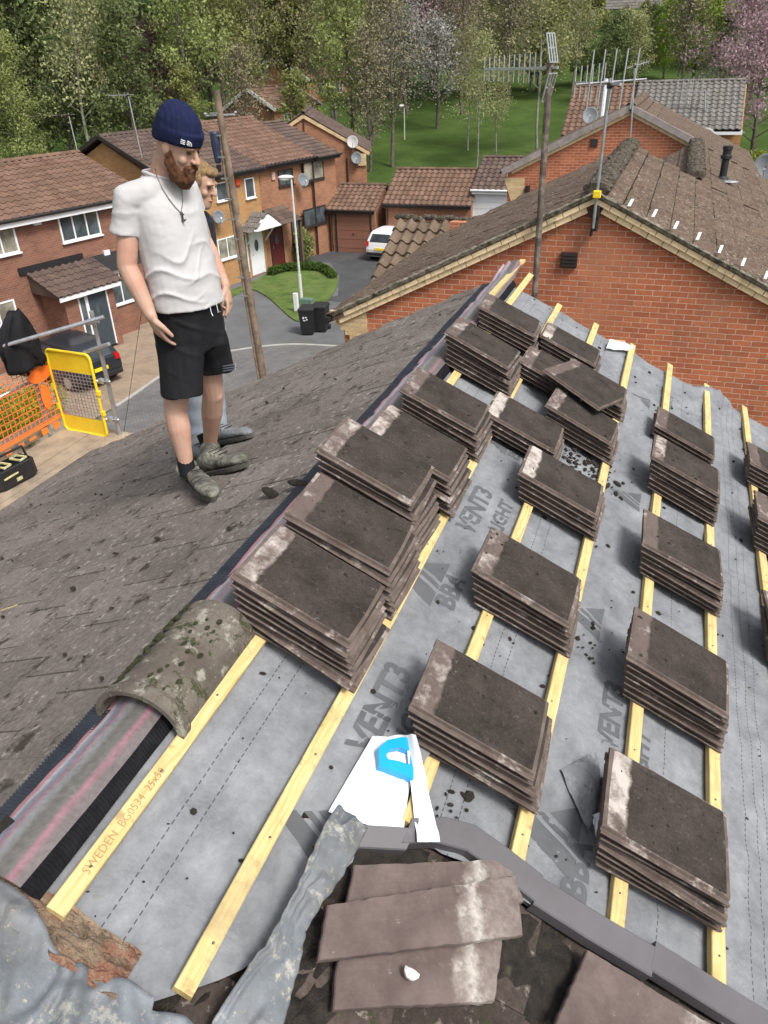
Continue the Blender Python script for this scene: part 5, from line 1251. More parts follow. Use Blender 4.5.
# individual trees, placed by where they stand
T = [('birch', 478, 62, .80, 'slim pale trunked birch, nearer of the pair on the grass above the brick garage', None),
 ('birch', 470, 67, .80, 'slim pale trunked birch, farther of the pair on the grass above the brick garage', None),
 ('birch', 497, 64, .62, 'smallest thin sapling on the grass right of the birch pair', None),
 ('birch', 541, 66, 1.15, 'tall bare trunked birch rising behind the big comb aerial', None),
 ('white', 437, 74, 1.05, 'white blossoming tree above the far lamp post', None), ('white', 405, 80, 1.1, 'sparse white blossom tree left of the far lamp post', None),
 ('brown', 392, 62, .95, 'bare twiggy brown tree just left of the far lamp post', None), ('brown', 370, 68, 1.05, 'bare twiggy brown tree behind the blank orange gable', None),
 ('pink', 432, 92, 1.55, 'pink blossoming tree above the white blossom in the top middle', None), ('pink', 760, 62, 1.0, 'pink blossoming cherry at the right edge of the photo', None),
 ('pink', 738, 75, 1.1, 'dusky pink tree right of the grey lichen roof', None), ('greyg', 700, 62, .62, 'grey green round bush tree above the grey lichen roof', None),
 ('bright', 690, 92, 1.0, 'bright lime green tree at upper right', None), ('bright', 660, 98, .60, 'second lime green tree, left of the brightest one at upper right', None), ('bright', 722, 104, 1.05, 'lime green tree behind the pink cherry', None),
 ('pale', 610, 92, .50, 'pale olive tree above the silver aerial', None), ('pale', 572, 90, .82, 'pale olive tree between the two aerials', None), ('pale', 530, 92, .9, 'pale olive tree behind the comb aerial top', None),
 ('mid', 515, 112, 1.0, 'green tree at the top centre above the comb aerial', None), ('pale', 490, 88, .9, 'pale drooping tree above the birch pair', None), ('brown', 462, 80, .95, 'brownish twiggy tree between pink blossom and birch pair', None),
 ('mid', 350, 62, .95, 'green tree right of the gable hidden behind leaves', None), ('pale', 332, 66, 1.1, 'pale green tree over the blank orange gable', None), ('mid', 292, 74, 1.15, 'green weeping tree in front of the two hidden gables', None),
 ('pale', 262, 70, 1.1, 'pale green tree above the street lamp', None), ('mid', 225, 66, 1.2, 'green tree behind the top of the timber pole', None), ('mid', 190, 60, 1.15, 'broad green tree right behind the beanie', None),
 ('plum', 150, 58, 1.1, 'dark plum leaved tree left of the beanie', None), ('dark', 128, 52, .9, 'dark green tree behind the yellow gable apex', None), ('pale', 104, 56, 1.1, 'yellowish green tree left of the thin leaning aerial', None),
 ('birch', 78, 50, 1.35, 'tall pale trunk rising above the red brick house roof', None), ('dark', 62, 54, 1.2, 'dark green tree behind the right end of the red brick roof', None), ('dark', 30, 52, 1.2, 'dark green tree behind the middle of the red brick roof', None),
 ('mid', 8, 46, .75, 'lighter green bush tree at the left edge above the roof', None), ('dark', -30, 50, 1.2, 'dark green tree just beyond the left edge', None)]
for kind, px, Y, h, lab, g_ in T:
    tree(kind, px_at(px, Y), Y, h, lab, g_, wid=1.0)
# far wood: one mass
vs_all, fs_all, tn_all, off = [], [], [], 0
wood_specs = []
for row, (Y, step, hh) in enumerate(((60, 4.6, .62), (72, 4.2, 1.05), (87, 4.2, .80), (93, 3.6, .62), (108, 4.6, 1.0), (118, 5.0, 1.1), (136, 6.0, 1.2))):
    x = px_at(-60, Y)
    while x < px_at(840, Y):
        px_ = 384 + (x)*0
        # leave the grass slope and the houses on the hill open
        P_ = Vector((x, Y, 0)) - CAM; c_ = RM.transposed() @ P_; sx_ = 384 + F*c_.x/c_.z
        if (sx_ < 372 and Y < 100) or (sx_ < 235 and Y < 62 and False) or (Y > 84 and (row != 3 or sx_ > 360)) and not (sx_ > 372 and Y < 88 and False): 
            wood_specs.append((x + random.uniform(-1.5, 1.5), Y + random.uniform(-4, 4), hh*random.uniform(.75, 1.15), sx_))
        x += step
kinds = ['mid', 'pale', 'dark', 'brown', 'mid', 'pale', 'brown', 'dark']
wood = {}
for x, y, h, sx_ in wood_specs:
    k = random.choice(kinds if sx_ > 180 else ['dark', 'dark', 'mid', 'brown', 'pale'])
    if 592 < sx_ < 662 and y < 134: h = min(h, max(.2, (.040*y + 1.6 - hill(x, y))/13.5))
    if sx_ > 735 and y > 100: h *= .7
    wood.setdefault(k, []).append((x, y, h))
for k, lst in wood.items():
    me = PROT[k][0][1]; tr = PROT[k][0][0]
    for part, src in (('crown', me), ('trunk', tr)):
        nv = len(src.vertices); co = np.empty(nv*3, dtype=np.float32); src.vertices.foreach_get('co', co); co = co.reshape(-1, 3)
        V = []; Fc = []; Tn = []; base = 0
        lt = np.array([p.loop_total for p in src.polygons]) if part == 'trunk' else None
        if part == 'crown':
            keep = rng.permutation(len(src.polygons))[:5200]; vi = np.empty(len(src.loops), dtype=np.int32); src.loops.foreach_get('vertex_index', vi); vi = vi.reshape(-1, 4)[keep]
            tn = np.empty(len(src.polygons), dtype=np.float32); src.attributes['tone'].data.foreach_get('value', tn); tn = tn[keep]
        else:
            fl = [tuple(p.vertices) for p in src.polygons if len(p.vertices) == 4]; vi = np.array(fl, dtype=np.int32); tn = np.full(len(vi), .3, dtype=np.float32)
        for x, y, h in lst:
            a = random.uniform(0, 6.28); c_, s_ = math.cos(a), math.sin(a); Rz = np.array([[c_, s_, 0], [-s_, c_, 0], [0, 0, 1]])
            pts = (co*h*np.array([1.12 if part == 'crown' else 1.12, 1.12, 1])) @ Rz + np.array([x, y, hill(x, y)-.2])
            sc_ = pts[vi.ravel()].reshape(-1, 4, 3)
            if part == 'crown': cc = sc_.mean(1, keepdims=True); sc_ = cc + (sc_-cc)*(2.3 if y > 95 else 1.5)
            V.append(sc_.reshape(-1, 3)); Fc.append(np.arange(len(vi)*4).reshape(-1, 4) + base); base += len(vi)*4; Tn.append(tn*.7+random.random()*.3)
        me2 = mesh_np('wood_'+part, np.concatenate(V), np.concatenate(Fc), np.concatenate(Tn), src.materials[0])
        o = bpy.data.objects.new('woodland_' + ('leaves' if part == 'crown' else 'stems'), me2); col.objects.link(o); tagp(o, {'mid': 'green', 'pale': 'pale olive', 'dark': 'dark green', 'brown': 'brown twiggy'}[k] + (' foliage' if part == 'crown' else ' trees, trunks') + ' of the dense wood on the hillside', 'woodland', kind='stuff')
# houses glimpsed through the trees and on the hill
def far_house(x, y, w_, d_, z0, he, hr, az, label, wall=None, roof=None, gable=False, barge=True):
    fr = Fr((x, y, 0), az); e = empty('distant_house', (x, y, z0), label, 'house')
    walls(fr, e, -w_/2, w_/2, d_/2, -d_/2, z0-2, z0+he, z0+hr, wall or M_BRO); gable_roof(fr, e, -w_/2, w_/2, d_/2+.3, -d_/2-.3, z0+he, z0+hr+.1, roof or M_HBR, 'flat', oh=.2, lift=.04, gauge=.5, tw=.5)
    for k in range(2):
        uu = -w_/2 + w_*(.2+.45*k); window(fr, e, uu, z0+he-1.5, w_*.17, 1.1, d_/2+.01, 2, sill=False)
    if barge:
        mb = MB()
        for sg in (-1, 1):
            for uu in (-w_/2-.22, w_/2+.22): mb.bar(fr.P(uu, 0, z0+hr+.02), fr.P(uu, sg*(d_/2+.35), z0+he-.12), .06, .24)
        mb.build('bargeboard', M_UPVC, e)
    return e
xa = px_at(270, 84); p = at_y(270, 56, 84); far_house(p.x+1, 88, 8, 8.6, p.z-7.2, 5.0, 7.1, R(10), 'brick gabled house with white bargeboards, larger of two hidden behind the trees')
p = at_y(313, 49, 100); far_house(p.x+1, 104, 8, 8, p.z-7.2, 5.0, 7.1, R(10), 'brick gabled house with white bargeboards, smaller and farther of two behind the trees')
far_house(at_y(625, 8, 130).x, 134, 10, 6, at_y(625, 12, 130).z-4.2, 4.6, 8.0, R(80), 'white fronted house with dark grey roof on the hilltop at the top of the photo', M_REND, M_HGR)
far_house(at_y(775, 8, 120).x, 122, 7, 7, at_y(760, 24, 120).z-2.2, 4.6, 7.0, R(75), 'brick and white house on the hill in the top right corner', M_BRO, M_HGR)
far_house(at_y(250, 105, 62).x, 66, 6, 5, at_y(262, 105, 62).z-3.9, 3.6, 5.0, R(12), 'low brick building with white fascia peeking between terrace and trees')
# hedge round the lawn, shrubs
def bush(name, label, pts, rad, n, size, mat, cat='shrub'):
    v, f, tn = leaves(pts, [rad*random.uniform(.7, 1.15) for _ in pts], n, size); me = mesh_np(name, v, f, tn, mat); o = bpy.data.objects.new(name, me); col.objects.link(o); c = Vector(pts[len(pts)//2]); c.z = GZ
    me.transform(Matrix.Translation(-c)); o.location = c; return tagp(o, label, cat)
hp_ = smooth_line([g2(*p) for p in ((272, 276), (288, 272), (306, 271), (322, 272), (333, 279))], 8)
bush('hedge', 'low curved green hedge along the back of the lawn', [(p.x, p.y, GZ+.18) for p in hp_], .28, 8000, .045, F_HEDGE, 'hedge')
c = at_z(306, 262, GZ); bush('shrub', 'rounded green shrub by the terrace beside the garage forecourt', [(c.x+random.gauss(0, .3), c.y+random.gauss(0, .3), GZ+.3+random.random()*1.2) for _ in range(14)], .45, 5000, .06, F_MID)
c = at_z(18, 420, GZ+.5); bush('hedge', 'garden hedge seen through the orange mesh guard', [(c.x+random.uniform(-1.3, 1.0), c.y+random.uniform(-1.4, 1.2), GZ+.2+random.random()*.8) for _ in range(26)], .5, 9000, .05, F_BRIGHT, 'hedge')
c = at_y(744, 163, 32); bush('shrub', 'yellow green bush poking up beyond the brown slope at the right', [(c.x+random.gauss(0, .3), 32, c.z-.6+random.random()*.7) for _ in range(8)], .4, 2500, .06, F_BRIGHT)
p = at_z(372, 170, -7.5)
# ------------------------------------------------------------------ street furniture
def lamp(base, H, label, arm):
    e = empty('street_lamp', base, label, 'street lamp'); b0 = Vector(base); M_ = M_LAMP
    mb = MB(); mb.tube([b0, b0 + Vector((0, 0, 1.3))], .075, 12); mb.tube([b0 + Vector((0, 0, 1.3)), b0 + Vector((0, 0, H))], [.05, .038], 12); mb.build('post', M_, e)
    a = Vector(arm).normalized(); top = b0 + Vector((0, 0, H)); Q = a.to_track_quat('X', 'Z').to_matrix()
    mb = MB(); mb.sphere(top + a*.22 + Vector((0, 0, .05)), (.32, .14, .09), 16, 8, M=Q); mb.build('lamp_head', M_, e, smooth=True)
    mb = MB(); mb.sphere(top + a*.26 + Vector((0, 0, -.02)), (.22, .11, .06), 12, 6, M=Q); mb.build('lens', M_UPVC, e, smooth=True)
M_LAMP = plain('lamp_paint', (.62, .63, .60), .5, var=.1, scale=6)
lb = at_z(302, 305, GZ); lamp(lb, 5.1, 'pale street lamp standing on the edge of the lawn', (-.8, .3, 0)) if False else lamp(lb, 5.1, 'pale street lamp standing on the edge of the lawn', (-.85, -.5, 0))
fl_ = at_z(405, 165, GZ+1.0); lamp((fl_.x, fl_.y, GZ+1.0), 4.6, 'far thin lamp post on the grass behind the garages', (-.2, -.2, 0))
cb_ = empty('utility_cabinet', at_z(300, 311, GZ), 'small white and green post box unit at the foot of the street lamp', 'cabinet'); p = at_z(300, 310, GZ+.1)
mb = MB(); mb.box(p + Vector((-.1, -.1, .35)), (.18, .14, .75)); mb.build('box', M_UPVC, cb_, bevel=.01); mb = MB(); mb.box(p + Vector((.3, .1, .28)), (.55, .3, .4)); mb.build('lid', plain('sage_plastic', (.12, .2, .15), .6), cb_, bevel=.02)
def bin_(p, az, label, mark):
    e = empty('wheelie_bin', p, label, 'wheelie bin', None, (0, 0, az)); M_ = MW[e.name]
    T_ = lambda v: M_ @ Vector(v); mb = MB()
    r = lambda w, d, z: [T_((x*w, y*d, z)) for x, y in ((-.5, -.46), (-.46, -.5), (.46, -.5), (.5, -.46), (.5, .46), (.46, .5), (-.46, .5), (-.5, .46))]
    mb.loft([r(.44, .50, .06), r(.46, .52, .1), r(.56, .68, .94), r(.60, .72, .95), r(.60, .72, 1.0)]); mb.build('body', M_BLACK, e)
    mb = MB(); mb.loft([r(.61, .74, 1.002), r(.61, .74, 1.03), r(.52, .64, 1.075)]); mb.build('lid', M_BLACK, e)
    for sx in (-.25, .25): mb = MB(); mb.tube([T_((sx-.03, .30, .1)), T_((sx+.03, .30, .1))], .1, 14); mb.build('wheel', M_BLACK, e)
    mb = MB(); mb.tube([T_((-.24, .38, .98)), T_((.24, .38, .98))], .018, 8); mb.build('handle', M_BLACK, e)
    if mark:
        mb = MB()
        for a_, b_, c_, d_ in ((-.09, .72, .06, .08), (.01, .74, .07, .04), (.04, .66, .05, .06), (-.06, .62, .10, .03)): mb.box(T_((a_, -.333+.0, b_)), (c_, .012, d_))
        mb.build('printed_mark', M_UPVC, e)
b1, b2_ = at_z(309, 334, GZ), at_z(320, 331, GZ)
bin_(b1, R(12), 'black wheelie bin with a white painted number, left of the two', True); bin_(b2_ + Vector((.08, 0, 0)), R(8), 'plain black wheelie bin, right of the two beside the lamp', False)
gb = at_z(318, 250, GZ); e = empty('green_bin', gb, 'dark green bin between the terrace and the garage', 'bin'); mb = MB(); mb.box(gb + Vector((0, 0, .5)), (.5, .6, 1.0)); mb.build('body', plain('green_plastic', (.015, .09, .045), .5), e, bevel=.03); mb = MB(); mb.box(gb + Vector((0, 0, 1.04)), (.54, .64, .07)); mb.build('lid', plain('green_lid', (.02, .10, .05), .5), e, bevel=.02)
# timber pole
tb = Vector((-7.85, 16.2, GZ)); tt = at_y(216, 90, 16.35)
tp = empty('telegraph_pole', tb, 'leaning weathered timber pole with a blue box and metal bracket near its top', 'pole')
mb = MB(); n = 14; mb.tube([tb.lerp(tt, i/n) for i in range(n+1)], [.098 - .024*i/n for i in range(n+1)], 12); mb.build('pole', M_TELE, tp)
dv = (tt-tb)
mb = MB(); sidev = Vector((-.83, -.56, 0)).normalized(); mb.tube([tb + sidev*.13, tb.lerp(tt, .86) + sidev*.105], [.03, .025], 8); mb.build('conduit', M_TELE, tp)
for k in range(10): q = tb.lerp(tt, .50 + k*.05); mb = MB(); mb.box(q + Vector((0, -.1, 0)) + sidev*.08, (.16, .05, .03)); mb.build('staple', M_GALV, tp)
mb = MB(); q = tb.lerp(tt, .945); mb.bar(q - Vector((.26, .17, 0)), q + Vector((.28, .19, 0)), .03, .03); mb.sphere(q - Vector((.26, .17, -.03)), .035, 8, 6); mb.sphere(q + Vector((.28, .19, .03)), .035, 8, 6); mb.build('bracket', M_GALV, tp)
q = tb.lerp(tt, .875) + sidev*.20; mb = MB(); mb.lathe([(.05, -.34), (.07, -.30), (.10, .05), (.10, .26), (.07, .30)], q, 12); mb.build('blue_box', plain('slate_blue_box', (.025, .035, .07), .5), tp)
mb = MB(); mb.lathe([(.04, -.52), (.06, -.38), (.04, -.37)], q, 10); mb.build('box_tail', M_BLACK, tp)
# ------------------------------------------------------------------ cars
def car(origin, az, paint, label, L=3.9, Wd=1.68, Hc=1.5, plate=M_YEL, light=None, small=False):
    e = empty('parked_car', origin, label, 'car', None, (0, 0, az)); T_ = lambda x, y, z: MW[e.name] @ Vector((x, y, z))   # x forward
    h = L/2
    prof = [(-h, .38), (-h-.03, .62), (-h+.02, .92), (-h+.30, 1.36 if not small else 1.40), (-h+.55, Hc-.03), (-.15, Hc), (.35, Hc-.06), (.95, 1.0), (h-.25, .86), (h-.02, .66), (h, .4), (h-.1, .24), (-h+.1, .24)]
    mb = MB(); rings = []
    for f, ins in ((-1, .14), (-.94, .05), (-.72, .0), (0, .0), (.72, .0), (.94, .05), (1, .14)):
        r = []
        for x, z in prof:
            tuck = max(0, z-.9)*.36 if abs(f) > .5 else max(0, z-.9)*.36*0
            yy = f*Wd/2; yy -= math.copysign(max(0, z-.92)*.34*abs(f), f) if f else 0
            r.append(T_(x*(1-ins*.25), yy, z*(1-.0*ins) if z < .5 else z - ins*.12))
        rings.append(r)
    mb.loft(rings); mb.build('body', paint, e, bevel=.03, smooth=False)
    def patch(pts, name, mat, th=.02, par=None):
        mb = MB(); P = [T_(*p) for p in pts]; nrm = (P[1]-P[0]).cross(P[2]-P[0]).normalized(); mid = sum(P, Vector())/len(P)
        if nrm.dot(mid - T_(0, 0, .6)) < 0: nrm = -nrm
        mb.prism([p - nrm*.01 for p in P], nrm*(.012+th)); return mb.build(name, mat, par or e)
    rx = lambda z: -h + .02 + (z-.92)/.44*.28
    patch([(rx(.98)-.01, -.58, .98), (rx(.98)-.01, .58, .98), (rx(1.34)-.01, .50, 1.34), (rx(1.34)-.01, -.50, 1.34)], 'rear_window', M_CARGL)
    patch([(.88, -.62, 1.03), (.88, .62, 1.03), (.40, .52, Hc-.10), (.40, -.52, Hc-.10)], 'windscreen', M_CARGL)
    for sg in (-1, 1):
        yb_, yt_ = sg*(Wd/2-.025), sg*(Wd/2-.165)
        patch([(-h+.40, yb_, .98), (-.12, yb_, .98), (-.12, yt_, Hc-.11), (-h+.58, yt_, Hc-.13)], 'side_window', M_CARGL); patch([(-.05, yb_, .98), (.78, yb_, .98), (.32, yt_, Hc-.13), (-.05, yt_, Hc-.11)], 'side_window', M_CARGL)
        patch([(-h-.02, sg*.62, .80), (-h-.02, sg*.80, .80), (-h+.04, sg*.76, 1.02), (-h+.04, sg*.62, 1.02)], 'tail_light', light)
        patch([(h-.06, sg*.5, .56), (h-.06, sg*.76, .56), (h-.12, sg*.76, .70), (h-.12, sg*.5, .70)], 'headlight', M_ALU)
        for wx in (-h+.68, h-.70):
            mb = MB(); mb.tube([T_(wx, sg*(Wd/2-.20), .30), T_(wx, sg*(Wd/2+.005), .30)], .30, 22); wl = mb.build('wheel', M_BLACK, e); mb = MB(); mb.tube([T_(wx, sg*(Wd/2), .30), T_(wx, sg*(Wd/2+.015), .30)], .19, 16); mb.build('rim', M_ALU, wl)
    patch([(-h-.04, -.26, .60), (-h-.04, .26, .60), (-h-.03, .26, .71), (-h-.03, -.26, .71)], 'number_plate', plate)
    mb = MB(); mb.box(T_(-h-.02, 0, .40), (.12, Wd*.9, .16), Matrix.Rotation(az, 3, 'Z')); mb.build('bumper', M_BLACK, e, bevel=.03)
    return e
M_RED = plain('red_lens', (.45, .01, .01), .25, var=.1, bmp=0)
M_CARW = plain('white_car_paint', (.80, .81, .82), .2, var=.02, bmp=0); M_CARD = plain('charcoal_car_paint', (.035, .04, .048), .18, .3, var=.05, bmp=0)
cp = at_z(384, 258, GZ+.2); car((cp.x, cp.y+1.6, GZ), R(84), M_CARW, 'small white hatchback parked in front of the garages, half hidden by the neighbour roof', L=3.5, Wd=1.62, Hc=1.5, light=M_RED, small=True)
cp = at_z(101, 381, GZ+.2); dv_ = Vector((-.96, .28, 0)); o_ = Vector((cp.x, cp.y, GZ)) + dv_*1.9 
car(o_, math.atan2(dv_.y, dv_.x), M_CARD, 'charcoal hatchback with yellow rear plate on the tan block driveway', L=4.1, Wd=1.75, Hc=1.48, light=M_RED)
# ------------------------------------------------------------------ scaffold outside the left eave
ZB = -2.58
sc = empty('scaffold', (-5.6, 6.4, ZB), 'tan scaffold boards and galvanised tube guard rails outside the left eave', 'scaffold')
M_BOARD = plain('scaffold_board', (.34, .27, .19), .9, var=.25, scale=3, c2=(.17, .14, .11), cov=(.5, .68), bmp=.4); m = M_BOARD
for k in range(5):
    x = -4.96 - .235*k; mb = MB(); mb.box((x-.11, 3.25 + random.uniform(-.03, .03), ZB+random.uniform(-.004, .004)), (.226, 8.6, .04)); mb.build('board', M_BOARD, sc, bevel=.004)
tl = [at_z(35, 450, ZB+.02), at_z(66, 426, ZB+.02)]; xo = (tl[0].x+tl[1].x)/2
print('toe board x', tl, xo)
XO = -6.22
mb = MB(); mb.box((XO, 3.1, ZB+.14), (.035, 8.3, .23)); mb.build('toe_board', M_BOARD, sc)
TR_ = .0242
def tube_px(a, b, r=TR_): mb = MB(); mb.tube([a, b], r, 14); return mb.build('tube', M_GALV, sc)
P0 = at_z(121, 436, ZB); ptop = at_y(89, 311, P0.y); tube_px(Vector((P0.x, P0.y, ZB-1.6)), Vector((P0.x-.02, P0.y, ptop.z)), .027)
XT = XO+.06
def at_x(px, py, x): return hit(px, py, (1, 0, 0), x)
a = at_x(0, 347, XT); b_ = at_y(104, 317, P0.y-.05); tube_px(a - (b_-a)*.6, b_)
a = at_x(0, 398, XT); b_ = at_y(109, 344, P0.y-.05); tube_px(a - (b_-a)*.6, at_x(48, 373, XT)); tube_px(at_y(84, 353, P0.y-.05) , b_)
pt = at_x(31, 366, XT); tube_px(Vector((XT, pt.y, pt.z)), Vector((XT, pt.y, ZB-1.5))); tube_px(Vector((XT, pt.y-2.4, pt.z)), Vector((XT, pt.y-2.4, ZB-1.5)))
tube_px(Vector((XT, P0.y+.05, ZB-.08)), Vector((-4.9, P0.y+.05, ZB-.08))); tube_px(Vector((P0.x-.02, P0.y, ZB-5)), Vector((P0.x-.02, P0.y, ZB-1.6)))
for px, py in ((103, 381), (112, 419), (92, 322)):
    p = at_y(px-1, py, P0.y-.02); mb = MB(); mb.box(p, (.09, .07, .06)); mb.tube([p + Vector((-.06, -.02, 0)), p + Vector((.14, -.02, .01))], .012, 6); mb.sphere(p + Vector((.13, -.02, .01)), .022, 6, 5); mb.sphere(p + Vector((-.05, -.03, 0)), .03, 6, 5); mb.build('coupler', M_GALV, sc, bevel=.01)
# yellow gate
gt = empty('ladder_gate', at_z(67, 428, ZB), 'yellow steel ladder gate with mesh middle, standing between the guard rails', 'gate')
c0 = at_y(108, 437, P0.y-.10); c3 = at_z(66, 428, ZB+.03); c3 = Vector((c3.x, c3.y, c0.z))
wv = (c3-c0); ht = at_y(86.5, 355, P0.y-.10).z - c0.z; upv = Vector((0, 0, 1))
gp = lambda u, v: c0 + wv*u + upv*(ht*v)
def rr_path(u0, u1, v0, v1, r=.07, n=5):
    out = []; W_ = wv.length
    for cx, cy, a0 in ((u1-r/W_, v1-r/ht, 0), (u0+r/W_, v1-r/ht, 90), (u0+r/W_, v0+r/ht, 180), (u1-r/W_, v0+r/ht, 270)):
        for k in range(n+1): a = R(a0 + 90*k/n); out.append(gp(cx + math.cos(a)*r/W_, cy + math.sin(a)*r/ht))
    return out
pth = rr_path(0, 1, 0, 1); mb = MB(); mb.tube(pth + [pth[0], pth[1]], .019, 8, caps=False); mb.build('frame', M_YEL, gt, smooth=True)
mb = MB(); pn = wv.cross(upv).normalized()*.004
mb.prism([gp(.03, .76), gp(.97, .76), gp(.97, .97), gp(.90, .99), gp(.10, .99), gp(.03, .97)], pn); mb.build('panel', M_YEL, gt); mb = MB(); mb.prism([gp(.03, .04), gp(.10, .015), gp(.90, .015), gp(.97, .04), gp(.97, .21), gp(.03, .21)], pn); mb.build('panel', M_YEL, gt)
mb = MB()
for k in range(13): u = .03+.94*k/12; mb.bar(gp(u, .21), gp(u, .76), .006, .006, pn)
for k in range(14): v = .21+.55*k/13; mb.bar(gp(.03, v), gp(.97, v), .006, .006, pn)
mb.build('mesh', M_GALV, gt)
for v in (.55, .30): mb = MB(); mb.box(gp(1.02, v), (.05, .05, .09)); mb.build('hinge', M_YEL, gt, bevel=.008); mb = MB(); mb.box(gp(-.02, v), (.05, .05, .07)); mb.build('latch', M_YEL, gt, bevel=.008)
# orange mesh guard
om = empty('mesh_guard', Vector((XT, 4, ZB)), 'orange mesh brick guard hung on the scaffold rails at the left edge', 'brick guard')
XG = XT+.045; pa = at_x(62, 408, XG); y1 = pa.y+.02; zt = at_x(48, 356, XG).z; y0 = y1 - 3.2; zb = ZB+.24
mb = MB(); ny_ = int((y1-y0)/.075); nz_ = int((zt-zb)/.075)
for k in range(ny_+1): y = y0 + (y1-y0)*k/ny_; mb.bar((XG, y, zb), (XG, y, zt), .005, .009, (0, 1, 0))
for k in range(nz_+1): z = zb + (zt-zb)*k/nz_; mb.bar((XG, y0, z), (XG, y1, z), .005, .009, (0, 0, 1))
mb.build('mesh', M_ORG, om)
for y in (y1-.25, y1-1.35, y1-2.5):
    for z, w_, h_ in ((zb+.30, .16, .34), ((zb+zt)/2+.22, .42, .20)):
        mb = MB(); q = [Vector((XG+.012, y + math.cos(a)*w_/2, z + math.sin(a)*h_/2)) for a in [i*math.pi/8 for i in range(16)]]; mb.prism(q, (.006, 0, 0)); mb.build('solid_pad', M_ORG, om)
mb = MB(); mb.bar((XG+.012, y0, zb-.03), (XG+.012, y1, zb-.03), .008, .035, (0, 0, 1)); [mb.bar((XG+.013, y1-.15-k*.22, zb-.11), (XG+.013, y1-.15-k*.22-random.uniform(.06, .14), zb-.11), .006, random.uniform(.03, .09), (0, 0, 1)) for k in range(12)]; mb.build('bottom_strip', M_ORG, om)
# jacket over the rail
jk = MB(); jt = at_x(14, 312, XT); jp = [(14, 312, .05), (20, 318, .10), (19, 330, .12), (17, 345, .15), (22, 358, .19), (28, 366, .10)]
rings = []
for i in range(15):
    f = i/14; base_ = at_x(14 + 12*f**1.5, 312 + 56*f, XT+.05); wd_ = .05 + .24*math.sin(min(1, f*1.15+.1)*math.pi*.62); th_ = .05 + .08*f
    rings.append([base_ + Vector((math.cos(a)*th_*(1+.35*math.sin(a*5+f*3)), math.sin(a)*wd_*(1+.18*math.sin(a*7+f*5)), .025*math.sin(a*4+f*8))) for a in [2*math.pi*k/32 for k in range(32)]])
jk.loft(rings); rings = []
for i in range(8):
    f = i/7; base_ = at_x(26 + 16*f, 346 + 14*f, XT+.08); rings.append([base_ + Vector((math.cos(a)*.06, math.sin(a)*.11*(1-f*.4), .05*math.sin(a*3))) for a in [2*math.pi*k/20 for k in range(20)]])
jk.loft(rings); o = tagp(jk.build('jacket', M_SHORT, origin=at_x(20, 345, XT), smooth=True), 'black jacket hung over the scaffold rail above the orange mesh', 'jacket')
# tool bag
bp = at_z(13, 481, ZB+.03); tb_ = empty('tool_bag', bp, 'open black tool tote with yellow handles standing on the scaffold boards', 'tool bag', None, (0, 0, R(-8)))
T_ = lambda x, y, z: MW[tb_.name] @ (Vector((x, y, z))*1.1); bp_l = lambda w, d, z: [T_(x*w/2, y*d/2, z) for x, y in ((-1, -.8), (-.8, -1), (.8, -1), (1, -.8), (1, .8), (.8, 1), (-.8, 1), (-1, .8))]
mb = MB(); mb.loft([bp_l(.24, .46, .0), bp_l(.26, .50, .03), bp_l(.25, .48, .20), bp_l(.22, .46, .21), bp_l(.21, .43, .10)]); mb.build('body', M_BLACK, tb_)
M_PALEY = plain('pale_yellow_tool', (.62, .58, .30), .6, var=.3, scale=20)
mb = MB(); mb.tube([T_(0, -.24, .2), T_(0, -.22, .32), T_(0, .22, .32), T_(0, .24, .2)], .016, 8); mb.build('handle', M_BLACK, tb_)
mb = MB()
for y_ in (-.12, .08): mb.box(T_(.02, y_, .225), (.15, .015, .02)); mb.box(T_(.02, y_+.09, .225), (.15, .015, .02)); mb.box(T_(.09, y_+.045, .225), (.015, .10, .02)); mb.box(T_(-.05, y_+.045, .225), (.015, .10, .02))
mb.box(T_(.13, -.05, .13), (.012, .3, .018)); mb.box(T_(.13, .0, .06), (.012, .08, .04)); mb.build('trim', M_PALEY, tb_)
# cable hanging beyond the scaffold
mb = MB(); a = at_y(149, 235, 8.0); mb.tube([at_y(152, 240, 8.3), at_y(139, 330, 8.2), at_y(124, 432, 8.1)], .0035, 5); tagp(mb.build('cable', M_BLACK, origin=at_y(124, 432, 8.1)), 'thin dark cable hanging beyond the far end of the scaffold', 'cable')
# ------------------------------------------------------------------ people
FB = Vector((.961, -.276, 0)); LB = Vector((.276, .961, 0)); UP = Vector((0, 0, 1)); C0 = 3.06
def remesh(mb, name, mat, parent, vox=.008, smooth=4, disp=None, cut=None):
    """merge overlapping lofts into one continuous skin"""
    o = mb.build(name+'_raw', mat); md = o.modifiers.new('r', 'REMESH'); md.mode = 'VOXEL'; md.voxel_size = vox
    ms = o.modifiers.new('s', 'SMOOTH'); ms.factor = .5; ms.iterations = smooth
    dg = bpy.context.evaluated_depsgraph_get(); me = bpy.data.meshes.new_from_object(o.evaluated_get(dg)); bpy.data.objects.remove(o)
    n = len(me.vertices); co = np.empty(n*3); me.vertices.foreach_get('co', co); no = np.empty(n*3); me.vertices.foreach_get('normal', no) if hasattr(me.vertices[0], 'normal') else None
    if disp:
        co = co.reshape(-1, 3); no = no.reshape(-1, 3); d = np.array([disp(Vector(c), Vector(q)) for c, q in zip(co, no)]); co = co + no*d[:, None]; me.vertices.foreach_set('co', co.ravel())
    me.materials.clear(); me.materials.append(mat); me.polygons.foreach_set('use_smooth', np.ones(len(me.polygons), dtype=bool)); me.update()
    ob = bpy.data.objects.new(name, me); col.objects.link(ob); ob.parent = parent; me.transform(MW[parent.name].inverted()); MW[ob.name] = MW[parent.name]
    return ob
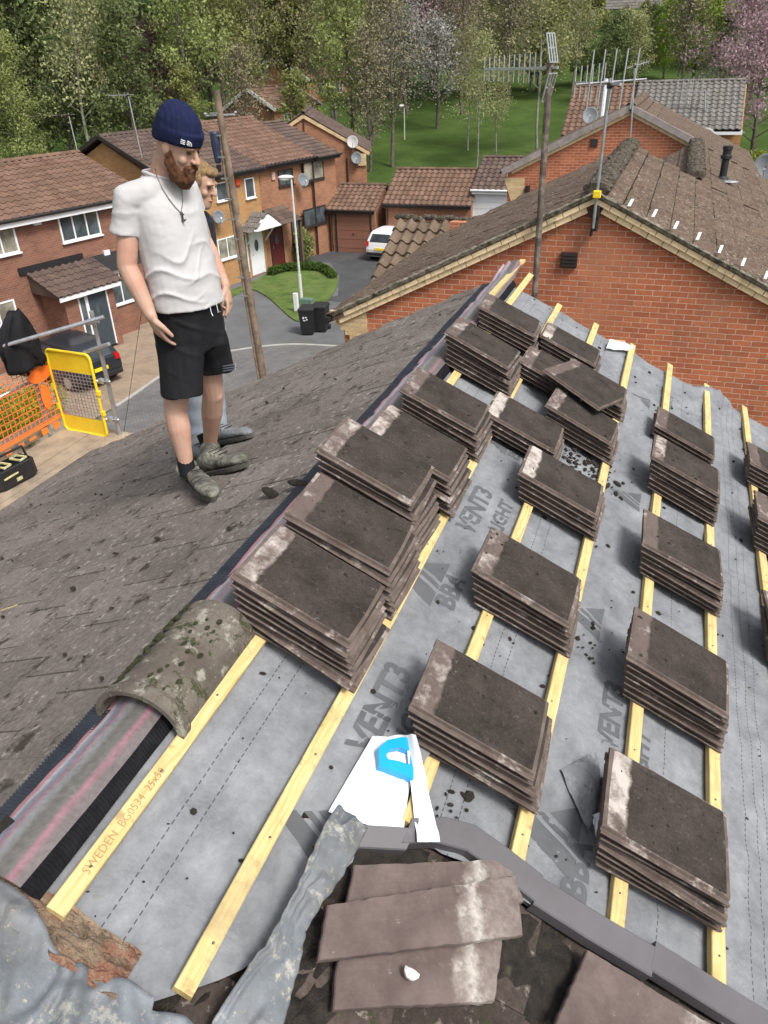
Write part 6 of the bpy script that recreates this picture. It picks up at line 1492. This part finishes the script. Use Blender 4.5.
def ell(c, f, l, a, b, n=20, sup=2.0):
    """horizontal ring, a across (l), b front to back (f)"""
    out = []
    for k in range(n):
        t_ = 2*math.pi*k/n; cs, sn = math.cos(t_), math.sin(t_); e = 2/sup
        out.append(c + f*(math.copysign(abs(cs)**e, cs)*b) + l*(math.copysign(abs(sn)**e, sn)*a))
    return out
def limb(mb, pts, rad, seg=14): mb.tube(pts, rad, seg); [mb.sphere(p, r*.99, 10, 8) for p, r in zip(pts, rad)]
def interp(pts, rad, n=4):
    P, Q = [], []
    for i in range(len(pts)-1):
        for k in range(n): f = k/n; P.append(pts[i].lerp(pts[i+1], f)); Q.append(rad[i]*(1-f)+rad[i+1]*f)
    return P + [pts[-1]], Q + [rad[-1]]
def hand(mb, wrist, dirv, palm_n, side, sc=1.0, curl=.5):
    """palm, four unequal curled fingers and a thumb leaving the side near the wrist"""
    d = dirv.normalized(); nrm = (palm_n - d*palm_n.dot(d)).normalized(); s = d.cross(nrm).normalized()*side
    pc = wrist + d*.045*sc
    M = Matrix((d, s, nrm)).transposed(); mb.sphere(pc, (.055*sc, .041*sc, .017*sc), 14, 10, M=M); mb.sphere(wrist + d*.075*sc, (.022*sc, .040*sc, .014*sc), 12, 8, M=M)
    mb.sphere(wrist, (.035*sc, .030*sc, .024*sc), 12, 8, M=M)
    for k, (off, ln) in enumerate(((.033, .070), (.0115, .080), (-.0115, .074), (-.033, .058))):
        p = wrist + d*.080*sc + s*off*sc; cur = 0; pts = [p - d*.02*sc, p]; dd = d
        for seg_ in (.42, .32, .26):
            cur += curl*(.55 + .1*k); dd = (d*math.cos(cur) + nrm*math.sin(cur)).normalized(); pts.append(pts[-1] + dd*ln*seg_*sc)
        r0 = .0092*sc; mb.tube(pts, [r0, r0*1.02, r0*.97, r0*.9, r0*.75], 8); mb.sphere(pts[-1], r0*.76, 8, 6)
    p = wrist + d*.022*sc + s*.030*sc; a = (d*.75 + s*.55 + nrm*.25).normalized(); b_ = (d*.95 + s*.1 + nrm*.35).normalized()
    q = [p - s*.01*sc, p + a*.034*sc, p + a*.034*sc + b_*.030*sc, p + a*.034*sc + b_*.052*sc]; mb.tube(q, [.015*sc, .0125*sc, .0108*sc, .0085*sc], 8); mb.sphere(q[-1], .0086*sc, 8, 6)
HR = [(-.122, .058, .022, .020), (-.114, .055, .040, .034), (-.098, .042, .058, .047), (-.075, .020, .080, .056), (-.05, .004, .092, .063), (-.02, -.002, .096, .069), (.02, -.005, .098, .073), (.06, -.010, .096, .074), (.09, -.014, .083, .066), (.112, -.016, .055, .045), (.124, -.016, .022, .02)]
def head(mb, H, Hf, Hs, Hu, sc, face=True):
    P = lambda f, s, u: H + (Hf*f + Hs*s + Hu*u)*sc
    mb.loft([[P(cy + math.cos(t_)*rf, math.sin(t_)*rs, z) for t_ in [2*math.pi*k/24 for k in range(24)]] for z, cy, rf, rs in HR])
    M = Matrix((Hf, Hs, Hu)).transposed(); S = lambda c, r: mb.sphere(P(*c), tuple(x*sc for x in r), 12, 8, M=M)
    mb.tube([P(.088, 0, .030), P(.104, 0, .005), P(.118, 0, -.014)], [.009*sc, .0115*sc, .0125*sc], 8); S((.119, 0, -.016), (.012, .012, .010)); S((.106, .012, -.018), (.012, .008, .008)); S((.106, -.012, -.018), (.012, .008, .008))
    S((.084, .028, .034), (.012, .026, .008)); S((.084, -.028, .034), (.012, .026, .008)); S((.066, .042, -.020), (.022, .018, .022)); S((.066, -.042, -.020), (.022, .018, .022))
    S((.092, 0, -.050), (.012, .022, .006)); S((.090, 0, -.062), (.012, .019, .007)); S((.083, 0, -.098), (.018, .020, .018))
    for sg in (-1, 1): S((-.005, sg*.076, .0), (.020, .008, .032)); S((.002, sg*.074, -.018), (.012, .007, .014))
    return P, M
M_EYE = plain('eye', (.05, .035, .03), .25, bmp=0); M_EYEW = plain('eye_white', (.6, .57, .54), .3, bmp=0); M_LIP = plain('lip', (.48, .21, .18), .5, bmp=0); M_BROW = plain('brow_hair', (.28, .15, .08), .9, bmp=0)
def eyes(root, P, M, sc, lid=True):
    for sg in (-1, 1):
        mb = MB(); mb.sphere(P(.0835, sg*.030, .0155), (.010*sc, .0135*sc, .0065*sc), 10, 8, M=M); mb.build('eye', M_EYE, root, smooth=True)
        mb = MB(); mb.tube([P(.099, sg*.014, .034), P(.099, sg*.032, .040), P(.086, sg*.050, .034)], .0035*sc, 6); mb.build('eyebrow', M_BROW, root)
    mb = MB(); mb.tube([P(.094, -.022, -.056), P(.104, 0, -.056), P(.094, .022, -.056)], .0042*sc, 6); mb.build('lips', M_LIP, root)
def boot(root, ankle, heel, toe, sc, mat, sole, sock=None, high=.09, name='boot', tilt=0):
    """heel and toe are ground points; builds sole + upper as one boot with collar"""
    ax = (toe-heel); L_ = ax.length; x = ax.normalized(); up = UP - x*UP.dot(x); up.normalize(); s = up.cross(x)
    prof = [(-.02, .030, .050, .01), (.03, .040, .075, 0), (.15, .042, .10, 0), (.30, .040, .105, 0), (.45, .040, .085, 0), (.60, .048, .066, 0), (.75, .054, .058, 0), (.88, .052, .054, 0), (.97, .040, .040, 0), (1.02, .018, .024, 0)]
    mb = MB(); rings = []
    for t_, w_, h_, _ in prof:
        c = heel + x*L_*t_; rings.append([c + s*(math.sin(a)*w_*sc) + up*(.018 + (1-math.cos(a))*.5*h_*sc) for a in [2*math.pi*k/18 for k in range(18)]])
    mb.loft(rings); at_ = heel + x*L_*.24
    mb.tube([at_ + up*.05, at_.lerp(ankle, .5) + up*.02, ankle + up*(high-.06)], [.050*sc, .052*sc, .056*sc], 16)
    for k in range(5): c = heel + x*L_*(.36+.075*k) + up*(.018 + (.098-.010*k)*sc); mb.tube([c - s*.030*sc, c + up*.004, c + s*.030*sc], .0055, 6)
    b_ = remesh(mb, name, mat, root, .006, 2, lambda p, n_: .0022*nz(p.x*55, p.y*55, p.z*55) + .002*nz(p.x*20, p.y*20, p.z*60))
    mb = MB(); rings = []
    for z_, k_ in ((-.004, 1.0), (.004, 1.04), (.022, 1.04), (.026, .98)):
        r = []
        for k in range(28):
            a = 2*math.pi*k/28; t_ = .5 + .53*math.cos(a); w_ = np.interp(t_, [p[0] for p in prof], [p[1] for p in prof]) if 0 <= t_ <= 1 else .02
            r.append(heel + x*L_*t_ + s*(math.copysign(1, math.sin(a))*abs(math.sin(a))**.45*w_*sc*1.05*k_) + up*z_)
        rings.append(r)
    mb.loft(rings); mb.build('sole', sole, b_)
    mb = MB()
    for k in range(3): c = heel + x*L_*(.42+.09*k) + up*(.022 + (.098-.012*k)*sc); mb.tube([c - s*.028*sc, c + s*.026*sc + x*.012], .003, 5)
    mb.build('lace', M_DIRT, b_)
    if sock: mb = MB(); mb.tube([ankle + up*(high-.10), ankle + up*(high-.02), ankle + up*(high+.045)], [.050, .0485, .0475], 16); mb.build('sock', sock, root)
    return b_

def jt(px, py, l, c=C0): return hit(px, py, LB, c + l)
# ---- man in white
foot0 = at_ls(205, 492, .035)
man = empty('person', foot0, 'bearded man in navy beanie, white t-shirt and black shorts looking down', 'person')
hipR, kneeR, ankR = jt(178, 338, -.10), jt(176, 412, -.17), jt(187, 468, -.20)
hipL, kneeL, ankL = jt(203, 332, .10), jt(213, 394, .15), jt(210, 448, .23)
shR, elR, wrR = jt(129, 201, -.18), jt(127, 266, -.25), jt(151, 316, -.25)
shL, elL, wrL = jt(185, 190, .17), jt(204, 240, .26), jt(225, 285, .24)
pel, wai, che, nek = jt(189, 325, 0), jt(184, 285, 0), jt(168, 225, 0), jt(161, 176, 0)
Hc = jt(177.5, 147, .0); pit = R(26); yaw = R(10)
Hf0 = (FB*math.cos(yaw) + LB*math.sin(yaw)).normalized(); Hs = UP.cross(Hf0).normalized(); Hf = (Hf0*math.cos(pit) - UP*math.sin(pit)).normalized(); Hu = Hf.cross(Hs).normalized(); HS = 1.09
mb = MB()
for pts, rad in (([hipR, hipR.lerp(kneeR, .5), kneeR.lerp(hipR, .1), kneeR, kneeR.lerp(ankR, .3), kneeR.lerp(ankR, .65), ankR], [.080, .080, .068, .064, .066, .050, .041]),
                 ([hipL, hipL.lerp(kneeL, .5), kneeL.lerp(hipL, .1), kneeL, kneeL.lerp(ankL, .3), kneeL.lerp(ankL, .65), ankL], [.080, .080, .068, .064, .066, .050, .041]),
                 ([shR, shR.lerp(elR, .4), elR.lerp(shR, .1), elR, elR.lerp(wrR, .3), wrR.lerp(elR, .2), wrR], [.052, .056, .052, .050, .052, .039, .031]),
                 ([shL, shL.lerp(elL, .4), elL.lerp(shL, .1), elL, elL.lerp(wrL, .3), wrL.lerp(elL, .2), wrL], [.055, .055, .047, .043, .046, .034, .028])):
    P, Q = interp(pts, rad, 3); limb(mb, P, Q)
# calf muscle behind, kneecap in front
for k_, a_ in ((kneeR, ankR), (kneeL, ankL)): mb.sphere(k_.lerp(a_, .33) - FB*.022, (.045, .045, .10), 12, 8); mb.sphere(k_ + FB*.028, (.040, .042, .05), 12, 8)
rings = [ell(pel - UP*.06, FB, LB, .15, .11), ell(pel, FB, LB, .165, .12), ell(wai, FB, LB, .15, .105), ell(che, FB, LB, .165, .115), ell(che.lerp(nek, .6), FB, LB, .18, .10), ell(che.lerp(nek, .85), FB, LB, .13, .08)]
mb.loft(rings); P_, Q_ = interp([nek - UP*.06, nek.lerp(Hc, .5) - FB*.02, Hc - Hf0*.03 - UP*.02], [.078, .068, .062], 3); limb(mb, P_, Q_)
PH, MH = head(mb, Hc, Hf, Hs, Hu, HS)
hand(mb, wrR, (jt(168, 350, -.20) - wrR), (FB*.25 + LB*.9), 1, 1.25, .42)
hand(mb, wrL, (jt(233, 316, .22) - wrL), (-LB*.5 - FB*.85), -1, 1.12, .38)
remesh(mb, 'body', M_SKIN, man, .0055, 3)
eyes(man, PH, MH, HS)
# t-shirt
mb = MB(); rr2 = [(188, 304, .205, .165), (185, 290, .205, .165), (181, 270, .200, .160), (176, 250, .198, .158), (170, 226, .200, .158), (166, 208, .200, .150), (164, 196, .185, .130), (162, 184, .145, .100), (161, 174, .098, .082)]
mb.loft([ell(jt(x, y, 0), FB, LB, a, b_, 28, 2.2) for x, y, a, b_ in rr2])
P_, Q_ = interp([jt(148, 193, -.11), shR + UP*.002, shR.lerp(elR, .28) - FB*.01, shR.lerp(elR, .52) - FB*.015], [.074, .078, .076, .078], 4); mb.tube(P_, Q_, 20); mb.sphere(P_[0], .076, 12, 8); mb.sphere(shR, .078, 14, 10)
P_, Q_ = interp([jt(178, 190, .12), shL, shL.lerp(elL, .45)], [.080, .076, .070], 3); mb.tube(P_, Q_, 18); mb.sphere(P_[0], .078, 12, 8); mb.sphere(shL, .076, 12, 8)
def fold(p, n_):
    q = p - che; a = q.dot(LB); f = q.dot(FB); z = q.z
    low = min(1, max(0, (-z+.12)/.3))
    w = 2.6*nz(p.x*4, p.y*4, p.z*3); r1 = 1-abs(math.sin(z*24 + a*9 - f*5 + w)); r2 = 1-abs(math.sin(z*33 - a*12 + f*7 + 2*w + 1))
    msk = max(0, nz(p.x*5+3, p.y*5, p.z*4)+.15)*1.6; msk2 = max(0, nz(p.x*6+9, p.y*6, p.z*4)+.1)*1.6
    d = (.012*r1**3*msk + .010*r2**3*msk2)*(.25 + .9*low)
    d += .006*nz(p.x*8, p.y*8, p.z*10) + .0015*nz(p.x*28, p.y*28, p.z*40)
    return d
sh = remesh(mb, 'tshirt', M_SHIRT, man, .007, 9, fold)
mb = MB(); ring = [nek + UP*.012 + FB*(.088*math.cos(t_) + .008) + LB*.088*math.sin(t_) - UP*(.030*max(0, math.cos(t_)) - .012) for t_ in [2*math.pi*k/28 for k in range(29)]]; mb.tube(ring, .0085, 8, caps=False); mb.build('collar', M_SHIRT, sh, smooth=True)
# shorts
mb = MB()
mb.loft([ell(jt(188, 300, 0), FB, LB, .175, .140, 28, 2.2), ell(pel + UP*.05, FB, LB, .20, .155, 28, 2.2), ell(pel - UP*.04, FB, LB, .200, .155, 28, 2.3), ell(pel - UP*.12, FB, LB, .19, .145, 28, 2.3)])
for hx, hem, sg in (((180, 345, -.085), (182, 394, -.155), -1), ((206, 340, .09), (214, 369, .15), 1)):
    a, b_ = jt(*hx), jt(*hem); mb.loft([ell(a + UP*.06, FB, LB, .10, .13, 22), ell(a, FB, LB, .118, .140, 22), ell(a.lerp(b_, .5), FB, LB, .110, .128, 22), ell(b_, FB, LB, .108, .124, 22)])
so_ = remesh(mb, 'shorts', M_SHORT, man, .008, 3, lambda p, n_: .014*nz(p.x*9, p.y*9, p.z*2.2) + .008*nz(p.x*20, p.y*20, p.z*4) + .009*max(0, 1-abs(math.sin(p.z*20 + p.x*9 + p.y*6))*2.2)*max(0, nz(p.x*6, p.y*6, p.z*5)+.2))
mb = MB(); w0 = jt(205, 303, -.02) + FB*.0
for dx, ln in ((0, .085), (7, .06)): mb.tube([jt(206+dx, 300, -.06) + FB*.02, jt(208+dx, 312, -.07) + FB*.025, jt(209+dx, 300 + ln*180, -.07) + FB*.03], .0022, 5)
mb.build('drawstring', M_GALV, so_)
mb = MB(); c = jt(228, 369, .05); [mb.bar(jt(222, 366+k*2.4, .06)+FB*.01, jt(234, 364+k*2.4, .03)+FB*.012, .006, .006) for k in range(3)]; mb.build('hem_stripes', M_GREY, so_)
# beanie: ribbed cuff over a slouchy crown
mb = MB(); PHs = lambda f, s, u: Hc + (Hf*f + Hs*s + Hu*u)*HS
bz = [(.026, -.004, .104, .084), (.034, -.008, .116, .091), (.072, -.010, .118, .092), (.084, -.011, .115, .090), (.090, -.012, .109, .086), (.112, -.014, .103, .083), (.138, -.018, .090, .073), (.162, -.023, .066, .055), (.178, -.027, .038, .032), (.184, -.028, .010, .010)]
mb.loft([[PHs(cy + math.cos(t_)*rf, math.sin(t_)*rs, z + (.016 if math.cos(t_) > 0 else -.034)*abs(math.cos(t_))*(1 if z < .09 else 0)) for t_ in [2*math.pi*k/40 for k in range(40)]] for z, cy, rf, rs in bz])
be = remesh(mb, 'beanie', M_NAVY, man, .0055, 2, lambda p, n_: .003*nz(p.x*14, p.y*14, p.z*14) + .0012*math.sin(((p-Hc).dot(Hs)*1.0 + (p-Hc).dot(Hf)*.6)*300))
mb = MB()
for k in range(3):
    arc = [PHs(.088 + .004*k, -.062 + .0*k, .052 + .0) for _ in (0,)]
    r_ = .006 + .0065*k; c_ = (.083, -.061, .056)
    pts = []
    for q in range(7):
        a = R(90*q/6); s_ = c_[1] + (r_*math.cos(a))*1.0; f_ = c_[0] + r_*math.cos(a)*.62; pts.append(PHs(f_ + .004, s_ - .0035, c_[2] + r_*math.sin(a)))
    mb.tube(pts, .0028, 5)
for k in range(3): mb.bar(PHs(.064, -.0775, .058+.007*k), PHs(.080, -.0675, .058+.007*k), .005, .0035)
mb.build('embroidered_mark', M_UPVC, be)
# beard + hair at the nape
mb = MB(); S = lambda c, r: mb.sphere(PHs(*c), tuple(x*HS for x in r), 12, 8, M=MH)
for sg in (-1, 1):
    for c, r in (((.012, .066, -.020), (.020, .012, .034)), ((.022, .062, -.050), (.028, .016, .034)), ((.040, .050, -.080), (.034, .022, .034)), ((.060, .034, -.100), (.034, .026, .036)), ((.093, .022, -.046), (.016, .020, .008)), ((.088, .032, -.064), (.014, .012, .022))): S((c[0], sg*c[1], c[2]), r)
S((.074, 0, -.098), (.042, .046, .040)); S((.068, 0, -.122), (.038, .042, .036)); S((.042, .03, -.105), (.035, .03, .034)); S((.042, -.03, -.105), (.035, .03, .034)); S((.096, 0, -.078), (.016, .022, .014)); S((.101, 0, -.040), (.010, .020, .007))
remesh(mb, 'beard', M_BEARD, man, .0055, 2, lambda p, n_: .005*nz(p.x*40, p.y*40, p.z*22) + .0045*nz(p.x*110, p.y*110, p.z*50))
# necklace
mb = MB(); pc = jt(182, 214, 0); 
def on_chest(x, y, l=-.02): return jt(x, y, l) 
import mathutils
shw = sh.data; bvh = mathutils.bvhtree.BVHTree.FromPolygons([MW[man.name] @ v.co for v in shw.vertices], [tuple(p.vertices) for p in shw.polygons])
def cast(px, py, off=.006):
    r_ = ray(px, py).normalized(); h_, n_, i_, d_ = bvh.ray_cast(CAM, r_); return (h_ - r_*off) if h_ is not None else jt(px, py, -.1)
c1 = [(155, 168), (157, 177), (162, 188), (169, 199), (176, 208), (181, 213)]; c2_ = [(181, 213), (183, 202), (182, 190), (181, 182)]
mb.tube([cast(*p) for p in c1], .0024, 6); mb.tube([cast(*p) for p in c2_], .0024, 6); nk = mb.build('necklace', plain('steel_chain', (.30, .28, .25), .35, .8, bmp=0), man)
mb = MB(); q = cast(182.5, 217, .012); mb.tube([q + UP*.022, q - UP*.018], .005, 6); mb.tube([q - FB*.02 - UP*.012 - LB*.0, q - UP*.022, q + FB*.02 - UP*.012], .005, 6); mb.tube([q + UP*.012 - FB*.012, q + UP*.012 + FB*.012], .004, 6); mb.build('pendant', plain('dark_pendant', (.12, .11, .10), .35, .7, bmp=0), nk)
# boots on the tiles
def ls_pt(px, py): return at_ls(px, py, .034)
boot(man, ankR, ls_pt(184, 473) + Vector((0, 0, -.0)), ls_pt(214, 501), 1.15, M_BOOT, M_SOLE, M_SHORT, .06)
boot(man, ankL, ls_pt(203, 476), ls_pt(250, 465), 1.15, M_BOOT, M_SOLE, M_SHORT, .06)

# ---- second person behind
C2 = 3.62
j2 = lambda px, py, l: hit(px, py, LB, C2 + l)
p2 = empty('person', at_ls(228, 452, .035), 'fair haired person in dark top mostly hidden behind the man in the beanie', 'person')
H2 = j2(199, 184, 0); y2, pt2_ = R(16), R(22); f2 = (FB*math.cos(y2) + LB*math.sin(y2)).normalized(); s2 = UP.cross(f2).normalized(); hf2 = (f2*math.cos(pt2_) - UP*math.sin(pt2_)).normalized(); hu2 = hf2.cross(s2).normalized(); HS2 = 1.0
mb = MB(); nk2 = j2(192, 214, 0); ch2 = j2(188, 245, 0); wa2 = j2(196, 290, 0); pe2 = j2(200, 325, 0)
hr2, kr2, ar2 = j2(196, 335, -.09), j2(195, 385, -.10), j2(198, 432, -.10); hl2, kl2, al2 = j2(210, 332, .09), j2(213, 380, .10), j2(217, 425, .10)
shr2, elr2, wrr2 = j2(178, 226, -.17), j2(186, 265, -.22), j2(205, 290, -.20); shl2, ell2, wrl2 = j2(203, 226, .16), j2(207, 262, .20), j2(222, 292, .16)
for pts, rad in (([hr2, kr2, ar2], [.09, .062, .042]), ([hl2, kl2, al2], [.09, .062, .042]), ([shr2, elr2, wrr2], [.055, .044, .028]), ([shl2, ell2, wrl2], [.055, .044, .028])):
    P_, Q_ = interp(pts, rad, 4); limb(mb, P_, Q_)
mb.loft([ell(pe2 - UP*.06, FB, LB, .14, .11), ell(pe2, FB, LB, .15, .12), ell(wa2, FB, LB, .14, .10), ell(ch2, FB, LB, .16, .11), ell(ch2.lerp(nk2, .8), FB, LB, .14, .09)])
P_, Q_ = interp([nk2 - UP*.05, nk2.lerp(H2, .5) - FB*.015, H2 - f2*.03 - UP*.02], [.068, .060, .056], 3); limb(mb, P_, Q_); PH2, MH2 = head(mb, H2, hf2, s2, hu2, HS2)
hand(mb, wrr2, (j2(218, 310, -.18)-wrr2), LB, 1, 1.05, .4); hand(mb, wrl2, (j2(228, 312, .14)-wrl2), -LB, -1, 1.05, .4)
remesh(mb, 'body', M_SKIN, p2, .007, 3); eyes(p2, PH2, MH2, HS2)
mb = MB(); S2 = lambda c, r: mb.sphere(PH2(*c), tuple(x*HS2 for x in r), 14, 10, M=MH2)
S2((-.016, 0, .058), (.094, .078, .076)); S2((-.045, 0, .005), (.058, .070, .062)); S2((.058, .005, .092), (.040, .056, .026)); S2((.010, .066, .035), (.045, .012, .036)); S2((.010, -.066, .035), (.045, .012, .036))
remesh(mb, 'hair', M_BLOND, p2, .006, 2, lambda p, n_: .003*nz(p.x*40, p.y*40, p.z*30) + .004*nz(p.x*110, p.y*110, p.z*60))
mb = MB(); mb.loft([ell(pe2 + UP*.0 - UP*.05, FB, LB, .18, .145, 24), ell(wa2, FB, LB, .165, .13, 24), ell(ch2, FB, LB, .18, .13, 24), ell(ch2.lerp(nk2, .7), FB, LB, .165, .105, 24), ell(nk2, FB, LB, .09, .075, 24)])
for a, b_, c in ((shr2, shr2.lerp(elr2, .6), 0), (shl2, shl2.lerp(ell2, .6), 0)): mb.tube([a.lerp(ch2, .2), a, b_], [.07, .078, .07], 14); mb.sphere(a, .075, 12, 8)
M_BLUE2 = plain('dark_blue_jersey', (.02, .025, .04), .85, var=.2, scale=8, bmp=.3); remesh(mb, 'tshirt', M_BLUE2, p2, .008, 3, lambda p, n_: .010*nz(p.x*8, p.y*8, p.z*9))
mb = MB(); mb.loft([ell(pe2 + UP*.04, FB, LB, .165, .13, 22), ell(pe2 - UP*.08, FB, LB, .18, .14, 22), ell(pe2 - UP*.13, FB, LB, .17, .13, 22)])
for h_, k_, a_ in ((hr2, kr2, ar2), (hl2, kl2, al2)): P_, Q_ = interp([h_, k_, k_.lerp(a_, .5), a_ - UP*.03], [.105, .082, .074, .066], 3); mb.tube(P_, Q_, 16)
remesh(mb, 'trousers', M_JEAN, p2, .008, 3, lambda p, n_: .010*nz(p.x*9, p.y*9, p.z*12))
boot(p2, ar2, at_ls(193, 462, .034), at_ls(222, 462, .034), 1.05, M_GREYT, M_SOLE, None, .02, 'trainer')
boot(p2, al2, at_ls(209, 446, .034), at_ls(251, 437, .034), 1.05, M_GREYT, M_SOLE, None, .02, 'trainer')

# ------------------------------------------------------------------ groups for repeats
GR = {'tree': 'trees on and beyond the grass slope', 'satellite dish': 'satellite dishes on the houses', 'tv aerial': 'tv aerials above the roofs', 'wheelie bin': 'wheelie bins beside the lamp post', 'street lamp': 'street lamps', 'garage': 'garages in a row', 'car': 'parked cars', 'roof tile': 'brown roof tiles', 'membrane flap': 'loose membrane flaps', 'person': 'people on the roof', 'house': 'houses of the estate', 'shrub': 'shrubs and bushes', 'hedge': 'garden hedges'}
for o in scene.objects:
    if o.parent is None and 'category' in o and 'group' not in o and o['category'] in GR: o['group'] = GR[o['category']]
    if o.parent is None and 'label' in o and len(o['label'].split()) > 16: print('LONG', o['label'])
